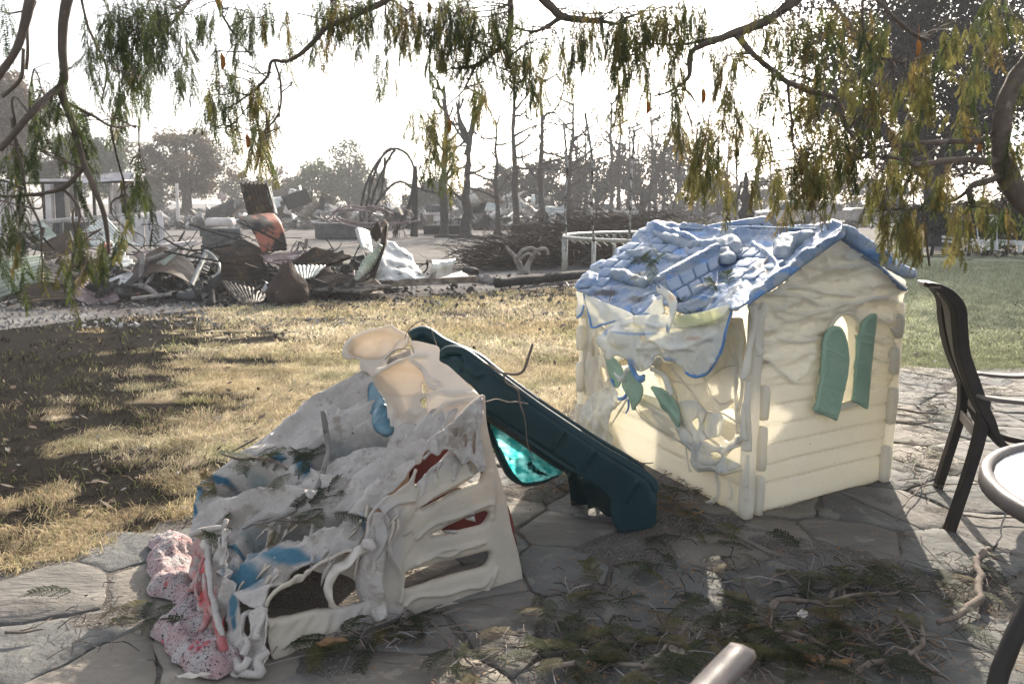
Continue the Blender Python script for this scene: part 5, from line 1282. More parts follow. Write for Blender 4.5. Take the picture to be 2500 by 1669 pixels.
flatbar('arm', [(2382, 910, 3.5), (2420, 915, 4), (2470, 918, 4), (2540, 916, 4)], 4, lambda P: Yfa(P) * 0 + 3.76, M['chair_lit'], chair, .03)
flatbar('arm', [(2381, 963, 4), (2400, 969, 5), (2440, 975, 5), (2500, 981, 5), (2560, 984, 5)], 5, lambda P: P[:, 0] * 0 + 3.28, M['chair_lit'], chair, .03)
# legs further right hold the other end (outside the picture)
for y in (3.25, 3.75):
    m = MB(); m.bar((2.62, y, .0), (2.55, y, .62), .04, .02); bevel(m.build('leg', M['chair'], chair), .004)
# sling back and seat between the rails
ba = [U(x, y, 3.33) for x, y in [(2300, 712), (2326, 760), (2334, 830), (2352, 900), (2378, 975), (2402, 1030), (2440, 1082), (2520, 1116), (2600, 1120)]]
bb = [U(x, y, 3.79) for x, y in [(2282, 702), (2300, 745), (2309, 800), (2325, 868), (2350, 930), (2378, 1000), (2420, 1058), (2500, 1078), (2560, 1080)]]
A1 = catmull([tuple(p) for p in ba], False, 5); B1 = catmull([tuple(p) for p in bb], False, 5)
k = 9
V = np.stack([A1 * (1 - t) + B1 * t + np.array((0, 0, -.02 * math.sin(t * math.pi))) for t in np.linspace(0, 1, k)], 1).reshape(-1, 3)
i = np.arange(len(A1) - 1)[:, None] * k; j = np.arange(k - 1)[None]
q = np.stack([i + j, i + j + 1, i + j + k + 1, i + j + k], -1).reshape(-1, 4)
Tt = np.vstack([q[:, [0, 1, 2]], q[:, [0, 2, 3]]])
W, TT, Qd = solid(V, Tt, vnorm(V, Tt), .003)
obj('sling', W, [TT, Qd], M['sling'], chair, True)
m = MB(); p_ = U(2375, 942, 3.30); m.tube([p_ + Vector((-.0, -.02, 0)), p_ + Vector((0, -.012, 0))], .006, 8); m.build('bolt', M['chair_lit'], chair, True)

table = empty('glass_table', (1.70, 1.80, 0), 'round patio table with ribbed glass top and taupe metal rim', 'table')
def disc_ring(name, c, r0, r1, z0, z1, mat, par, n=96, **kw):
    th = np.arange(n) * 2 * math.pi / n
    C_ = np.stack([np.cos(th), np.sin(th)], 1)
    rings = []
    for r_, z in ((r0, z0 + .004), (r0, z1), (r0 + .006, z1 + .004), (r1 - .008, z1 + .003), (r1, z1 - .006), (r1, z0), (r0, z0)):
        rings.append(np.hstack([C_ * r_ + np.array(c), np.full((n, 1), z)]))
    V = np.vstack(rings); k = len(rings)
    q = []
    for a in range(k - 1):
        ii = np.arange(n)
        q.append(np.stack([a * n + ii, a * n + (ii + 1) % n, (a + 1) * n + (ii + 1) % n, (a + 1) * n + ii], 1)[:, ::-1])
    return obj(name, V, [np.vstack(q)], mat, par, True, **kw)
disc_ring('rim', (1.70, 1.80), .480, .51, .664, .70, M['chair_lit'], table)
M['glass'] = pm('ribbed_frosted_glass', (.74, .79, .81), (.68, .75, .78), sc=3, rough=.3, bump=.0, trans=.35, spec=.8, speck=((.25, .22, .18), 60, .74))
gx = np.arange(-.476, .4761, .006)
X, Y = np.meshgrid(gx, gx)
P2 = np.stack([X.ravel(), Y.ravel()], 1)
ca = math.cos(R(33)); sa = math.sin(R(33))
rib = np.sin((P2[:, 0] * -sa + P2[:, 1] * ca) * 2 * math.pi / .024) * .0014
rr_ = np.linalg.norm(P2, axis=1)
sc_ = np.where(rr_ > .476, .476 / rr_, 1)
V = np.hstack([P2 * sc_[:, None] + np.array((1.70, 1.80)), (.690 + rib * (rr_ < .46))[:, None]])
n = len(gx); i = np.arange(n - 1)[:, None] * n; j = np.arange(n - 1)[None]
q = np.stack([i + j, i + j + 1, i + j + n + 1, i + j + n], -1).reshape(-1, 4)
qc = P2[q].mean(1); q = q[np.linalg.norm(qc, axis=1) < .474]
obj('glass_top', V, [q], M['glass'], table, True)
for k in range(4):
    Rz = Matrix.Rotation(math.pi / 2 * k, 3, 'Z')
    c0 = Vector((1.70, 1.80, 0))
    Q = catmull([tuple(c0 + Rz @ Vector(v)) for v in (((-.43, -.10, .665), (-.64, -.22, .40), (-.68, -.26, 0)) if k == 0 else ((-.43, -.10, .665), (-.42, -.10, .40), (-.44, -.10, 0)))], False, 5)
    m = MB(); m.tube(Q, .02, 10); m.build('leg', M['chair'], table, True)

# near chair: only the end of its arm is in view
chair2 = empty('patio_chair', (.45, .75, 0), 'patio chair whose flat taupe armrest end pokes in at the bottom edge', 'chair')
armp = [U(1812, 1590, 1.20), U(1700, 1660, 1.06)]
d = (armp[1] - armp[0]); d.z = 0; d.normalize()
a0 = armp[0]; nrm_ = Vector((d.y, -d.x, 0)) * (-1 if d.x > 0 else 1)
if nrm_.y > 0: nrm_ = -nrm_
path = [a0, a0 + d * .12 + Vector((0, 0, .004)), a0 + d * .3, a0 + d * .48 + Vector((0, 0, -.02))]
Pp = catmull([tuple(p) for p in path], False, 6)
V = []
for p in Pp:
    for (s_, z) in ((-.024, 0), (-.020, .010), (0, .013), (.020, .010), (.024, 0), (.020, -.012), (-.020, -.012)):
        V.append(tuple(Vector(p) + nrm_ * s_ + Vector((0, 0, z))))
n = len(Pp); i = np.arange(n - 1)[:, None] * 7; j = np.arange(7)[None]
q = np.stack([i + j, i + (j + 1) % 7, i + 7 + (j + 1) % 7, i + 7 + j], -1).reshape(-1, 4)
V.append(tuple(a0 + Vector((0, 0, -.001)))); V.append(tuple(Vector(Pp[-1])))
t = [(7 * n, (k + 1) % 7, k) for k in range(7)] + [(7 * n + 1, 7 * (n - 1) + k, 7 * (n - 1) + (k + 1) % 7) for k in range(7)]
obj('arm', np.array(V), [np.array(t), q], M['chair_lit'], chair2, True)
z_ = a0.z
for s_ in (0, 1):
    off2 = nrm_ * (.0 if s_ == 0 else .55)
    m = MB(); m.tube([a0 + d * .06 + off2 + Vector((0, 0, -.012)), a0 + d * .05 + off2 * 1.0 + Vector((0, 0, -z_ * .5)), Vector((*(a0 + d * .02 + off2).xy, 0))], .014, 8); m.build('leg', M['chair'], chair2, True)
    m = MB(); m.tube([a0 + d * .48 + off2 + Vector((0, 0, .0)), a0 + d * .44 + off2 + Vector((0, 0, -.05)), Vector((*(a0 + d * .60 + off2).xy, 0))], .014, 8); m.build('leg', M['chair'], chair2, True)
m = MB(); p1 = a0 + d * .48 + nrm_ * .55 + Vector((0, 0, -.02)); m.bar(a0 + d * .02 + nrm_ * .55, p1, .048, .02); m.build('arm', M['chair_lit'], chair2)
sA = Vector((*(a0 + d * .02).xy, z_ - .22)); sB = Vector((*(a0 + d * .46).xy, z_ - .25))
wsheet('seat', (sA, sB, sB + nrm_ * .55, sA + nrm_ * .55), M['sling'], chair2, 8, 8, .004, 3, .004)
wsheet('backrest', (sB, sB + d * .08 + Vector((0, 0, .3)), sB + d * .08 + Vector((0, 0, .3)) + nrm_ * .55, sB + nrm_ * .55), M['sling'], chair2, 8, 8, .004, 3, .004)
# ================================================================== HAZE
hz = MB(); hz.box((0, 62, 12.5), (260, 170, 28.0))
M['haze'] = bpy.data.materials.new('haze_air'); M['haze'].use_nodes = True
_n = M['haze'].node_tree.nodes
_n.remove(_n['Principled BSDF'])
pv = _n.new('ShaderNodeVolumePrincipled'); pv.inputs['Density'].default_value = .0018; pv.inputs['Color'].default_value = (.96, .96, .97, 1); pv.inputs['Anisotropy'].default_value = 0
M['haze'].node_tree.links.new(pv.outputs[0], _n['Material Output'].inputs['Volume'])
hz.build('haze', M['haze'], None, kind='stuff')

# ================================================================== BURNT SHEET METAL
def crs(name, cn, mat, label, ribs=10, axis='u', ra=.014, curl=0, amp=.05, ragged=.04, ns=1.2, th=.004, parent=None, cat='metal sheet', group='scrap metal sheets in the burnt heap', bend=0, bax='v'):
    P = [U(*c) for c in cn]
    if ribs:
        nu, nv = (ribs * 6, 14) if axis == 'u' else (14, ribs * 6)
        f = lambda u, v: ra * np.sin((u if axis == 'u' else v) * ribs * 2 * math.pi) + bend * np.sin((v if bax == 'v' else u) * math.pi) + curl * (v if bax == 'v' else u) ** 3
    else:
        nu = nv = 22
        f = lambda u, v: bend * np.sin((v if bax == 'v' else u) * math.pi) + curl * (v if bax == 'v' else u) ** 3
    return wsheet(name, P, M[mat], parent, nu, nv, amp, ns, th, f, ragged=ragged, label=label, cat=cat, group=group)
SH = [
 ('corrugated_sheet', [(-40, 640, 11.4), (104, 622, 12.2), (112, 676, 11.6), (-40, 735, 10.9)], 'corr_green', 'wide greenish corrugated sheet sloping at the left edge of the heap', 9, 'v', dict(curl=.1)),
 ('corrugated_sheet', [(97, 600, 12.6), (172, 562, 13.0), (190, 612, 12.4), (112, 640, 12.0)], 'corr_black', 'dark ribbed sheet above the greenish one, tilted up to the right', 8, 'v', {}),
 ('scrap_sheet', [(70, 570, 13.4), (100, 535, 13.6), (137, 574, 13.2), (97, 600, 13.1)], 'corr_green', 'small yellow-green panel standing like a tent behind the dark ribbed sheet', 0, 'u', {}),
 ('corrugated_sheet', [(190, 568, 13.6), (258, 528, 14.2), (352, 600, 13.4), (250, 590, 13.0)], 'corr_pale', 'pale green corrugated sheet arched high over the left of the heap', 11, 'u', dict(bend=.15)),
 ('corrugated_sheet', [(268, 584, 12.9), (292, 606, 12.8), (330, 645, 12.3), (298, 654, 12.1)], 'corr_pale', 'narrow pale ribbed strip hanging below the arched sheet', 5, 'v', {}),
 ('corrugated_sheet', [(104, 634, 12.0), (155, 650, 11.8), (176, 700, 11.2), (112, 688, 11.2)], 'corr', 'small blotched corrugated sheet beside the greenish one', 6, 'v', {}),
 ('corrugated_sheet', [(60, 695, 11.3), (150, 680, 11.5), (180, 730, 10.9), (40, 742, 10.7)], 'corr_black', 'flat black crumpled sheet low at the left of the heap', 7, 'v', {}),
 ('corrugated_sheet', [(168, 722, 11.1), (215, 680, 11.8), (268, 686, 11.8), (292, 730, 11.2)], 'corr_mauve', 'dull red-brown ribbed sheet lying at the heap foot on the left', 8, 'u', dict(bend=.1)),
 ('corrugated_sheet', [(322, 612, 13.4), (452, 606, 13.6), (446, 640, 12.8), (350, 655, 12.4)], 'corr_mauve', 'long mauve corrugated sheet lying across the heap behind the sticks', 8, 'v', {}),
 ('metal_sheet', [(300, 700, 11.8), (330, 648, 12.4), (470, 640, 12.6), (500, 712, 11.9)], 'corr_black', 'big black bulging sheet behind the grey sticks', 0, 'u', dict(bend=-.3, amp=.15)),
 ('metal_sheet', [(238, 650, 12.4), (256, 592, 12.7), (268, 590, 12.7), (262, 640, 12.4)], 'salmon', 'rust-red curled sheet edge under the arched pale sheet', 0, 'u', dict(bend=.1)),
 ('metal_sheet', [(262, 684, 11.9), (318, 660, 12.2), (326, 668, 12.1), (290, 706, 11.7)], 'silver', 'small blue-grey sheet scrap beside the black bulging sheet', 0, 'u', {}),
 ('corrugated_sheet', [(585, 447, 14.6), (652, 446, 14.4), (674, 524, 14.0), (606, 526, 14.2)], 'corr_black', 'upright scorched corrugated sheet standing tallest out of the heap', 7, 'u', dict(ra=.02, ragged=.06)),
 ('corrugated_sheet', [(652, 462, 14.35), (661, 455, 14.5), (677, 524, 14.3), (672, 522, 13.98)], 'corr_pale', 'folded edge strip coloured pale as sunlit, beside the tallest upright sheet', 3, 'u', {}),  # pale steel stands for sunlight on the dark sheet's fold
 ('scrap_sheet', [(574, 532, 13.3), (668, 522, 13.7), (702, 612, 13.4), (640, 614, 12.9)], 'salmon', 'salmon-red panel with black scorch patches leaning under the upright sheet', 0, 'u', dict(bend=-.15, amp=.08)),
 ('corrugated_sheet', [(517, 614, 13.2), (590, 584, 13.6), (664, 622, 13.0), (545, 632, 12.8)], 'corr_black', 'black corrugated sheet with wavy silver edge left of the salmon panel', 12, 'u', dict(ra=.025)),
 ('corrugated_sheet', [(527, 628, 12.4), (638, 614, 12.6), (668, 700, 11.9), (540, 690, 11.8)], 'corr_black', 'large scorched corrugated sheet draped in front of the salmon panel', 10, 'v', dict(bend=.25, ra=.024)),
 ('corrugated_sheet', [(632, 624, 12.9), (752, 608, 13.2), (710, 648, 12.5), (650, 640, 12.4)], 'corr_mauve', 'mauve ribbed sheet fanning right from the salmon panel', 9, 'v', {}),
 ('corrugated_sheet', [(704, 646, 12.5), (764, 606, 12.9), (860, 628, 12.6), (800, 648, 12.3)], 'corr_black', 'black sheet with saw-toothed top edge right of the mauve sheet', 14, 'u', dict(ra=.03)),
 ('corrugated_sheet', [(534, 682, 11.7), (664, 712, 11.4), (634, 738, 11.0), (594, 744, 10.9)], 'corr', 'pale torn corrugated sheet lying flat beside the boulder', 12, 'u', dict(ra=.02, ragged=.1)),
 ('corrugated_sheet', [(712, 646, 12.1), (796, 648, 12.2), (770, 672, 11.9), (730, 684, 11.6)], 'corr_pale', 'pale crumpled strip right behind the boulder', 8, 'u', {}),
 ('corrugated_sheet', [(700, 690, 11.7), (800, 664, 12.2), (900, 680, 12.0), (830, 708, 11.5)], 'corr_black', 'charred flat sheet between the boulder and the burnt discs', 12, 'u', {}),
 ('corrugated_sheet', [(760, 706, 11.5), (880, 690, 11.8), (960, 700, 11.7), (880, 712, 11.3)], 'corr', 'grey wavy sheet lying over the burnt discs', 12, 'u', dict(ra=.02)),
 ('metal_sheet', [(940, 578, 13.2), (1003, 620, 13.0), (1042, 688, 12.3), (912, 688, 12.0)], 'silver', 'shiny crumpled silver sheet rising to a peak', 0, 'u', dict(amp=.22, ns=1.6, ragged=.03)),
 ('metal_sheet', [(1040, 640, 12.8), (1092, 640, 13.2), (1100, 670, 12.8), (1038, 688, 12.3)], 'silver', 'smaller silver sheet curled up right of the peaked one', 0, 'u', dict(amp=.12, bend=-.2)),
 ('metal_sheet', [(902, 566, 12.9), (912, 620, 12.5), (900, 640, 12.5), (878, 596, 12.8)], 'silver', 'rounded mottled silver scrap left of the black curled sheets', 0, 'u', dict(amp=.05, bend=-.25)),
 ('metal_sheet', [(904, 566, 12.7), (922, 540, 12.8), (934, 572, 12.7), (920, 592, 12.6)], 'corr_black', 'black curled sheet tip, left of a pair', 0, 'u', dict(bend=.1)),
 ('metal_sheet', [(930, 585, 12.5), (938, 535, 12.7), (946, 548, 12.7), (940, 600, 12.4)], 'corr_black', 'black curled sheet tip, right of a pair', 0, 'u', dict(bend=.1)),
 ('metal_sheet', [(905, 640, 12.1), (936, 575, 12.4), (942, 590, 12.3), (912, 690, 11.8)], 'corr_black', 'tall black twisted strip against the silver sheet', 0, 'u', dict(bend=.08)),
 ('metal_sheet', [(1020, 695, 12.2), (1125, 660, 13.4), (1155, 682, 12.6), (1060, 694, 12.2)], 'silver', 'flat silver sheet lying on the scorched plank', 0, 'u', dict(amp=.03)),
 ('metal_sheet', [(855, 700, 11.7), (912, 676, 12.0), (936, 700, 11.7), (880, 712, 11.4)], 'corr_black', 'black crumpled sheet at the foot of the twisted strip', 0, 'u', dict(amp=.1)),
 ('corrugated_sheet', [(-30, 590, 12.8), (60, 560, 13.4), (100, 600, 12.8), (0, 630, 12.2)], 'corr_black', 'dark sheet behind the greenish one at the far left', 7, 'u', {}),
]
for nme, cn, mt, lab, ribs, ax, kw in SH:
    crs(nme, cn, mt, lab, ribs, ax, **kw)
rh = random.Random(77)
for k in range(34):
    x = rh.uniform(-20, 930); y = rh.uniform(640, 705); Yk = G(x, y + 25).y; w1 = rh.uniform(30, 95); h1 = rh.uniform(12, 42); sl = rh.uniform(-22, 22)
    c4 = [(x, y + sl, Yk), (x + w1, y - sl, Yk + rh.uniform(-.3, .6)), (x + w1 + rh.uniform(-20, 20), y - sl + h1, Yk - rh.uniform(.1, .7)), (x + rh.uniform(-15, 15), y + sl + h1, Yk - rh.uniform(.1, .7))]
    crs('metal_sheet', c4, rh.choice(['corr_black', 'corr_black', 'corr', 'corr_mauve', 'silver']), '%s crumpled scrap low in the %s part of the heap' % (rh.choice(['dark', 'torn', 'small']), 'left' if x < 300 else 'middle' if x < 620 else 'right'), rh.choice([0, 6, 9]), rh.choice('uv'), amp=.12, ragged=.12, bend=rh.uniform(-.2, .2))
m = MB()
for k in range(150):
    x = rh.uniform(-20, 960); p = G(x, rh.uniform(675, 728)); p.z = rh.uniform(.02, .75) * (1 if x < 800 else .4); p.y += rh.uniform(0, .8)
    a = rh.uniform(0, 6.28); L = rh.uniform(.3, 1.3); q = p + Vector((math.cos(a) * L, math.sin(a) * L * .6, rh.uniform(-.3, .4))); q.z = max(.02, q.z)
    m.tube(catmull([tuple(p), tuple(p.lerp(q, .5) + Vector((rh.gauss(0, .12), rh.gauss(0, .1), rh.gauss(0, .15)))), tuple(q)], False, 4), rh.uniform(.006, .016), 4, False)
m.build('tangled_wire', M['char'], None, kind='stuff')
# the ribbed green hose-like coil
Q = catmull([(868, 684, 11.9, .03), (885, 662, 12.0, .07), (902, 640, 12.1, .09), (918, 618, 12.2, .06), (930, 598, 12.2, .03)], False, 12)
W = [U(q[0], q[1], q[2]) for q in Q]; m = MB(); m.tube(W, [q[3] * (1 + .18 * math.sin(i * 1.6)) for i, q in enumerate(Q)], 12)
m.build('ribbed_tube', M['corr_green'], None, True, label='ribbed olive green metal tube leaning between black strips', cat='tube')
def stick(name, a, b, r, mat, label, cat='stick', group=None, mid=None, wob=.01, n=7):
    A_, B_ = U(*a), U(*b)
    pts = [A_, A_.lerp(B_, .5) + Vector((0, 0, mid or 0)), B_]
    Q = catmull([tuple(p) for p in pts], False, 6)
    Q = Q + (np.stack([fbm(Q + s, 3, 2) for s in (0, 5, 9)], 1) - .5) * wob
    m = MB(); m.tube(Q, np.linspace(r, r * .9, len(Q)), n)
    return m.build(name, M[mat], None, True, label=label, cat=cat, **({'group': group} if group else {}))
G_ = 'grey sticks and rods in the burnt heap'
stick('metal_pipe', (457, 718, 11.7), (506, 614, 12.6), .045, 'pole', 'thick grey pipe leaning up from the burnt tyre', 'pipe')
stick('wooden_stick', (344, 700, 11.8), (349, 620, 12.0), .04, 'bark_grey', 'upright grey stick in front of the black bulging sheet', group=G_)
stick('wooden_stick', (356, 700, 11.7), (390, 640, 12.0), .035, 'bark_grey', 'slanting grey stick right of the upright one', group=G_)
stick('wooden_stick', (359, 636, 12.0), (434, 606, 12.2), .035, 'bark_grey', 'pale stick propped nearly level over the mauve sheet', group=G_)
stick('wooden_stick', (300, 706, 11.7), (345, 704, 11.7), .04, 'bark_grey', 'short pale stick on the ash below the upright stick', group=G_)
stick('wooden_stick', (330, 698, 11.6), (385, 722, 11.3), .04, 'bark_grey', 'curved grey stick lying crosswise on the ash', group=G_, mid=.05)
stick('wooden_stick', (320, 730, 11.1), (420, 718, 11.3), .03, 'bark_grey', 'long thin stick lying flat nearest the lawn', group=G_)
stick('wooden_plank', (290, 722, 11.3), (338, 720, 11.3), .035, 'salmon', 'short reddish plank piece on the ash', 'plank')
stick('metal_post', (517, 676, 11.8), (522, 744, 10.95), .03, 'char', 'thin black post stuck in the ash in front of the heap', 'post')
strap = catmull([(500, 612, 12.4), (516, 620, 12.3), (532, 640, 12.1), (536, 656, 12.0), (528, 672, 11.9), (510, 680, 11.8)], False, 5)
m = MB(); m.tube([U(*q) for q in strap], .022, 5); m.build('metal_strap', M['pole'], None, True, label='bent grey metal strap hanging beside the leaning pipe', cat='strap')
m = MB(); m.bar(U(395, 602, 14.2), U(475, 592, 14.8), .12, .08); m.build('plank', M['white'], None, label='white board lying behind the heap beside the enamel cabinet', cat='board')
m = MB(); m.bar(U(925, 694, 12.1), U(1162, 681, 12.5), .10, .10); bevel(m.build('plank', M['wood'], None, label='long scorched reddish plank in front of the silver sheets', cat='plank'), .01)
m = MB(); m.bar(U(745, 606, 13.2), U(750, 584, 13.3), .06, .04); m.build('wood_splinter', M['wood'], None, label='small pale splinter standing on the saw-toothed sheet', cat='splinter')
# loose frond-like curled cloth / basket
crs('metal_sheet', [(385, 640, 12.0), (436, 607, 12.2), (432, 618, 12.1), (400, 646, 11.9)], 'corr_green', 'olive curled scrap hanging from the level stick', 0)
# tyre and discs
def torus(name, c, R_, r_, mat, tilt=0, **kw):
    th = np.linspace(0, 2 * math.pi, 41)
    m = MB(); P = [(c.x + R_ * math.cos(t), c.y + R_ * math.sin(t), c.z + r_ + tilt * math.cos(t)) for t in th]
    m.tube(P, r_, 10, False); return m.build(name, M[mat], None, True, **kw)
torus('tyre_ring', G(472, 731), .17, .065, 'rubber', label='small grey burnt tyre under the leaning pipe', cat='tyre')
def disc(name, c, r_, h, mat, **kw):
    th = np.arange(40) * 2 * math.pi / 40
    V = []
    for k, (rr, z) in enumerate(((r_ * .97, 0), (r_, h * .4), (r_ * .96, h), (r_ * .9, h * .92), (r_ * .4, h * .9))):
        for t in th: V.append((c.x + rr * math.cos(t) * (1 + .02 * math.sin(5 * t)), c.y + rr * math.sin(t), z))
    V.append((c.x, c.y, h * .9)); V = np.array(V); ii = np.arange(40)
    q = np.vstack([np.stack([a * 40 + ii, a * 40 + (ii + 1) % 40, (a + 1) * 40 + (ii + 1) % 40, (a + 1) * 40 + ii], 1) for a in range(4)])
    t = np.stack([160 + ii, 160 + (ii + 1) % 40, np.full(40, 200)], 1)
    return obj(name, V, [t, q], M[mat], None, True, **kw)
disc('stepping_disc', G(812, 720), .24, .05, 'disc', label='flat grey disc on the ash, left one of two', cat='disc')
disc('stepping_disc', G(898, 721), .24, .055, 'disc', label='flat brownish disc on the ash, right one of two', cat='disc')
disc('stepping_disc', G(955, 706), .20, .04, 'block', label='dark disc half hidden by the black crumpled sheet', cat='disc')
# rocks
def rock(name, c, rx, ry, h, mat, seed, **kw):
    bpy_v = []; 
    n1, n2 = 26, 18
    V = []
    for i in range(n2 + 1):
        ph = math.pi * i / n2
        for j in range(n1):
            th = 2 * math.pi * j / n1
            V.append((math.sin(ph) * math.cos(th), math.sin(ph) * math.sin(th), math.cos(ph)))
    V = np.array(V)
    d = 1 + (fbm(V + seed, 1.6, 4) - .5) * .7 + np.abs(fbm(V + seed + 9, 3.2, 3) - .5) * .5
    V = V * d[:, None]
    z = V[:, 2]
    tp = np.clip(1 - (z + .2) * .42, .3, 1.25)
    V[:, 0] *= rx * tp; V[:, 1] *= ry * tp; V[:, 2] = (z + .75) * h / 1.85
    V = V + np.array((c.x, c.y, -.02))
    i = np.arange(n2)[:, None] * n1; j = np.arange(n1)[None]
    q = np.stack([i + j, i + n1 + j, i + n1 + (j + 1) % n1, i + (j + 1) % n1], -1).reshape(-1, 4)
    return obj(name, V, [q], M[mat], None, True, **kw)
rock('boulder', G(706, 741), .29, .25, .62, 'rock', 3, label='dark brown boulder narrowing upward beside the corrugated heap', cat='boulder')
rock('boulder', G(782, 705), .36, .3, .42, 'rock', 8, label='low dark rock behind and right of the tall boulder', cat='boulder')
# charred rubble under the heap, ash litter (nobody could count)
def rubble(name, n, area, smin, smax, mat, seed, zmax=.1, label=None):
    rg = np.random.RandomState(seed)
    P = np.array([tuple(G(rg.uniform(area[0], area[1]), rg.uniform(area[2], area[3]))) for _ in range(n)])
    P[:, 2] = rg.rand(n) * zmax
    s = rg.uniform(smin, smax, (n, 1)) * (1 if P[:, 1].max() < 30 else (P[:, 1:2] / 30) ** .4)
    base = rg.normal(0, 1, (n, 8, 3)); cube = np.array([(-1, -1, -1), (1, -1, -1), (1, 1, -1), (-1, 1, -1), (-1, -1, 1), (1, -1, 1), (1, 1, 1), (-1, 1, 1)]) * .5
    a = rg.uniform(0, 6.28, n); ca, sa = np.cos(a), np.sin(a)
    V = cube[None] * (1 + .25 * base) * rg.uniform(.3, 1.6, (n, 1, 3)) * s[:, None]
    V[..., 2] *= .6
    tl = rg.normal(0, .5, (n, 2))
    V[..., 2] += V[..., 0] * tl[:, :1] + V[..., 1] * tl[:, 1:]
    x = V[..., 0] * ca[:, None] - V[..., 1] * sa[:, None]; y = V[..., 0] * sa[:, None] + V[..., 1] * ca[:, None]
    V = np.stack([x, y, V[..., 2]], -1) + P[:, None]
    f = np.array([(0, 3, 2, 1), (4, 5, 6, 7), (0, 1, 5, 4), (1, 2, 6, 5), (2, 3, 7, 6), (3, 0, 4, 7)])
    Q = (f[None] + np.arange(n)[:, None, None] * 8).reshape(-1, 4)
    return obj(name, V.reshape(-1, 3), [Q], mat, None, False, kind='stuff')
M['rub_dark'] = pm('charred_rubble', (.03, .028, .026), (.06, .055, .05), sc=.8, rough=.9, bump=.4, c3=(.20, .19, .18), s3=1.5, t3=.58)
M['rub_pale'] = pm('pale_ash_rubble', (.24, .23, .225), (.10, .09, .085), sc=.5, rough=.95, bump=.3, c3=(.44, .43, .42), s3=.9, t3=.56)
rubble('charred_rubble', 1500, (-60, 900, 655, 735), .03, .16, M['rub_dark'], 1, .22)
rubble('ash_litter', 2400, (-60, 1400, 690, 800), .006, .035, M['rub_pale'], 2, .01)
rubble('charred_litter', 900, (0, 1400, 670, 750), .01, .06, M['rub_dark'], 5, .02)
rubble('distant_rubble', 2600, (380, 1800, 519, 560), .06, .42, M['rub_pale'], 3, .35)
rubble('distant_charred_rubble', 2000, (380, 1800, 520, 560), .06, .5, M['rub_dark'], 4, .4)
rubble('distant_rubble', 600, (1800, 2500, 530, 560), .04, .25, M['rub_dark'], 6, .1)

# ================================================================== CABINET, BLOCK BED, TRAILER, HOOP
cab = empty('enamel_cabinet', (U(365, 600, 15.5).x, 15.5, 0), 'white heat-stained enamel cabinet standing behind the heap', 'cabinet')
crs('side', [(352, 526, 15.3), (393, 519, 15.6), (405, 600, 15.4), (356, 602, 15.2)], 'white', '', 0, parent=cab, amp=.01, ragged=0, th=.05, cat=None, group=None)
crs('door', [(300, 530, 15.9), (351, 526, 15.3), (355, 602, 15.2), (305, 600, 15.8)], 'white', '', 0, parent=cab, amp=.012, ragged=0, th=.05, cat=None, group=None)
crs('top', [(300, 529, 15.95), (351, 524, 15.35), (393, 517, 15.6), (340, 520, 16.3)], 'white', '', 0, parent=cab, amp=.006, ragged=0, th=.03, cat=None, group=None)
for o in cab.children:
    for k in ('label',):
        if k in o.keys() and not o[k]: del o[k]
bed = empty('raised_bed', (U(545, 595, 21.5).x, 21.5, 0), 'sooty timber raised bed behind the upright corrugated sheet', 'raised bed')
x0 = U(491, 580, 22).x; x1 = U(592, 580, 22).x
for k in range(3):
    for j in range(2):
        xa = x0 + (x1 - x0) * j / 2; xb = x0 + (x1 - x0) * (j + 1) / 2 - .02
        m = MB(); m.box(((xa + xb) / 2 + .05 * (k % 2), 22.0, .13 + k * .23), (xb - xa, .2, .22)); bevel(m.build('timber', M['block'], bed), .02)
    m = MB(); m.box((x0 + .1, 22.9, .13 + k * .23), (.2, 1.5, .22)); bevel(m.build('timber', M['block'], bed), .02)
m = MB(); a = U(536, 550, 22.3); m.box((a.x, 22.4, .86), (.75, .4, .24)); bevel(m.build('white_bundle', M['white'], None, True, label='white crumpled bundle lying on the sooty raised bed', cat='bundle'), .08, 3)

trailer = empty('burnt_trailer', (-10.5, 19.5, 0), 'burnt out trailer with bare window frames at left edge', 'trailer')
def tbar(name, a, b, w_, h_, mat='white'):
    m = MB(); m.bar(U(*a), U(*b), w_, h_); return bevel(m.build(name, M[mat], trailer), .008)
TY = 18.5
for k, (x, t, b, w_, mt) in enumerate([(8, 452, 560, .10, 'white'), (30, 448, 560, .12, 'white'), (105, 448, 545, .07, 'char'), (120, 450, 560, .14, 'white'), (150, 446, 560, .22, 'block'), (185, 448, 550, .06, 'char'), (228, 452, 545, .06, 'char'), (272, 447, 540, .06, 'white'), (285, 446, 540, .12, 'white'), (300, 444, 540, .09, 'char'), (322, 442, 535, .05, 'char'), (334, 440, 535, .06, 'pole')]):
    tbar('upright', (x, t, TY + (k % 3) * .15), (x + 3 + (k * 7 % 5), b, TY + (k % 3) * .15), w_, w_, mt)
tbar('roof_rail', (-40, 441, TY), (200, 440, TY), .10, .06); tbar('roof_rail', (-40, 449, TY), (320, 444, TY), .08, .05, 'char'); tbar('roof_rail', (200, 432, TY), (325, 420, TY), .08, .05)
crs('roof_panel', [(200, 434, 18.3), (325, 420, 18.3), (330, 438, 18.1), (200, 446, 18.1)], 'white', '', 0, parent=trailer, amp=.05, cat=None, group=None)
crs('roof_panel', [(-50, 434, 18.3), (35, 440, 18.3), (34, 452, 18.1), (-50, 452, 18.1)], 'white', '', 0, parent=trailer, amp=.05, cat=None, group=None)
crs('wall_panel', [(-40, 452, 18.9), (12, 452, 18.9), (12, 640, 18.4), (-40, 640, 18.4)], 'white', '', 0, parent=trailer, amp=.06, cat=None, group=None)
crs('wall_panel', [(82, 545, 18.5), (250, 540, 18.5), (300, 600, 18.3), (80, 610, 18.3)], 'block', '', 0, parent=trailer, amp=.05, cat=None, group=None)
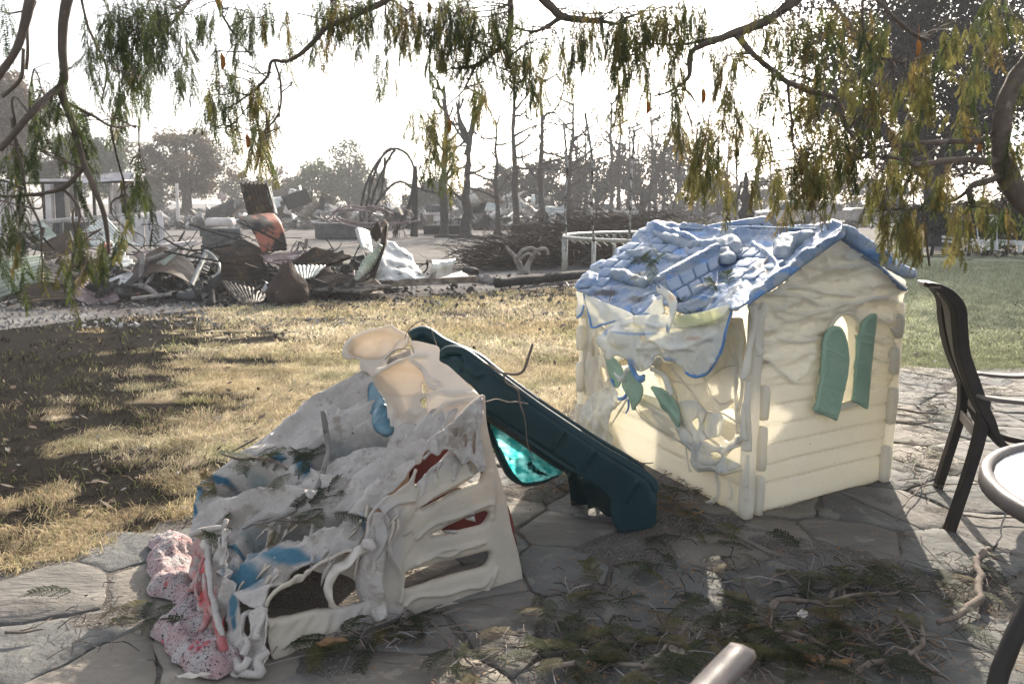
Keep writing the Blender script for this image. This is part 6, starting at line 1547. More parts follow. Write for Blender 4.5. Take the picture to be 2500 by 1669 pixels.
crs('wall_panel', [(120, 470, 18.9), (136, 470, 18.9), (142, 552, 18.7), (116, 552, 18.7)], 'white', '', 0, parent=trailer, amp=.1, cat=None, group=None)
crs('wall_panel', [(270, 452, 18.8), (296, 452, 18.8), (300, 538, 18.7), (276, 538, 18.7)], 'white', '', 0, parent=trailer, amp=.06, cat=None, group=None)
tbar('side_rail', (80, 540, 18.2), (392, 516, 18.0), .05, .04, 'white'); tbar('side_rail', (80, 546, 18.2), (392, 522, 18.0), .05, .04, 'pole')
for x in (150, 215, 300):
    tbar('post', (x, 542, 18.2), (x + 2, 600, 18.1), .06, .06, 'block')
# chassis reaching the ground behind the heap
m = MB()
for x in (-60, 60, 180, 300): m.bar(U(x, 600, 18.4), Vector((U(x, 600, 18.4).x, 18.4, 0)), .1, .1)
m.bar(U(-60, 600, 18.4), U(300, 596, 18.4), .1, .1)
m.build('chassis', M['char'], trailer)
for o in trailer.children:
    if 'label' in o.keys(): del o['label']

# trampoline
tr = empty('trampoline', (3.2, 15.1, 0), 'bare trampoline frame with springs, no mat, behind the playhouse', 'trampoline')
TC = (3.2, 15.1); TR = 2.22; TZ = .77
th = np.linspace(0, 2 * math.pi, 97)
m = MB(); m.tube([(TC[0] + TR * math.cos(t), TC[1] + TR * math.sin(t), TZ) for t in th], .034, 8, False); m.build('ring', M['pole'], tr, True)
sp0 = None
for k in range(72):
    t = 2 * math.pi * k / 72
    c_, s_ = math.cos(t), math.sin(t)
    m = MB(); dr = rnd.uniform(.02, .08)
    m.tube([(TC[0] + (TR - .02) * c_, TC[1] + (TR - .02) * s_, TZ - .01), (TC[0] + (TR - .20) * c_, TC[1] + (TR - .20) * s_, TZ - .05 - dr)], .012, 5)
    m.build('spring', M['pole'], tr, True)
for k in range(6):
    t = math.pi * 2 * k / 6 + math.pi * .985
    p = Vector((TC[0] + TR * math.cos(t), TC[1] + TR * math.sin(t), 0))
    m = MB(); m.tube([p + Zv * TZ, p + Zv * .02], .036, 8); m.build('leg', M['pole'], tr, True)
for (x, y, Y, xt, yt, bend) in [(1382, 582, 15.0, 1376, 304, 1), (1450, 588, 13.0, 1428, 276, 1), (1536, 570, 13.4, 1549, 320, 0)]:
    a = U(x, y, Y); a.z = TZ
    bb_ = U(xt, yt, Y); mid_ = U((x * .55 + xt * .45) + (6 if bend else 0), y * .3 + yt * .7 + 25, Y)
    Q = catmull([tuple(a), tuple(a.lerp(bb_, .35)), tuple(mid_), tuple(bb_)], False, 6)
    m = MB(); m.tube(Q, .022, 7); m.build('net_pole', M['polescorch'], tr, True)
    m = MB(); m.tube([Vector((a.x, a.y, 0)), Vector((a.x, a.y, TZ))], .036, 8); m.build('leg', M['pole'], tr, True)
m = MB(); Q = catmull([tuple(U(1383, 690, 14.1)), tuple(U(1390, 700, 13.9)), tuple(G(1397, 706)), tuple(G(1410, 692))], False, 5); m.tube(Q, .012, 5); m.build('cable', M['pole'], None, True, label='thin grey cable curling at the trampoline foot', cat='cable')

# brush pile (stuff) and trunk
def brush():
    m = MB(); rg = random.Random(3)
    for k in range(1500):
        u = rg.random() ** .8
        cx = 1175 + 520 * u
        g = G(cx, 662 - 22 * u)
        hmax = .35 + .75 * min(1, u * 1.8)
        depth = rg.uniform(-1.0, 1.3)
        z = rg.random() ** 1.1 * hmax * math.sqrt(max(.05, 1 - (depth / 1.4) ** 2))
        p = Vector((g.x, g.y + 1.0 + depth, z))
        L = rg.uniform(.35, 1.4)
        a = rg.gauss(math.pi, .55) if rg.random() < .7 else rg.uniform(0, 6.28)
        dirn = Vector((math.cos(a), math.sin(a) * .8, rg.uniform(-.25, .35))).normalized()
        side = Vector((rg.gauss(0, .2), rg.gauss(0, .2), rg.gauss(0, .12)))
        q = p + dirn * L
        q.z = max(.01, q.z)
        mm = p.lerp(q, .5) + side * L
        mm.z = max(.02, mm.z)
        m.tube([p, mm, q], [rg.uniform(.006, .016), rg.uniform(.006, .012), .003], 4, False)
        if rg.random() < .6:
            for _ in range(3):
                s = p.lerp(q, rg.uniform(.3, .95)); e = s + Vector((rg.gauss(0, .16), rg.gauss(0, .16), rg.uniform(-.05, .25)))
                m.tube([s, e], [.006, .003], 3, False)
    return m
M['brush'] = pm('brushwood_bark', (.035, .028, .022), (.075, .055, .042), sc=1.5, rough=.9, bump=.2, c3=(.14, .12, .10), s3=2, t3=.58)
brush().build('brush_pile', M['brush'], None, kind='stuff', label='long low heap of charred brushwood')
def leaves(name, cen, rad, n, size, col, colv, mat, parent=None, seed=0, shell=.35, clumps=14, kind=None, flat=1.0, **kw):
    rg = np.random.RandomState(seed)
    cen = np.array(tuple(cen)); rad = np.array(rad, float)
    cd = rg.normal(0, 1, (clumps, 3)); cd /= np.linalg.norm(cd, axis=1)[:, None]
    cp = cd * rg.uniform(shell, .92, (clumps, 1)) * rad
    cs = rg.uniform(.22, .42, clumps) * min(1, (20 / clumps) ** .33 * 1.1)
    w_ = rg.randint(0, clumps, n)
    d = rg.normal(0, 1, (n, 3)); d /= np.linalg.norm(d, axis=1)[:, None]
    P = cp[w_] + d * (rg.rand(n, 1) ** .45) * cs[w_][:, None] * rad
    P[:, 2] *= flat
    P = P + cen
    a = rg.normal(0, 1, (n, 3)); a /= np.linalg.norm(a, axis=1)[:, None]
    b = rg.normal(0, 1, (n, 3)); b = np.cross(a, b); b /= np.linalg.norm(b, axis=1)[:, None]
    s = size * rg.uniform(.5, 1.4, (n, 1))
    V = np.stack([P - a * s, P + b * s * .5, P + a * s, P - b * s * .5], 1).reshape(-1, 3)
    Q = np.arange(n * 4).reshape(-1, 4)
    cc = (np.array(col) + rg.normal(0, 1, (clumps, 1))[w_] * np.array(colv)) * rg.uniform(.7, 1.3, (n, 1))
    tc = np.repeat(np.hstack([np.clip(cc, .01, 1), np.ones((n, 1))]), 4, 0)
    return obj(name, V, [Q], mat, parent, False, tc, **({'kind': kind} if kind else {}), **kw)
g = G(1500, 600)
leaves('brush_leaves', (g.x + 1.2, g.y - 1.5, .55), (3.0, .9, .55), 5000, .03, (.10, .085, .06), (.03, .025, .02), M['farleaf'], None, 71, kind='stuff')
def jag_log(name, a, b, r, mat, n=10, **kw):
    Q = catmull([tuple(a), tuple(Vector(a).lerp(Vector(b), .5)), tuple(b)], False, 8)
    Q = Q + (np.stack([fbm(Q + s, 1.5, 2) for s in (0, 5, 9)], 1) - .5) * np.array((.2, .2, .04))
    rr = r * (1 + .4 * (fbm(Q, 3, 2) - .5)); rr[-2:] *= .8
    m = MB(); m.tube(Q, rr, n); return m.build(name, M[mat], None, True, **kw)
jag_log('charred_log', G(1204, 692, .08), G(1440, 668, .08), .085, 'char', label='long charred log in front of the brushwood', cat='log')
jag_log('charred_log', G(1134, 658, .07), G(1167, 664, .07), .07, 'char', label='short charred log stub left of the brushwood', cat='log')
st = empty('forked_stump', G(1270, 668), 'pale forked stump in front of the brushwood with cut vine ends', 'stump')
for nm, pts in [('stem', [(1278, 669, 15.6, .10), (1270, 650, 15.6, .08), (1262, 636, 15.5, .07), (1256, 624, 15.5, .05)]), ('stem', [(1284, 668, 15.7, .09), (1288, 650, 15.8, .07), (1296, 632, 15.8, .06)]), ('vine', [(1262, 632, 15.4, .05), (1275, 612, 15.4, .045), (1300, 606, 15.4, .04), (1318, 622, 15.4, .03)]),
                ('vine', [(1294, 634, 15.5, .05), (1310, 612, 15.4, .045), (1332, 608, 15.4, .04), (1338, 622, 15.4, .03)]), ('vine', [(1256, 625, 15.5, .05), (1244, 612, 15.5, .04), (1235, 600, 15.5, .03)]), ('vine', [(1270, 632, 15.4, .04), (1290, 618, 15.3, .035), (1305, 632, 15.3, .025)])]:
    Q = catmull(pts, False, 5); m = MB(); m.tube([U(*q[:3]) for q in Q], Q[:, 3] * .8, 7); m.build(nm, M['bark_grey'], st, True)
# small debris right of the plank
for (x, y, s, lab) in [(1170, 676, .10, 'left'), (1190, 678, .12, 'middle'), (1206, 682, .09, 'right')]:
    rock('pale_shard', G(x, y + 8), s, s * .8, s * 1.4, 'bark_grey', x, label='pale curled shard at the end of the plank, the %s one of three' % lab, cat='shard', group='pale shards')

# ================================================================== BURNT TREES
def btree(x, yb, yt, lean=0, r=.1, nbr=9, seed=0, Y=None, mat='bark_ash', label='', spread=1.0, fork=None, group='burnt bare trees along the drive', brlen=1.0, name='burnt_tree', low=.25):
    rg = random.Random(seed)
    b = G(x, yb) if Y is None else Vector((U(x, yb, Y).x, Y, 0))
    Yd = b.y
    sc = Yd / F
    top = U(x + lean, yt, Yd)
    H = top.z
    r *= 1.45
    t = empty(name, b, label, 'tree', group)
    pts = [b - Zv * .05]
    for k in range(1, 9):
        f = k / 8
        pts.append(b.lerp(top, f) + Vector((rg.gauss(0, .04), rg.gauss(0, .06), 0)) * (1 + .0 * H))
    Q = catmull([tuple(p) for p in pts], False, 4)
    f = np.linspace(0, 1, len(Q))
    rad = r * (1 - .72 * f) * (1 + .12 * np.array([rg.uniform(-1, 1) for _ in f])); rad[0] *= 1.6; rad[1] *= 1.25
    m = MB(); m.tube(Q, rad, 8)
    m.build('trunk', M[mat], t, True)
    m = MB()
    def branch(p, d, L, r0, dep):
        n = 5; pts = [p]; q = Vector(p); dd = Vector(d)
        for _ in range(n):
            dd = (dd + Vector((rg.gauss(0, .22), rg.gauss(0, .22), rg.gauss(.10, .16)))).normalized()
            q = q + dd * L / n; pts.append(q.copy())
        m.tube(pts, [max(.010, r0 * (1 - .75 * k / n)) for k in range(n + 1)], 4, False)
        if dep > 0:
            for _ in range(rg.randint(2, 4)):
                k = rg.randint(1, n)
                a = (dd + Vector((rg.gauss(0, .7), rg.gauss(0, .7), rg.gauss(.1, .5)))).normalized()
                branch(pts[k], a, L * rg.uniform(.35, .6), r0 * .5, dep - 1)
    for k in range(nbr):
        f_ = low + (1 - low) * (k + rg.random()) / nbr
        i = min(len(Q) - 1, int(f_ * (len(Q) - 1)))
        a = rg.uniform(0, 6.28)
        branch(Vector(Q[i]), Vector((math.cos(a) * spread, math.sin(a) * spread * .6, rg.uniform(-.1, .8))).normalized(), brlen * rg.uniform(.9, 2.3) * (1.25 - f_ * .6), r * .40, 2)
    if fork:
        for (dx, fy) in fork:
            p = U(x + lean * .5, fy[0], Yd); q = U(x + dx, fy[1], Yd)
            branch(p, (q - p).normalized(), (q - p).length, r * .6, 3)
    m.build('branches', M[mat], t, True)
    return t
BT = [(1083, 577, 210, 2, .13, 10, 'first tall bare tree right of the hoop trellis, ash-white base', {}), (1137, 576, 330, 6, .17, 3, 'bare tree with a wide V fork, second right of the hoop trellis', dict(fork=[(-22, (345, 240)), (48, (350, 180)), (30, (380, 250))])),
      (1214, 571, 292, -4, .09, 8, 'slim bare tree broken short, third in the row', {}), (1259, 567, 170, -6, .12, 12, 'tall bare tree, fourth in the row', {}), (1320, 565, 190, 2, .12, 12, 'tall bare tree with curled side branches and a hanging clump, fifth in the row', {}),
      (1384, 562, 250, 18, .11, 14, 'spreading bare tree behind the left trampoline pole', dict(spread=1.6, brlen=1.5)), (1427, 548, 300, 4, .09, 12, 'thin dark tree between the two left trampoline poles', {}),
      (1492, 542, 250, 0, .14, 12, 'left one of a close pair of thick bare trunks', dict(brlen=1.3)), (1508, 542, 290, 6, .14, 9, 'right one of a close pair of thick bare trunks, top snapped', {}),
      (1556, 548, 300, 92, .15, 8, 'thick bare trunk leaning steeply to the right', {}), (1578, 552, 260, 34, .07, 10, 'thin pale bare tree leaning right beside the steep trunk', {}), (1617, 548, 280, 10, .07, 10, 'thin bare tree behind the roof, nearly upright', {}),
      (1640, 552, 330, 30, .07, 8, 'slanting pale sapling just right of the upright thin one', {}), (1683, 550, 300, 24, .08, 10, 'slanting bare tree above the far dormer', {}), (1720, 548, 260, 12, .10, 12, 'bare tree left of the black wrapped post', {}),
      (1845, 545, 250, 8, .10, 9, 'dark bare tree right of the black wrapped post', {}), (1752, 545, 300, 4, .08, 8, 'thin dark stem beside the black wrapped post', {}), (1455, 550, 330, 8, .06, 9, 'small sapling behind the middle trampoline pole', {}),
      (1240, 547, 440, -5, .06, 5, 'low burnt sapling with reddish stem behind the timbers', {}), (540, 540, 380, 0, .03, 0, '', {})]
for k, (x, yb, yt, ln, r_, nb, lab, kw) in enumerate(BT):
    if lab: btree(x, yb, yt, ln, r_, nb, 100 + k, label=lab, **kw)
for k, (x, yt) in enumerate([(1400, 330), (1536, 300), (1600, 240), (1660, 260), (1700, 320), (1570, 330), (1770, 300), (1800, 260), (1880, 350)]):
    btree(x, 532, yt, rnd.uniform(-20, 20), .12, 12, 300 + k, Y=58 + 3 * k, label='hazy leafless tree behind the ' + ('trampoline' if x < 1560 else 'playhouse roof' if x < 1740 else 'far dormer and black post'), group='hazy leafless trees behind', brlen=2.2)
# hanging burnt clump on the fifth tree, fallen sapling
t = empty('fallen_sapling', G(1160, 578), 'thin charred sapling lying flat along the gravel edge', 'fallen tree')
m = MB(); Q = catmull([tuple(G(1060, 577, .08)), tuple(G(1150, 579, .05)), tuple(G(1220, 583, .05)), tuple(G(1268, 574, .5))], False, 6); m.tube(Q, np.linspace(.06, .02, len(Q)), 6); m.build('stem', M['char'], t, True)
m = MB()
for k in range(16):
    p = Vector(Q[rnd.randint(8, len(Q) - 1)]); q = p + Vector((rnd.uniform(.2, .9), rnd.uniform(-.5, .5), rnd.uniform(.0, .5))); m.tube([p, p.lerp(q, .5) + Zv * .08, q], [.015, .01, .005], 4, False)
m.build('branches', M['char'], t, True)

# hoop trellis with burnt vine
tl = empty('hoop_trellis', G(960, 565), 'burnt vine hoops collapsed against a charred post', 'trellis')
Yh = 33.0
m = MB(); Q = [U(1011, 578, Yh), U(1012, 540, Yh), U(1014, 480, Yh), U(1013, 405, Yh)]; m.tube(catmull([tuple(q) for q in Q], False, 5), np.linspace(.17, .09, 16), 8); m.build('post', M['char'], tl, True)
for pts in [[(1013, 415), (1000, 385), (985, 370), (960, 363), (930, 385), (905, 425), (888, 470), (880, 530), (890, 560)], [(964, 365), (945, 395), (925, 440), (908, 490), (900, 545)], [(1003, 458), (985, 445), (962, 448), (935, 475), (912, 510), (900, 550)],
            [(1010, 430), (1003, 480), (990, 520), (978, 545), (965, 575)], [(1012, 440), (1000, 500), (985, 530), (960, 570)], [(940, 385), (937, 430), (930, 480)], [(905, 425), (900, 480), (884, 540)], [(955, 362), (940, 372), (925, 398), (912, 430), (900, 470)]]:
    Q = catmull([tuple(U(x, y, Yh + rnd.uniform(-.5, .5))) for x, y in pts], False, 5)
    m = MB(); m.tube(Q, .055, 6)
    for k in range(10):
        p = Vector(Q[rnd.randint(0, len(Q) - 1)]); q = p + Vector((rnd.gauss(0, .2), rnd.gauss(0, .2), rnd.uniform(-1.2, -.2))); m.tube([p, q], [.02, .01], 3, False)
    m.build('hoop', M['char'], tl, True)
# wire tangle left of the trellis
wt = empty('wire_tangle', G(850, 585), 'tangle of bent rusty wire loops on a sooty block bed', 'wire')
for k in range(9):
    c_ = U(rnd.uniform(835, 885), 560, 31.5)
    rx, rz = rnd.uniform(.7, 1.5), rnd.uniform(.25, .6)
    ph = rnd.uniform(0, 6)
    Q = [(c_.x + rx * math.cos(t + ph) + .2 * t, 31.5 + .5 * math.sin(t * .7 + k), .55 + rz * math.sin(t + ph) * .8 + .3) for t in np.linspace(0, 5.2, 22)]
    m = MB(); m.tube([(a, b, max(.05, c)) for a, b, c in Q], .03, 5); m.build('wire', M['corr_mauve'], wt, True)
m = MB(); m.box((U(850, 580, 31.8).x, 32.2, .3), (2.6, 1.0, .6)); bevel(m.build('block_bed', M['block'], None, label='low sooty block bed under the wire tangle', cat='raised bed'), .05)
# timbers under trees
for (xa, xb, yb, h, lab) in [(1035, 1151, 573, .42, 'low charred timber round the first two burnt trees'), (1247, 1318, 558, .36, 'upper charred timber round the fourth and fifth trees'), (1250, 1296, 568, .36, 'lower charred timber in front of the fourth tree'), (1310, 1344, 566, .32, 'short charred timber right of the fifth tree')]:
    pa, pb = G(xa, yb), G(xb, yb)
    m = MB(); m.bar(pa + Zv * h / 2, pb + Zv * h / 2, .35, h); bevel(m.build('garden_timber', M['char'], None, label=lab, cat='timber'), .05)
# barbecue
bq_ = empty('barbecue_grill', G(1052, 556), 'scorched barbecue grill cabinet with a rounded lid', 'barbecue')
Yb = 38.0; s_ = Yb / F
def bx(name, x0, x1, y0, y1, d, mat, par=bq_, Y=Yb):
    a = U(x0, y1, Y); b = U(x1, y0, Y); m = MB(); m.box(((a.x + b.x) / 2, Y + d / 2, (max(a.z, 0) + b.z) / 2), (b.x - a.x, d, b.z - max(a.z, 0))); return bevel(m.build(name, M[mat], par), .02)
bx('cabinet', 1041, 1056, 526, 556, .7, 'wood'); bx('shelf', 1032, 1082, 518, 525, .9, 'white'); bx('burner_box', 1058, 1080, 526, 540, .7, 'white'); bx('leg', 1077, 1081, 540, 556, .6, 'char')
m = MB(); a = U(1040, 517, Yb); b = U(1080, 517, Yb)
m.tube([(a.x, Yb + .35, a.z), (b.x, Yb + .35, a.z)], .34, 14); m.build('lid', M['block'], bq_, True)
for k, (x, y, lab) in enumerate([(1067, 556, 'left'), (1117, 555, 'right'), (985, 553, 'leftmost')]):
    c_ = G(x, y); th = np.arange(20) * 2 * math.pi / 20
    m = MB(); m.tube([(c_.x, c_.y, 0), (c_.x, c_.y, .2), (c_.x, c_.y, .5), (c_.x, c_.y, .55)], [.42, .5, .5, .4], 16)
    m.build('planter_barrel', M['char'], None, True, label={'left': 'charred planter barrel in front of the barbecue', 'right': 'charred planter barrel between the first two burnt trees', 'leftmost': 'charred planter barrel left of the hoop post'}[lab], cat='planter')
# distant heap pieces: slabs, sheets, twisted panels
cats = ['bent grey sheet panel in the distant burnt-out house ruins']
for k in range(110):
    x = rnd.choice([rnd.uniform(680, 1000), rnd.uniform(1120, 1500), rnd.uniform(1120, 1420), rnd.uniform(500, 700)])
    Y = rnd.uniform(42, 62); s_ = rnd.uniform(.5, 2.2)
    c_ = Vector((U(x, 500, Y).x, Y, 0)); a = rnd.uniform(0, 6.28); z = rnd.uniform(.2, 1.3) * (1.5 if 1130 < x < 1330 or 680 < x < 800 else .8)
    u_ = Vector((math.cos(a), math.sin(a), rnd.uniform(-.5, .5))) * s_; v_ = Vector((rnd.gauss(0, .5), rnd.gauss(0, .5), rnd.uniform(.2, 1.0))) * s_ * .6
    b0 = c_ + Zv * max(0, z - .4) - u_ * .5
    wsheet('scrap_sheet', (b0, b0 + u_, b0 + u_ + v_, b0 + v_), M[rnd.choice(['white', 'silver', 'corr_black', 'corr', 'char', 'block', 'wood', 'corr_pale'])], None, 6, 5, .25 * s_, .8, .02, label='bent sheet or board in the distant ruins ' + ('left of the hoop trellis' if x < 900 else 'behind the hoop trellis and barbecue' if x < 1120 else 'behind the row of burnt trees' if x < 1330 else 'behind the trampoline'), cat='debris panel', group='debris panels in the distant ruins')
def heap(name, x0, x1, yb, h, mat, Y, seed, label, cat='heap'):
    a, b = U(x0, 500, Y).x, U(x1, 500, Y).x
    gx = np.linspace(0, 1, 40); gy = np.linspace(0, 1, 16); X, Yy = np.meshgrid(gx, gy)
    V = np.stack([a + (b - a) * X.ravel(), Y + 4 * Yy.ravel(), np.zeros(X.size)], 1)
    env = np.sin(np.clip(X.ravel(), .001, .999) * math.pi) ** .6 * np.sin(np.clip(Yy.ravel(), .001, .999) * math.pi) ** .5
    V[:, 2] = -.05 + h * env * (.3 + .9 * fbm(V + seed, .8, 5))
    i = np.arange(15)[:, None] * 40; j = np.arange(39)[None]
    q = np.stack([i + j, i + j + 1, i + j + 41, i + j + 40], -1).reshape(-1, 4)
    return obj(name, V, [q], M[mat], None, False, label=label, cat=cat)
heap('rubble_heap', 680, 900, 540, 1.5, 'ashstuff', 52, 1, 'grey rubble heap of the ruined house left of the hoop trellis')
heap('rubble_heap', 1140, 1330, 540, 2.2, 'ashstuff', 56, 5, 'tallest bluish rubble heap behind the row of burnt trees')
heap('rubble_heap', 1330, 1640, 540, 1.3, 'ashstuff', 54, 9, 'long low pale rubble heap behind the trampoline')
heap('rubble_heap', 900, 1140, 540, 1.0, 'ashstuff', 58, 13, 'low rubble heap behind the barbecue')
heap('rubble_heap', 400, 620, 540, .8, 'ashstuff', 44, 17, 'low ashy heap behind the sooty raised bed')
# leaning beams and tripod wreck near the centre-left ruins
for (a, b, r_, mt, lab) in [((735, 530, 46), (778, 492, 46), .28, 'wood', 'thick pale beam slanting out of the left ruins'), ((700, 522, 47), (716, 462, 47), .22, 'white', 'pale upright slab leaning in the left ruins'), ((784, 512, 46), (788, 480, 46), .2, 'char', 'short black upright frame in the left ruins'),
                            ((746, 500, 46), (745, 470, 46), .03, 'char', 'thin black rod standing in the left ruins'), ((760, 520, 46), (762, 455, 46), .03, 'char', 'taller thin black rod standing in the left ruins'), ((862, 527, 40), (868, 508, 40), .06, 'white', 'short white pipe standing in the ruins'),
                            ((1190, 535, 48), (1225, 515, 48), .2, 'white', 'pale round tube in the ruins behind the third tree')]:
    stick('beam' if r_ > .05 else 'rod', a, b, r_, mt, lab, 'beam' if r_ > .05 else 'rod')
# lamp pole, basketball board, small frame
stick('white_pole', (435, 536, 46), (431, 448, 46), .09, 'white', 'thin white pole left of the round tree trunk', 'pole')
bb_ = empty('basketball_board', (U(542, 480, 58).x, 58, 0), 'small faded basketball backboard on a thin post', 'basketball hoop')
def fl(name, x0, y0, x1, y1, Y, t, mat, par):
    a, b = U(x0, y1, Y), U(x1, y0, Y); m = MB(); m.box(((a.x + b.x) / 2, Y, (a.z + b.z) / 2), (b.x - a.x, t, b.z - a.z)); return m.build(name, M[mat], par)
fl('board', 531, 472, 552, 487, 58, .06, 'white', bb_)
M['bbred'] = pm('faded_red_paint', (.30, .12, .14), sc=5, rough=.7)
for r_ in [(533, 473.5, 550, 474.6), (533, 484.6, 550, 485.6), (533, 474.6, 534, 484.6), (549, 474.6, 550, 484.6), (538, 478, 545, 479), (538, 482, 545, 483), (538, 479, 539, 482), (544, 479, 545, 482)]:
    fl('marking', r_[0], r_[1], r_[2], r_[3], 57.9, .02, 'bbred', bb_)
a = U(544, 487, 58.1); m = MB(); m.tube([a, Vector((a.x, a.y, 0))], .05, 6); m.build('post', M['block'], bb_, True)
fr_ = empty('burnt_folding_chair', G(540, 541), 'empty black chair-like frame below the basketball board', 'frame')
for (p, q) in [((530, 510, 48), (531, 540, 48)), ((530, 510, 48), (552, 508, 48)), ((552, 508, 48), (556, 540, 48)), ((531, 532, 48), (556, 532, 48))]:
    m = MB(); m.tube([U(*p), U(*q)], .05, 5); m.build('tube', M['char'], fr_, True)
# black wrapped post
bp_ = empty('scorched_wrapped_post', G(1822, 548), 'black charred post wrapped in torn sheeting behind the far dormer', 'post')
for nm, pts in [('post', [(1822, 560, 30, .30), (1822, 520, 30, .26), (1820, 470, 30, .14), (1822, 420, 30, .05)]), ('torn_strip', [(1798, 555, 30, .04), (1796, 510, 30, .05), (1805, 470, 30, .05), (1812, 440, 30, .03)])]:
    Q = catmull(pts, False, 6); m = MB(); V_ = [U(*q[:3]) for q in Q]; V_ = [Vector((v.x, v.y, max(0, v.z))) for v in V_]
    m.tube(V_, Q[:, 3] * (1 + .3 * np.sin(np.arange(len(Q)) * 1.3)), 8); m.build(nm, M['char'], bp_, True)

# ================================================================== VEHICLES
def car(x0, x1, yb, yt, Y, mat, label, kind='suv', yaw=0, flip=False):
    """outline of the side, in 0..1 along and 0..1 up"""
    c = U((x0 + x1) / 2, yb, Y); L = (x1 - x0) * Y / F; Hh = (yb - yt) * Y / F * .98; Wd = 1.85
    e = empty('burnt_car', (c.x, Y, 0), label, 'car', 'burnt cars parked beyond the drive'); e.rotation_euler = (0, 0, yaw)
    sgn = -1 if flip else 1
    body = [(-.5, .18), (-.5, .50), (-.47, .56), (-.24, .62), (.46, .62), (.5, .56), (.5, .20), (.36, .18), (-.36, .18)]
    cab_ = {'suv': [(-.24, .62), (-.10, .97), (.40, 1.0), (.46, .62)], 'pick': [(-.20, .62), (-.08, .98), (.16, .98), (.20, .62)]}[kind]
    def ext(name, out, w_, mt, inset=0, par=e):
        n = len(out); V = []
        for s2 in (-1, 1):
            for (a, b) in out:
                k = 1 - (.12 if b > .7 else 0)
                V.append((a * L * sgn, s2 * w_ / 2 * k, b * Hh))
        f = [(i, (i + 1) % n, n + (i + 1) % n, n + i) for i in range(n)]
        V = np.array(V)
        W = V.copy()
        cz, sz = math.cos(yaw), math.sin(yaw)
        W[:, 0] = c.x + V[:, 0] * cz - V[:, 1] * sz; W[:, 1] = Y + V[:, 0] * sz + V[:, 1] * cz
        me = bpy.data.meshes.new(name); me.from_pydata([tuple(v) for v in W], [], f + [tuple(range(n))[::-1], tuple(range(n, 2 * n))]); me.materials.append(M[mt])
        o = bpy.data.objects.new(name, me); link(o, par); bevel(o, .05); return o
    b_ = ext('body', body, Wd, mat)
    r_ = ext('roof', [(cab_[0][0] + .0, .62), (cab_[1][0], .985), (cab_[2][0], 1.0), (cab_[3][0], .62)], Wd * .93, 'carglass')
    # pillars and roof skin standing proud of the dark cabin
    ext('roof_skin', [(cab_[1][0] - .012, .94), (cab_[1][0], 1.0), (cab_[2][0], 1.02), (cab_[2][0] + .012, .94)], Wd * 1.02, mat)
    for (a, b, w2) in ((cab_[0], cab_[1], .02), (cab_[3], cab_[2], .03)):
        ext('pillar', [(a[0] - w2, .62), (b[0] - w2, .97), (b[0] + w2, .97), (a[0] + w2, .62)], Wd * 1.03, mat)
    xm = (cab_[1][0] + cab_[2][0]) / 2
    ext('pillar', [(xm - .018, .62), (xm - .018, .97), (xm + .018, .97), (xm + .018, .62)], Wd * 1.03, mat)
    for a in (-.32, .32):
        for s2 in (-1, 1):
            px_ = a * L * sgn; cz, sz = math.cos(yaw), math.sin(yaw)
            def tr_(x, y, z): return (c.x + x * cz - y * sz, Y + x * sz + y * cz, z)
            m = MB(); m.tube([tr_(px_, s2 * (Wd / 2 - .18), .30), tr_(px_, s2 * (Wd / 2 + .02), .30)], .31, 18); m.build('wheel', M['rubber'], e, True)
    for s2 in (-1, 1):
        px_ = -.5 * L * sgn; cz, sz = math.cos(yaw), math.sin(yaw)
        p = (px_, s2 * .65, .42 * Hh)
        m = MB(); m.box((c.x + p[0] * cz - p[1] * sz, Y + p[0] * sz + p[1] * cz, p[2]), (.12, .3, .18), Matrix.Rotation(yaw, 4, 'Z')); m.build('headlight', M['carglass'], e)
    return e
car(1842, 1985, 548, 488, 50, 'carw', 'burnt white car with empty windows beyond the drive, left of the other wrecks', 'suv', R(4), False)
car(2068, 2262, 552, 482, 49, 'carr', 'bare grey burnt car beyond the drive, right of the white one', 'pick', R(-6), True)
car(1960, 2080, 548, 500, 56, 'carr', 'low crushed grey wreck between the two larger burnt cars', 'pick', R(20), True)
car(948, 1002, 508, 486, 86, 'carw', 'distant van shell seen through the hoop trellis', 'suv', 0)

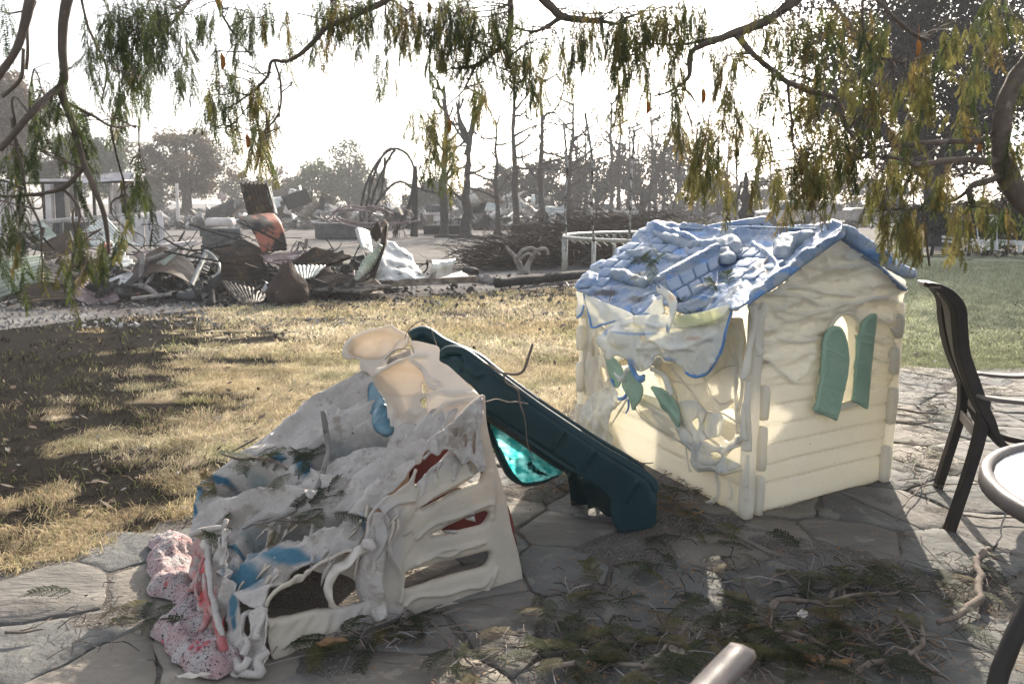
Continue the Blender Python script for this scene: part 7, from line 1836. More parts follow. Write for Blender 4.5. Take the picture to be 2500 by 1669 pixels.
# ================================================================== LEAFY TREES AND BUSHES
def tree(x, yb, Y, cx, cy, rx, ry, n, size, col, colv, label, name='leafy_tree', seed=0, trunk_r=.2, limbs=7, clumps=16, shell=.4, tmat='bark_ash', group=None, rdepth=None, cat='tree'):
    b = Vector((U(x, yb, Y).x, Y, 0)); c = U(cx, cy, Y); s = Y / F
    e = empty(name, b, label, cat, group)
    rg = random.Random(seed)
    R3 = (rx * s, rdepth or rx * s * .8, ry * s)
    m = MB()
    fk = b.lerp(Vector((c.x, Y, c.z - R3[2] * .8)), .92)
    Q = catmull([tuple(b - Zv * .05), tuple(b.lerp(fk, .5) + Vector((rg.gauss(0, .05), 0, 0))), tuple(fk)], False, 5)
    m.tube(Q, np.linspace(trunk_r * 1.25, trunk_r * .8, len(Q)), 9); m.build('trunk', M[tmat], e, True)
    m = MB()
    for k in range(limbs):
        a = 2 * math.pi * k / limbs + rg.uniform(-.3, .3)
        tip = c + Vector((math.cos(a) * R3[0] * .8, math.sin(a) * R3[1] * .7, rg.uniform(-.3, .75) * R3[2]))
        mid_ = fk.lerp(tip, .5) + Zv * R3[2] * .12
        Qb = catmull([tuple(fk), tuple(mid_), tuple(tip)], False, 5); m.tube(Qb, np.linspace(trunk_r * .5, .03, len(Qb)), 5, False)
        for _ in range(5):
            p = Vector(Qb[rg.randint(3, len(Qb) - 1)]); q = p + Vector((rg.gauss(0, R3[0] * .25), rg.gauss(0, R3[1] * .25), rg.uniform(.0, .4) * R3[2])); m.tube([p, q], [.04, .012], 4, False)
    m.build('limbs', M[tmat], e, True)
    leaves('crown', c, R3, n, size, col, colv, M['farleaf'], e, seed, shell, clumps)
    return e
tree(452, 538, 60, 452, 398, 122, 82, 22000, .10, (.12, .095, .065), (.03, .02, .012), 'round spreading tree with scorched brown crown left of centre', seed=1, trunk_r=.38, limbs=11, clumps=40, shell=.55, rdepth=3.0)
tree(30, 560, 48, 20, 300, 130, 130, 20000, .12, (.14, .11, .08), (.03, .02, .015), 'large pale brown tree at the left edge behind the trailer', seed=2, trunk_r=.4, clumps=34)
tree(275, 545, 66, 262, 395, 60, 90, 10000, .13, (.065, .09, .055), (.015, .02, .01), 'green hazy tree between the trailer and the round tree', seed=3, clumps=20)
tree(150, 545, 56, 150, 420, 90, 90, 10000, .13, (.08, .08, .055), (.02, .02, .01), 'dull green tree directly behind the trailer frames', seed=4, clumps=20)
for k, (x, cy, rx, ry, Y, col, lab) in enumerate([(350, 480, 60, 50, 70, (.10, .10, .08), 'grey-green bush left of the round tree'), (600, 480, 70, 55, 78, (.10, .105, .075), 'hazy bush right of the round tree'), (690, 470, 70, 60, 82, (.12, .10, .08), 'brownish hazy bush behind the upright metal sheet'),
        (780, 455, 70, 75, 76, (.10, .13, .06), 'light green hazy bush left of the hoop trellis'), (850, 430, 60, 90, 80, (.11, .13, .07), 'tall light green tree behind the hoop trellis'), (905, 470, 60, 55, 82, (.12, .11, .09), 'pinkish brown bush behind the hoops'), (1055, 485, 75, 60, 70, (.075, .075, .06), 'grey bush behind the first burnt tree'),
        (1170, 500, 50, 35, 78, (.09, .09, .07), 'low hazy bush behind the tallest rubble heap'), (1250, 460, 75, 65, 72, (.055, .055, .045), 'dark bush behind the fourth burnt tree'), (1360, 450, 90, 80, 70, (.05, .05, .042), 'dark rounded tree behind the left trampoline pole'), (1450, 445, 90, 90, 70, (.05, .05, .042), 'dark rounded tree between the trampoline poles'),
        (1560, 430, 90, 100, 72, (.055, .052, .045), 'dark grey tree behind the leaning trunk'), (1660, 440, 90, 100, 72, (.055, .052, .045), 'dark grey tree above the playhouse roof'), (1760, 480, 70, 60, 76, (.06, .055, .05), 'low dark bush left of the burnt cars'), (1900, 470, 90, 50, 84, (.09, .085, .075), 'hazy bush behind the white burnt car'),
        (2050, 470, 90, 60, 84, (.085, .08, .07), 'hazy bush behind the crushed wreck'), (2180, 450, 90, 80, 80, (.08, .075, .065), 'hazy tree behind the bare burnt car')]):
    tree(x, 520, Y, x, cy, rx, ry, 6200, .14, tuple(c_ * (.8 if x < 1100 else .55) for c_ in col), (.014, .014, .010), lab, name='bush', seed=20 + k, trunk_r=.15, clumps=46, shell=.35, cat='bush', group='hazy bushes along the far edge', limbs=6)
# the big dark oak at the right
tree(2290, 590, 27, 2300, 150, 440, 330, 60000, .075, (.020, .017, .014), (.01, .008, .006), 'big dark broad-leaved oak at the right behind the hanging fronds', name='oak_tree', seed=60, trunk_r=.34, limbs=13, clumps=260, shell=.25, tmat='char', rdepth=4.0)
# dark hedge and white fence at the right
g = G(2420, 606)
e = empty('dark_hedge', (U(2440, 600, 21).x, 21.5, 0), 'dark dense hedge at the right edge behind the white fence', 'hedge')
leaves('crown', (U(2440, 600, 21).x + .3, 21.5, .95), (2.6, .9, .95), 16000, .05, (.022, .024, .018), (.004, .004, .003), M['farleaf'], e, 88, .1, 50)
m = MB()
for k in range(9): m.tube([(U(2440, 600, 21).x - 2 + k * .5, 21.5, 0), (U(2440, 600, 21).x - 2 + k * .5 + .1, 21.5, 1.2)], [.05, .02], 5)
m.build('stems', M['char'], e, True)
fe = empty('white_fence', (U(2400, 605, 19).x, 19, 0), 'broken low white rail fence at the far right edge of the lawn', 'fence')
def fb(name, a, b, w_, h_): m = MB(); m.bar(U(*a), U(*b), w_, h_); bevel(m.build(name, M['whitefence'], fe), .006)
for (x, y0, y1) in [(2412, 586, 610), (2432, 588, 611), (2490, 590, 616), (2520, 588, 618)]: fb('post', (x, y0, 19.2), (x, y1, 19.2), .07, .07)
fb('rail', (2300, 578, 20.2), (2412, 590, 19.2), .04, .06); fb('rail', (2300, 588, 20.2), (2412, 600, 19.2), .04, .05); fb('rail', (2432, 594, 19.2), (2540, 596, 19.0), .04, .08); fb('rail', (2432, 586, 19.2), (2540, 592, 19.0), .03, .04)
wf = empty('bent_pipe_gate', (U(2405, 600, 20.3).x, 20.3, 0), 'thin white bent pipe frame in front of the dark hedge', 'frame')
for pts in [[(2386, 527), (2400, 526), (2430, 528), (2433, 552), (2434, 610)], [(2386, 527), (2386, 560), (2390, 608)], [(2390, 532), (2410, 545), (2426, 532)]]:
    m = MB(); m.tube(catmull([tuple(U(x, y, 20.3)) for x, y in pts], False, 5), .014, 5); m.build('pipe', M['whitefence'], wf, True)
# ================================================================== OVERHANGING TREE WITH FEATHERY LEAVES
otree = empty('feathery_tree', (3.05, 3.05, 0), 'overhanging tree with drooping feathery leaves framing the top of the view', 'tree')
def bough(pts, name='bough', par=otree, mat='bough', n=7, k=6, wob=.018):
    Q = catmull(pts, False, k)
    W = np.array([tuple(U(q[0], q[1], q[2])) for q in Q])
    W = W + (np.stack([fbm(W + s_, 9, 2) for s_ in (0, 20, 40)], 1) - .5) * wob
    m = MB(); r = np.clip(Q[:, 3], .001, 1) * .84 * (1 + .6 * (fbm(W, 22, 3) - .5)); m.tube(W, r, n)
    m.build(name, M[mat], par, True)
    return W
BN = []
def B_(*pts, **kw):
    W = bough(list(pts), **kw); BN.extend(list(W))
# trunk and overhead limbs stand outside the picture
m = MB(); tq = catmull([(3.05, 3.05, -.05), (3.0, 3.05, .6), (2.85, 3.1, 1.05), (2.62, 3.05, 1.35)], False, 5)
m.tube(tq, np.linspace(.17, .085, len(tq)), 12); m.build('trunk', M['bough'], otree, True)
m = MB(); q = catmull([(2.95, 3.05, .8), (2.8, 3.1, 1.9), (2.2, 3.15, 2.6), (1.2, 3.1, 2.75), (0, 3.05, 2.7), (-1.0, 2.7, 2.55), (-1.6, 2.1, 2.25), (-1.62, 1.8, 1.95)], False, 6)
m.tube(q, np.linspace(.10, .016, len(q)), 9); m.build('limb', M['bough'], otree, True)
B_((2620, 600, 3.0, .05), (2540, 540, 3.0, .046), (2500, 490, 3.0, .044), (2462, 432, 3.0, .042), (2442, 380, 3.0, .040), (2443, 320, 3.0, .038), (2449, 260, 3.0, .036), (2472, 205, 3.0, .034), (2510, 140, 3.0, .032), (2560, 60, 3.0, .03), (2600, -60, 3.05, .03))
B_((2440, 345, 3.0, .016), (2400, 340, 3.0, .013), (2300, 345, 2.95, .012), (2210, 355, 2.9, .009), (2160, 362, 2.9, .005))
B_((2445, 396, 3.0, .020), (2390, 390, 2.95, .016), (2300, 394, 2.9, .014), (2240, 402, 2.85, .012), (2200, 388, 2.85, .008), (2140, 384, 2.85, .005))
B_((2455, 428, 3.0, .018), (2410, 440, 2.95, .015), (2372, 455, 2.9, .013), (2365, 480, 2.88, .012), (2376, 508, 2.88, .008))
B_((2372, 460, 2.9, .009), (2320, 490, 2.9, .007), (2250, 505, 2.9, .006), (2140, 515, 2.9, .004))
B_((2255, 500, 2.9, .005), (2262, 570, 2.9, .005), (2270, 650, 2.9, .005))
B_((1980, -30, 3.0, .024), (1940, 0, 3.0, .022), (1900, 32, 3.0, .020), (1850, 60, 3.0, .019), (1790, 86, 3.0, .017), (1740, 106, 3.0, .015), (1692, 124, 3.0, .012), (1684, 150, 3.0, .012), (1683, 190, 3.0, .009), (1650, 212, 3.0, .006), (1590, 232, 3.0, .004))
B_((1800, 90, 3.0, .015), (1850, 145, 2.95, .013), (1925, 200, 2.95, .012), (1985, 225, 2.9, .011), (2040, 236, 2.9, .010), (2062, 290, 2.9, .007), (2085, 340, 2.9, .005))
B_((1790, 88, 3.0, .010), (1700, 105, 3.05, .007), (1640, 112, 3.1, .005), (1580, 108, 3.1, .004))
B_((1925, 200, 2.95, .007), (1932, 300, 2.95, .006), (1940, 380, 2.95, .004), (1960, 420, 2.95, .003))
B_((2040, 236, 2.9, .006), (2070, 320, 2.9, .005), (2120, 360, 2.9, .004), (2180, 352, 2.9, .003))
B_((2105, -20, 3.1, .007), (2108, 80, 3.1, .006), (2130, 130, 3.1, .007), (2180, 150, 3.1, .006), (2260, 175, 3.1, .004))
B_((2260, 100, 3.2, .010), (2200, 60, 3.2, .010), (2140, 0, 3.2, .010), (2100, -40, 3.2, .012))
B_((1310, -20, 3.2, .022), (1345, 12, 3.2, .020), (1375, 40, 3.2, .018), (1430, 50, 3.2, .014), (1480, 54, 3.2, .010), (1520, 60, 3.2, .006))
B_((1375, 40, 3.2, .012), (1340, 62, 3.2, .010), (1300, 78, 3.2, .006), (1260, 72, 3.2, .004))
B_((1245, -20, 3.1, .014), (1248, 50, 3.1, .013), (1240, 105, 3.1, .013), (1200, 135, 3.1, .011), (1160, 165, 3.1, .009), (1095, 168, 3.1, .005))
B_((1240, 105, 3.1, .010), (1238, 150, 3.1, .010), (1236, 172, 3.1, .008))
B_((1160, 165, 3.1, .006), (1130, 220, 3.1, .004), (1090, 260, 3.1, .003), (1060, 300, 3.1, .003))
B_((960, -20, 3.0, .016), (935, 5, 3.0, .015), (880, 30, 3.0, .013), (810, 62, 3.0, .012), (770, 100, 3.0, .011), (735, 135, 3.0, .010), (700, 152, 3.0, .009), (665, 150, 3.0, .008), (652, 190, 3.0, .006), (600, 235, 3.0, .005), (555, 262, 3.0, .003))
B_((672, 152, 3.0, .006), (685, 215, 3.0, .005), (680, 280, 3.0, .004), (640, 330, 3.0, .003))
B_((620, 240, 3.0, .003), (560, 310, 3.0, .003), (510, 300, 3.0, .002))
B_((470, -20, 3.2, .008), (430, 45, 3.2, .007), (395, 70, 3.2, .005), (330, 70, 3.2, .004))
B_((520, -20, 3.2, .008), (545, 45, 3.2, .006), (590, 110, 3.2, .004), (615, 140, 3.2, .003))
B_((200, -20, 2.6, .006), (215, 60, 2.6, .005), (235, 110, 2.6, .005), (262, 170, 2.6, .004), (250, 240, 2.6, .003))
B_((170, -40, 1.9, .014), (158, 20, 1.9, .013), (153, 100, 1.9, .012), (162, 180, 1.9, .011), (154, 215, 1.9, .012), (168, 270, 1.9, .010), (186, 340, 1.9, .010), (202, 395, 1.9, .009), (222, 440, 1.9, .008), (244, 500, 1.9, .007), (256, 560, 1.9, .006), (264, 620, 1.9, .004))
B_((85, -30, 1.6, .012), (66, 50, 1.6, .011), (35, 125, 1.6, .010), (-20, 200, 1.6, .010))
B_((158, 205, 1.9, .010), (115, 235, 1.85, .010), (65, 285, 1.8, .009), (0, 360, 1.8, .008))
B_((205, 400, 1.9, .006), (160, 450, 1.9, .006), (90, 475, 1.85, .005), (-10, 480, 1.85, .004))
B_((170, 255, 1.95, .005), (230, 285, 2.0, .005), (270, 305, 2.05, .004), (335, 310, 2.2, .003), (345, 330, 2.2, .003), (350, 400, 2.25, .002))
B_((270, 303, 2.05, .003), (280, 370, 2.1, .003), (300, 430, 2.2, .003), (305, 500, 2.25, .002))
B_((150, 455, 1.9, .004), (190, 510, 1.85, .004), (186, 580, 1.8, .003), (175, 660, 1.75, .002))
B_((60, 170, 2.2, .005), (65, 130, 2.2, .005), (70, 60, 2.2, .005), (90, 0, 2.2, .006))
B_((0, 235, 2.0, .006), (50, 190, 2.0, .006), (62, 120, 2.0, .005))
B_((30, 290, 1.9, .005), (45, 380, 1.9, .004), (60, 470, 1.9, .004), (95, 560, 1.8, .003), (95, 700, 1.75, .002))
BN = np.array(BN)

def frond_mesh(name, seed, flat=False, tone=0, L=.17):
    rg = np.random.RandomState(seed)
    nP = 10; nl = 7
    s = np.linspace(0, 1, 12)
    bend = rg.uniform(-.25, .25); bend2 = rg.uniform(-.2, .2)
    def rach(t):
        if flat: return np.array((t * L, .18 * L * bend * 4 * t * t, .012 * math.sin(t * math.pi) + .004))
        return np.array((bend * L * t * t, bend2 * L * t * t, -L * t))
    V, T, Cc = [], [], []
    n = 0
    base = [np.array((.060, .078, .024)), np.array((.125, .115, .036)), np.array((.15, .11, .036)), np.array((.042, .055, .024)), np.array((.17, .15, .06))][tone]
    if flat: base = base * .62
    for i in range(11):                       # rachis as thin quads
        a, b = rach(s[i]), rach(s[i + 1]); w_ = np.array((0, .0012, 0)) if flat else np.array((.0012, 0, 0))
        V += [a - w_, a + w_, b + w_, b - w_]; T += [(n, n + 1, n + 2), (n, n + 2, n + 3)]; n += 4; Cc += [base * .7 + .02] * 4
    for i in range(nP):
        t = .12 + .86 * i / (nP - 1)
        p0 = rach(t)
        for sd2 in (-1, 1):
            pl = L * rg.uniform(.30, .42) * (1 - .45 * abs(t - .35))
            if flat: d = np.array((math.cos(R(38 + 10 * rg.rand())), sd2 * math.sin(R(42)), rg.uniform(-.05, .15)))
            else:
                az = rg.uniform(-.7, .7) + (0 if sd2 > 0 else math.pi)
                sp_ = rg.uniform(.25, .62)
                d = np.array((math.cos(az) * sp_, math.sin(az) * sp_, -1))
            d /= np.linalg.norm(d)
            side = np.cross(d, rg.normal(0, 1, 3) if not flat else np.array((0, 0, 1.0))); side /= np.linalg.norm(side)
            shade = rg.uniform(.7, 1.35)
            for k in range(nl):
                f = (k + .5) / nl
                q = p0 + d * pl * f
                if flat: q = q + np.array((0, 0, -.010 * f * f))
                else: q = q + np.array((d[0], d[1], 0)) * pl * .25 * (math.sin(f * 3) - f)
                ll = .0085 * (1 - .35 * f) * rg.uniform(.8, 1.2)
                for s2 in (-1, 1):
                    tip = q + side * s2 * ll + d * ll * .75
                    wv = d * .0030
                    V += [q - wv, q + wv, tip]; T.append((n, n + 1, n + 2)); n += 3; Cc += [base * shade, base * shade, base * shade * 1.2]
    V = np.array(V); me = mesh_from(name, V, [np.array(T)], M['leafs'], False, np.hstack([np.clip(np.array(Cc), .008, 1), np.ones((len(V), 1))]))
    return me, V, np.array(T), np.array(Cc)
HF = {t: [frond_mesh('frond', 10 * t + k, False, t, .17) for k in range(3)] for t in (0, 1, 2, 3)}
# clusters: px, py, rx, ry, count, metres away, tone weights 0 dark .. 1 olive
CL = [(105, 245, 60, 60, 20, 1.95, 0), (30, 500, 60, 90, 20, 1.85, 0), (200, 300, 45, 70, 16, 2.1, 0), (110, 340, 60, 50, 12, 2.0, 0), (25, 600, 45, 60, 12, 1.8, .2), (190, 390, 40, 60, 8, 2.1, 0), (345, 400, 20, 60, 10, 2.25, .3), (350, 470, 18, 40, 6, 2.25, .3), (300, 500, 20, 60, 8, 2.25, .2), (310, 580, 20, 30, 4, 2.25, .2), (178, 600, 22, 60, 8, 1.75, .5), (185, 700, 20, 60, 7, 1.75, .4), (240, 620, 22, 50, 6, 1.8, .3), (93, 640, 14, 70, 4, 1.8, .6),
      (40, 380, 40, 60, 12, 1.9, .2), (15, 30, 30, 30, 3, 2.0, 0),
      (250, 50, 40, 60, 12, 3.1, 0), (320, 50, 60, 60, 30, 3.1, 0), (400, 40, 60, 50, 26, 3.1, 0), (300, 130, 60, 50, 22, 3.1, 0), (380, 130, 50, 50, 18, 3.0, 0), (340, 200, 50, 40, 12, 3.0, .1), (450, 120, 20, 30, 4, 3.0, .1), (440, 180, 40, 30, 9, 3.0, .1), (510, 30, 25, 40, 8, 3.0, 0), (515, 90, 12, 30, 3, 3.0, .1), (290, 220, 30, 40, 8, 3.0, .1), (275, 270, 20, 25, 4, 3.0, .1), (225, 120, 18, 40, 6, 2.6, 0), (600, 50, 50, 35, 12, 3.1, .3), (640, 30, 30, 30, 8, 3.1, .3),
      (550, 220, 50, 40, 14, 3.0, .3), (590, 180, 60, 40, 10, 3.0, .4), (640, 240, 30, 40, 10, 3.0, .6), (655, 310, 25, 40, 10, 3.0, .8), (630, 370, 22, 45, 12, 3.0, .9), (580, 320, 12, 30, 3, 3.0, .9), (520, 260, 20, 30, 5, 3.0, .2),
      (800, 15, 45, 25, 16, 3.0, .5), (860, 30, 35, 30, 8, 3.0, .5), (780, 110, 30, 30, 5, 3.0, .5), (700, 60, 12, 40, 4, 3.0, .5), (690, 150, 8, 20, 2, 3.0, .5), (920, 130, 8, 25, 2, 3.0, .2), (952, 175, 10, 25, 3, 3.0, .2), (900, 20, 30, 30, 7, 3.0, .5),
      (960, 40, 50, 50, 14, 3.1, .5), (1010, 60, 50, 50, 18, 3.1, .5), (1080, 30, 60, 50, 24, 3.1, .2), (1080, 110, 50, 50, 18, 3.1, .4), (1150, 50, 60, 50, 26, 3.1, .2), (1160, 120, 40, 30, 10, 3.1, .3), (1240, 60, 60, 50, 24, 3.1, .3), (1260, 140, 50, 40, 14, 3.1, .5), (1310, 190, 30, 30, 8, 3.1, .6), (1340, 120, 40, 40, 10, 3.1, .5), (1400, 100, 60, 50, 14, 3.1, .5),
      (1060, 300, 60, 40, 9, 3.1, .7), (1018, 275, 10, 40, 3, 3.1, .7), (1055, 370, 18, 40, 7, 3.1, .8), (1095, 370, 18, 50, 8, 3.1, .8), (1160, 215, 14, 30, 5, 3.1, .6), (1182, 235, 8, 20, 3, 3.1, .6), (1392, 200, 14, 25, 4, 3.1, .5), (1450, 60, 60, 50, 14, 3.1, .6),
      (1520, 80, 60, 50, 26, 3.1, .5), (1510, 180, 40, 40, 12, 3.1, .6), (1560, 170, 30, 50, 10, 3.1, .7), (1600, 50, 70, 50, 26, 3.1, .5), (1510, 250, 16, 30, 5, 3.1, .7), (1650, 170, 30, 50, 8, 3.0, .7), (1700, 40, 70, 40, 20, 3.0, .5), (1780, 150, 40, 50, 12, 3.0, .7), (1650, 290, 14, 40, 5, 3.0, .7), (1720, 330, 40, 50, 12, 3.0, .8), (1780, 220, 20, 50, 8, 3.0, .6), (1700, 400, 14, 40, 5, 3.0, .8), (1745, 400, 35, 40, 10, 3.0, .85), (1775, 470, 14, 40, 6, 3.0, .8),
      (1860, 340, 18, 25, 6, 3.0, .8), (1850, 60, 50, 50, 12, 3.0, .6), (1930, 80, 50, 50, 14, 3.0, .6), (2000, 130, 60, 50, 16, 3.0, .6), (1960, 240, 50, 50, 12, 3.0, .7), (2050, 50, 70, 40, 16, 3.1, .5), (2120, 90, 50, 60, 14, 3.1, .6), (2100, 200, 50, 50, 14, 2.95, .7), (2180, 230, 50, 30, 10, 3.0, .6), (2250, 150, 30, 40, 8, 3.0, .7), (2255, 215, 12, 35, 6, 2.95, .8), (2320, 110, 40, 50, 12, 3.1, .6), (2380, 190, 30, 50, 10, 3.1, .5), (2440, 60, 40, 60, 14, 3.1, .5), (2350, 300, 50, 40, 10, 3.1, .5),
      (1980, 400, 50, 50, 20, 2.9, .85), (2020, 450, 40, 40, 16, 2.9, .85), (1950, 480, 14, 40, 6, 2.9, .85), (2060, 380, 40, 50, 14, 2.9, .8), (2100, 330, 40, 50, 14, 2.9, .7), (2130, 450, 50, 40, 16, 2.9, .75), (2200, 540, 35, 40, 18, 2.85, .8), (2160, 530, 20, 40, 8, 2.85, .8), (2170, 420, 40, 30, 10, 2.9, .7), (2240, 410, 35, 40, 8, 2.9, .6), (2310, 440, 40, 30, 8, 2.9, .7), (2350, 530, 35, 40, 12, 2.9, .6), (2400, 490, 30, 40, 8, 2.9, .5), (2250, 570, 16, 30, 5, 2.85, .7),
      (2480, 360, 30, 70, 12, 3.1, .3), (2480, 230, 25, 50, 8, 3.1, .3), (2460, 530, 40, 20, 7, 2.9, .4), (1900, 430, 25, 35, 8, 2.95, .85), (1920, 500, 12, 30, 4, 2.95, .85), (1840, 450, 14, 40, 5, 3.0, .85), (1810, 330, 30, 60, 8, 3.0, .7), (2020, 300, 40, 50, 10, 3.0, .6), (2220, 320, 40, 30, 8, 3.0, .6), (1880, 200, 40, 50, 8, 3.0, .6)]
allf = []; twm = MB(); rgf = np.random.RandomState(17)
for (cx, cy, rx, ry, n, Y, tn) in CL:
    n = int(n * (.62 if Y < 2.4 else 1.15 if cx < 700 else 1.35 if cx < 1250 else 1.05 if (1790 < cx < 2170 and cy > 400) else 1.5) + .5); rx *= 1.05
    c3 = np.array(tuple(U(cx, cy - 20, Y)))
    ntw = max(1, n // 5)
    tws = []
    for k in range(ntw):
        e = np.array(tuple(U(cx + rgf.uniform(-.8, .8) * rx, cy + rgf.uniform(-.2, .7) * ry - 20, Y + rgf.uniform(-.18, .22))))
        i = np.argsort(np.linalg.norm(BN - e, axis=1) + np.where(BN[:, 2] < e[2] - .02, .3, 0))[rgf.randint(0, 3)]
        s0 = BN[i]
        mid_ = (s0 + e) / 2 + rgf.normal(0, .03, 3) + np.array((0, 0, .03))
        Q = catmull([s0, mid_, e], False, 6)
        Q = Q + (np.stack([fbm(Q + s_, 14, 2) for s_ in (0, 20, 40)], 1) - .5) * .03
        twm.tube(Q, np.linspace(.0030, .0012, len(Q)), 4, False)
        tws.append(Q)
    for k in range(n):
        Q = tws[rgf.randint(ntw)]
        x_ = cx + rgf.normal(0, .5) * rx; y_ = cy + rgf.normal(0, .5) * ry - 22
        tgt = np.array(tuple(U(x_, y_, Y + rgf.uniform(-.2, .25))))
        # hang the leaf where its twig passes nearest
        j = np.argmin(np.linalg.norm(Q - tgt, axis=1)); at = Q[j]
        if np.linalg.norm(at - tgt) > .02:
            twm.tube([at, (at + tgt) / 2 + np.array((0, 0, .008)), tgt], [.0014, .0012, .001], 3, False)
        r_ = rgf.rand()
        tone = (2 if rgf.rand() < .22 else 1) if r_ < tn else (3 if rgf.rand() < .4 else 0)
        sc_ = rgf.uniform(.55, 1.15) * (Y / 3.0) ** .5 * .74
        allf.append((tgt, rgf.uniform(0, 6.28), rgf.normal(0, .16), rgf.normal(0, .16), sc_, tone, rgf.randint(3)))
twm.build('twigs', M['bough'], otree, False, kind='stuff')
allf.sort(key=lambda f: -f[4] / f[0][1])
accV, accT, accC, nn_ = [], [], [], 0
for i, (p, a, tx, ty, sc_, tone, v) in enumerate(allf):
    Mx = Matrix.Translation(Vector(p)) @ Matrix.Rotation(tx, 4, 'X') @ Matrix.Rotation(ty, 4, 'Y') @ Matrix.Rotation(a, 4, 'Z') @ Matrix.Diagonal((sc_ * 1.15, sc_ * 1.15, sc_, 1))
    if i < 290:
        o = bpy.data.objects.new('frond', HF[tone][v][0]); o.matrix_basis = Mx; link(o, otree)
    else:
        A3 = np.array(Mx.to_3x3()); V = HF[tone][v][1] @ A3.T + np.array(Mx.translation)
        accV.append(V); accT.append(HF[tone][v][2] + nn_); accC.append(HF[tone][v][3]); nn_ += len(V)
C3 = np.clip(np.vstack(accC), .008, 1)
obj('small_fronds', np.vstack(accV), [np.vstack(accT)], M['leafs'], otree, False, np.hstack([C3, np.ones((len(C3), 1))]), kind='stuff')
print('fronds', len(allf))
for (x, y, Y, L) in [(541, 150, 3.0, .055), (603, 345, 3.0, .05), (2240, 118, 3.0, .055), (1095, 308, 3.1, .05), (1580, 262, 3.1, .05), (1715, 235, 3.0, .055), (1798, 372, 3.0, .04), (2300, 480, 2.9, .04), (532, 8, 3.0, .04), (2390, 360, 3.0, .03), (1046, 20, 3.1, .04)]:
    p = U(x, y, Y); Q = [p + Vector((.1 * L * math.sin(k * .5), 0, L * (.5 - k / 6))) for k in range(7)]
    m = MB(); m.tube(Q, [.002, .007, .009, .008, .009, .007, .002], 6); m.tube([Q[0], Q[0] + Vector((0, 0, .05))], .0012, 3); m.build('seed_pod', M['pod'], otree, True)

# ================================================================== LITTER ON THE PATIO
FF = {t: [frond_mesh('fallen_frond', 200 + 10 * t + k, True, t, .15) for k in range(3)] for t in (0, 1, 2, 3, 4)}
def put_frond(p, rz, sc_, tone, tilt=(0, 0), label=None, group='fallen feathery fronds on the patio', name='fallen_frond'):
    o = bpy.data.objects.new(name, FF[tone][rnd.randrange(3)][0])
    o.location = p; o.rotation_euler = (tilt[0], tilt[1], rz); o.scale = (sc_, sc_, sc_)
    if not label:
        x, y = p[0] / p[1], p[1]
        where = ('behind the patio chair legs' if x > .45 and y > 3.6 else 'at the slide foot' if y > 3.1 and x < .25 else 'in front of the playhouse' if y > 2.55 and x > 0 else 'at the base of the climber' if -.45 < x < -.05 else 'left of the red puddle' if x <= -.45
                 else 'under the table edge' if x > .5 else 'between the armrest and the climber' if x < .22 else 'in the thick litter right of the armrest')
        label = ['dark green', 'olive', 'ochre', 'deep green', 'dull yellow-green'][tone] + ' fallen frond lying ' + where
    return link(o, None, label, 'frond', group)
LIT = [(2000, 1560, 330, 80, 60), (1550, 1590, 250, 70, 34), (2120, 1420, 160, 50, 26), (1750, 1400, 200, 60, 14), (1450, 1450, 120, 40, 10), (1330, 1160, 60, 30, 8), (1640, 1200, 60, 40, 6), (2300, 1000, 110, 50, 24), (2260, 1120, 80, 60, 12), (2400, 1420, 80, 60, 12), (860, 1560, 160, 30, 12), (300, 1520, 160, 80, 9), (1120, 1600, 120, 40, 9), (1000, 1530, 60, 20, 5), (2250, 920, 120, 14, 10), (1700, 1290, 100, 30, 6), (2400, 960, 80, 30, 10), (1400, 1560, 100, 60, 8)]
nf = 0
for (cx, cy, rx, ry, n) in LIT:
    for k in range(n):
        x = cx + rnd.gauss(0, .55) * rx; y = cy + rnd.gauss(0, .55) * ry
        if y < 880: continue
        g = G(x, min(y, 1720), .022 + rnd.uniform(0, .02))
        put_frond(g, rnd.uniform(0, 6.28), rnd.uniform(.45, 1.05), rnd.choices([0, 1, 2, 3, 4], [5, 3, 1.2, 5, 1.2])[0], (rnd.gauss(0, .12), rnd.gauss(0, .12)))
        nf += 1
print('ground fronds', nf)
def gbranch(pts, label, mat='twig', z=.02, n=7, side=4):
    """a fallen branch on the ground: px, py, radius, height"""
    Q = catmull([(p[0], p[1], p[2], p[3] if len(p) > 3 else z) for p in pts], False, 5)
    W = np.array([tuple(G(q[0], q[1], max(q[3], 0) + q[2])) for q in Q])
    W[:, :2] += (np.stack([fbm(W + s_, 9, 4) for s_ in (0, 20)], 1) - .5) * .075
    b = empty('fallen_branch', Vector(W[len(W) // 2]) * 1, label, 'branch', 'fallen branches and twigs on the patio')
    r = Q[:, 2] * .82 * (1 + .8 * (fbm(W, 26, 3) - .5)) * np.linspace(1.1, .8, len(Q))
    m = MB(); m.tube(W, r, n); m.build('stem', M[mat], b, True)
    if side:
        m = MB()
        for k in range(side):
            i = rnd.randint(2, len(W) - 2); d = W[i] - W[i - 1]; a = math.atan2(d[1], d[0]) + rnd.choice((-1, 1)) * rnd.uniform(.4, 1.1)
            L = rnd.uniform(.05, .16); p = Vector(W[i]); q = p + Vector((math.cos(a) * L * .5, math.sin(a) * L * .5, rnd.uniform(0, .02))); e = p + Vector((math.cos(a + .3) * L, math.sin(a + .3) * L, rnd.uniform(-.01, .03)))
            q.z = max(q.z, .02); e.z = max(e.z, .02)
            s0 = MB(); s0.tube([p, q, e], [r[i] * .6, r[i] * .45, .0015], 5); s0.build('side_twig', M[mat], b, True)
    return b
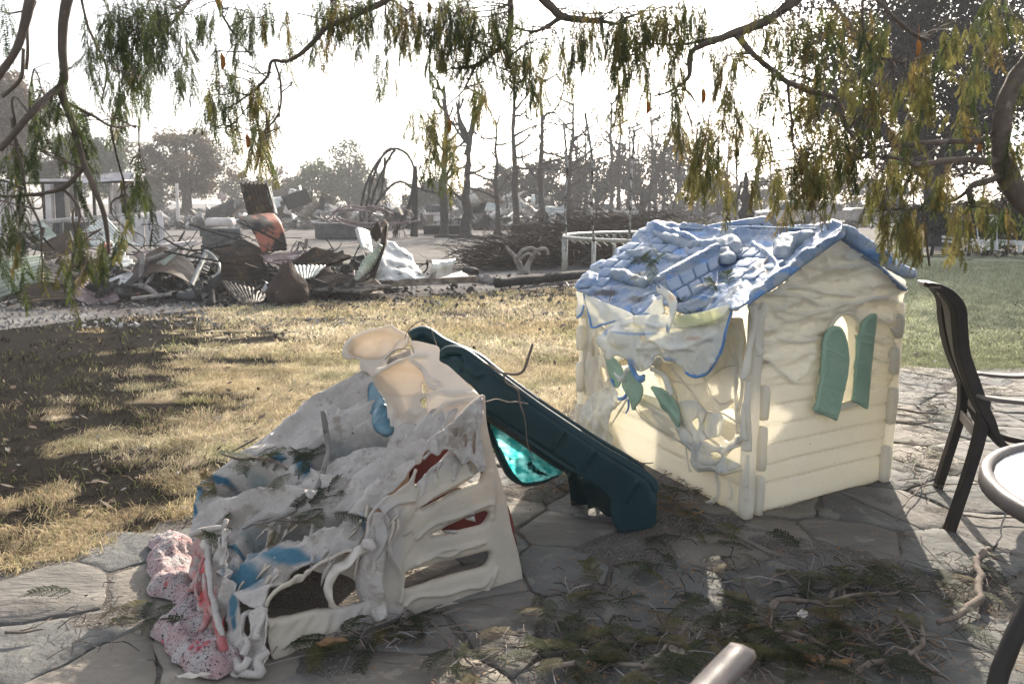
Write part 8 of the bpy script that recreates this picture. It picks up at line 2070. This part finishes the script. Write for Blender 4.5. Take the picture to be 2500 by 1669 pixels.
gbranch([(1889, 1491, .010), (1905, 1469, .011), (1985, 1469, .012), (2038, 1459, .011), (2123, 1451, .011), (2235, 1437, .009)], 'long pale branch running right across the litter, forked at its left end')
gbranch([(1995, 1464, .009), (2059, 1432, .009), (2123, 1395, .008)], 'short branch rising right from the long pale branch', side=2)
gbranch([(1905, 1469, .008), (1878, 1522, .007), (1862, 1565, .006), (1846, 1602, .006), (1867, 1661, .005)], 'thin crooked twig running down to the bottom edge beside the armrest', side=3)
gbranch([(2421, 1342, .013), (2394, 1363, .016), (2389, 1405, .017), (2384, 1464, .017), (2346, 1496, .015), (2288, 1517, .012)], 'thick curved bare branch below the table edge, thickest on the patio', side=1, n=9)
gbranch([(2250, 1533, .010), (2245, 1576, .011), (2208, 1608, .012), (2128, 1624, .012), (2043, 1650, .010)], 'curved branch at the bottom right of the litter, below the thick one')
gbranch([(2181, 1480, .008), (2219, 1554, .009), (2261, 1624, .009), (2325, 1661, .008)], 'straight branch slanting to the bottom edge at the right')
gbranch([(1410, 1544, .006), (1473, 1565, .009), (1559, 1570, .009), (1644, 1570, .008), (1702, 1592, .007)], 'flat dry branch left of the armrest')
gbranch([(1873, 1544, .012), (1942, 1544, .013), (1995, 1560, .012), (2022, 1576, .010)], 'stubby thick branch just right of the armrest', side=1)
gbranch([(1894, 1336, .002), (1942, 1400, .004), (2006, 1464, .005), (2064, 1517, .005), (2112, 1565, .004)], 'long straight thin twig slanting down over the pale branch', side=1)
gbranch([(1803, 1411, .006), (1819, 1448, .006), (1846, 1501, .006)], 'short straight twig left of the forked pale branch', side=0)
gbranch([(1841, 1432, .005), (1880, 1418, .006), (1910, 1405, .006), (1945, 1398, .005)], 'short twig above the left end of the pale branch', side=1)
gbranch([(1282, 1501, .004), (1346, 1501, .005), (1400, 1508, .004), (1440, 1512, .003)], 'small pale twig on the left of the litter', side=3)
gbranch([(969, 1472, .004), (1037, 1506, .005), (1094, 1557, .005), (1162, 1630, .006)], 'thin twig curving away from the front of the climber', side=1)
gbranch([(990, 1500, .003), (1100, 1490, .003), (1180, 1480, .004), (1230, 1484, .003)], 'thin twig lying along the base of the climber side panel', side=2)
gbranch([(2429, 1347, .006, .0), (2442, 1299, .005, .05), (2463, 1219, .004, .16)], 'pale thin stick leaning up towards the table', 'bark_grey', side=0)
gbranch([(2150, 990, .008), (2240, 1006, .010), (2300, 1012, .008)], 'brown twig behind the right side of the playhouse', side=2)
gbranch([(2220, 1100, .005), (2240, 1160, .005), (2270, 1210, .004)], 'thin twig between the playhouse and the chair legs', side=4)
gbranch([(2180, 1270, .004), (2250, 1190, .004), (2400, 1180, .004), (2480, 1190, .004)], 'wavy twig running under the chair legs', side=3)
gbranch([(2350, 1258, .004), (2420, 1262, .005), (2499, 1266, .005)], 'straight twig right of the near chair leg', side=1)
gbranch([(1500, 1100, .006), (1560, 1140, .008), (1620, 1180, .008), (1680, 1235, .006)], 'brown twig along the foot of the playhouse front wall', side=2)
gbranch([(1340, 1210, .003), (1370, 1180, .004), (1395, 1190, .003)], 'small forked twig left of the slide foot', side=3)
gbranch([(450, 1440, .003), (350, 1330, .002), (300, 1290, .003)], 'tiny twig on the stones behind the red puddle', side=1) if False else None
gbranch([(0, 1545, .006), (60, 1540, .006), (110, 1530, .005)], 'short twig at the left edge of the patio', side=1)
gbranch([(2100, 1560, .005), (2150, 1530, .004), (2200, 1500, .004), (2230, 1470, .004)], 'thin dark twig inside the right part of the litter', side=4)
gbranch([(1560, 1630, .010), (1600, 1600, .009), (1640, 1560, .006)], 'flat pale strip of bark left of the armrest', 'wood', side=0)
gbranch([(1330, 1640, .007), (1400, 1615, .010), (1500, 1620, .009), (1600, 1630, .008)], 'brown curved bark strip at the bottom edge', 'wood', side=0)
# fine litter nobody could count
def litter(name, n, spots, mat, seed, L0, L1, r_):
    rg = random.Random(seed); m = MB()
    for k in range(n):
        cx, cy, rx, ry = rg.choice(spots)
        g = G(cx + rg.gauss(0, .6) * rx, min(1740, max(900, cy + rg.gauss(0, .6) * ry)), .018)
        a = rg.uniform(0, 6.28); L = rg.uniform(L0, L1)
        p = Vector(g); q = p + Vector((math.cos(a) * L, math.sin(a) * L, rg.uniform(0, .02))); mm = p.lerp(q, .5) + Vector((rg.gauss(0, L * .12), rg.gauss(0, L * .12), rg.uniform(0, .02)))
        m.tube([p, mm, q], [r_ * rg.uniform(.6, 1.5)] * 3, 3, False)
    return m.build(name, mat, None, False, kind='stuff')
spots = [(c[0], c[1], c[2], c[3]) for c in LIT for _ in range(max(1, c[4] // 5))]
litter('twig_litter', 1300, spots, M['twig'], 4, .02, .13, .0015)
litter('pale_twig_litter', 170, spots, M['bark_grey'], 24, .05, .24, .0018)
litter('dark_twig_litter', 700, spots, M['char'], 5, .03, .10, .0016)
litter('dry_stalk_litter', 260, [(1330, 1180, 80, 30), (1660, 1230, 60, 30), (2000, 1560, 330, 80), (960, 1405, 20, 10)], M['dryleaf'], 6, .03, .09, .0014)
# chips and flecks of ash on the stones
def flecks(name, n, mat, seed, s0, s1, region, kind='stuff'):
    rg = np.random.RandomState(seed)
    P = np.array([tuple(G(rg.uniform(region[0], region[1]), rg.uniform(region[2], region[3]), .019)) for _ in range(n)])
    a = rg.uniform(0, 6.28, n); s = rg.uniform(s0, s1, n)
    u_ = np.stack([np.cos(a), np.sin(a), rg.normal(0, .25, n)], 1) * s[:, None]; v_ = np.stack([-np.sin(a), np.cos(a), rg.normal(0, .25, n)], 1) * (s * rg.uniform(.3, .8, n))[:, None]
    V = np.stack([P - u_, P - v_, P + u_, P + v_], 1).reshape(-1, 3)
    obj(name, V, [np.arange(4 * n).reshape(-1, 4)], mat, None, False, kind=kind)
flecks('ash_flecks', 1500, M['rub_pale'], 8, .001, .004, (0, 2500, 1150, 1720))
flecks('leaf_scraps', 1600, M['dryleaf'], 9, .002, .009, (900, 2500, 1150, 1720))
M['darkleaf'] = pm('dark_scorched_leaf', (.05, .04, .03), (.09, .06, .04), sc=20, rough=.8)
rg = np.random.RandomState(12)
def lawn_scraps(name, n, mat, seed, s0, s1):
    rg = np.random.RandomState(seed); P = np.array([tuple(G(rg.uniform(0, 2500), 740 + 520 * rg.rand() ** 1.3, .035)) for _ in range(n)])
    P = P[inside(P[:, :2], LAWNS)]; n = len(P); a = rg.uniform(0, 6.28, n); s = rg.uniform(s0, s1, n)
    u_ = np.stack([np.cos(a), np.sin(a), rg.normal(0, .4, n)], 1) * s[:, None]; v_ = np.stack([-np.sin(a), np.cos(a), rg.normal(0, .4, n)], 1) * (s * rg.uniform(.2, .7, n))[:, None]
    obj(name, np.stack([P - u_, P - v_, P + u_, P + v_], 1).reshape(-1, 3), [np.arange(4 * n).reshape(-1, 4)], mat, None, False, kind='stuff')
lawn_scraps('lawn_leaf_litter', 900, M['darkleaf'], 13, .012, .035); lawn_scraps('pale_lawn_litter', 260, M['rub_pale'], 14, .008, .022)
# a few leaves one can pick out
def leaf(p, L, W_, rz, mat, label, curl=.3, tilt=(0, 0)):
    u, v = np.meshgrid(np.linspace(0, 1, 9), np.linspace(-1, 1, 5))
    w_ = np.sin(np.clip(u, 0, 1) ** .8 * math.pi) * W_
    V = np.stack([(u - .5) * L, v * w_, curl * W_ * (v ** 2) + .15 * L * (u - .5) ** 2 + .004 * np.sin(u * 14 + v * 3)], -1).reshape(-1, 3)
    i = np.arange(4)[:, None] * 9; j = np.arange(8)[None]; q = np.stack([i + j, i + j + 1, i + j + 10, i + j + 9], -1).reshape(-1, 4)
    o = obj('dry_leaf', V, [q], M[mat], None, True, label=label, cat='leaf', group='dry leaves on the patio'); o.location = p; o.rotation_euler = (tilt[0], tilt[1], rz); return o
for (x, y, L, W_, rz, mt, lab) in [(812, 1572, .10, .028, .2, 'dryleaf', 'large crumpled brown leaf in front of the climber arch'), (1705, 1253, .08, .012, .5, 'dryleaf', 'narrow curled brown leaf at the playhouse corner'), (1960, 1500, .06, .018, 1, 'hood', 'pale yellow-green leaf on the forked branch'), (2050, 1620, .10, .018, .2, 'dryleaf', 'long brown curled leaf below the curved branch'),
                                (1650, 1590, .07, .02, 2.2, 'wood', 'dull grey-brown leaf under the bark strips'), (470, 1650, .10, .012, .1, 'hood', 'pale yellow blade leaf at the front of the red puddle'), (1440, 1630, .07, .02, 1.2, 'dryleaf', 'broad brown leaf at the bottom edge, left of the armrest'), (1990, 1610, .07, .025, 2.6, 'dryleaf', 'small brown leaf beside the stubby branch')]:
    leaf(G(x, y, .035), L, W_, rz, mt, lab)
# twigs and fronds that fell on the toys
def ytwig(pts, label, mat='twig', n=6):
    Q = catmull(pts, False, 6); W = np.array([tuple(U(q[0], q[1], q[2])) for q in Q]); W = W + (np.stack([fbm(W + s_, 16, 2) for s_ in (0, 20, 40)], 1) - .5) * .012
    m = MB(); m.tube(W, Q[:, 3], n); m.build('fallen_twig', M[mat], None, True, label=label, cat='twig', group='twigs lying on the toys')
ytwig([(1177, 884, 3.2, .003), (1208, 901, 3.2, .005), (1229, 910, 3.2, .005), (1273, 908, 3.2, .006), (1290, 870, 3.2, .006), (1299, 838, 3.2, .005)], 'grey twig with upturned end above the slide rail')
ytwig([(1229, 910, 3.2, .004), (1234, 932, 3.2, .004), (1262, 950, 3.2, .005), (1268, 979, 3.2, .004), (1281, 1018, 3.2, .003), (1290, 1083, 3.2, .0025), (1305, 1125, 3.2, .002)], 'thin twig hanging down across the slide side')
ytwig([(1150, 1018, 2.82, .0015), (1165, 992, 2.86, .002), (1201, 975, 2.95, .0025), (1240, 979, 3.1, .003), (1262, 981, 3.2, .003), (1290, 986, 3.22, .002)], 'thin twig reaching from the climber shoulder to the slide')
ytwig([(988, 830, 3.3, .0015), (995, 806, 3.3, .002), (1019, 786, 3.3, .002), (1038, 784, 3.3, .002), (1052, 799, 3.25, .002), (1062, 828, 3.2, .002), (1067, 848, 3.15, .0015)], 'wiry arched twig sticking up over the tower hoods')
ytwig([(940, 880, 3.2, .0015), (965, 855, 3.2, .002), (1005, 850, 3.12, .002)], 'thin twig stretched between the two hoods')
ytwig([(787, 1005, 2.98, .010), (796, 1052, 2.96, .012), (804, 1097, 2.92, .011), (793, 1143, 2.86, .010), (776, 1190, 2.80, .012), (753, 1216, 2.75, .012), (719, 1245, 2.70, .009), (674, 1267, 2.66, .007), (617, 1279, 2.62, .005)], 'crooked branch lying down the middle of the melted deck', 'bark_grey')
ytwig([(532, 1103, 3.05, .003), (565, 1118, 3.02, .005), (610, 1118, 2.98, .006), (660, 1122, 2.95, .006), (700, 1145, 2.92, .005)], 'brown twig across the far edge of the deck')
ytwig([(555, 1110, 3.05, .002), (590, 1090, 3.05, .004), (630, 1066, 3.08, .003)], 'small pale twig sticking up over the lawn side of the deck')
ytwig([(590, 1290, 2.64, .003), (650, 1268, 2.66, .004), (720, 1272, 2.66, .005), (790, 1258, 2.66, .004)], 'thin twig lying on the lower tray of the deck')
ytwig([(1490, 702, 3.9, .002), (1493, 715, 3.88, .003), (1488, 735, 3.85, .002)], 'tiny dark twig hanging over the playhouse eave')
def put_on(x, y, Y, n, tones, sx, sy, label, sc_=.8, lift=.02):
    for k in range(n):
        xx, yy = x + rnd.gauss(0, sx), y + rnd.gauss(0, sy)
        Yq = float(tps(dctl)(np.array([[xx, yy]]))[0]) - .05 if Y is None else Y
        p = U(xx, yy, Yq)
        put_frond(p, rnd.uniform(0, 6.28), sc_ * rnd.uniform(.6, 1.1), rnd.choice(tones), (rnd.gauss(0, .4), rnd.gauss(0, .4)), label, 'fronds lying on the toys')
put_on(640, 1120, None, 12, (0, 3, 4), 30, 12, 'dry frond in the clump on the far side of the melted deck')
put_on(710, 1130, None, 14, (0, 3), 35, 22, 'dark frond in the clump in the upper hollow of the deck')
put_on(800, 1240, None, 12, (0, 3), 25, 20, 'dark frond caught beside the crooked branch on the deck')
put_on(570, 1300, None, 4, (0, 3), 14, 25, 'frond lying over the torn left edge of the deck', .7)
put_on(520, 1200, None, 9, (0, 2, 4), 16, 8, 'brownish frond in the left hollow of the deck', .6)
put_on(705, 1292, None, 5, (4, 2), 22, 4, 'golden yellow seed frond lying on the deck tray', .55)
put_on(1585, 645, 4.20, 7, (0, 3), 14, 8, 'dark frond heaped on the middle of the playhouse roof', .9)
put_on(1765, 715, 3.58, 7, (0, 3), 14, 12, 'dark frond heaped in the roof valley beside the dormer', .9)
put_on(1690, 752, 3.56, 5, (0, 3), 25, 4, 'dark frond lying under the dormer edge', .7)
put_on(965, 1405, 2.9, 5, (2,), 14, 5, 'orange dry frond glowing inside the lowest slot of the side panel', .6)
put_on(2450, 1050, 3.42, 3, (0, 2), 14, 6, 'frond sprig resting on the chair seat', .7)
print('total objects', len(scene.objects), 'tris', sum(len(o.data.polygons) for o in scene.objects if o.type == 'MESH'))
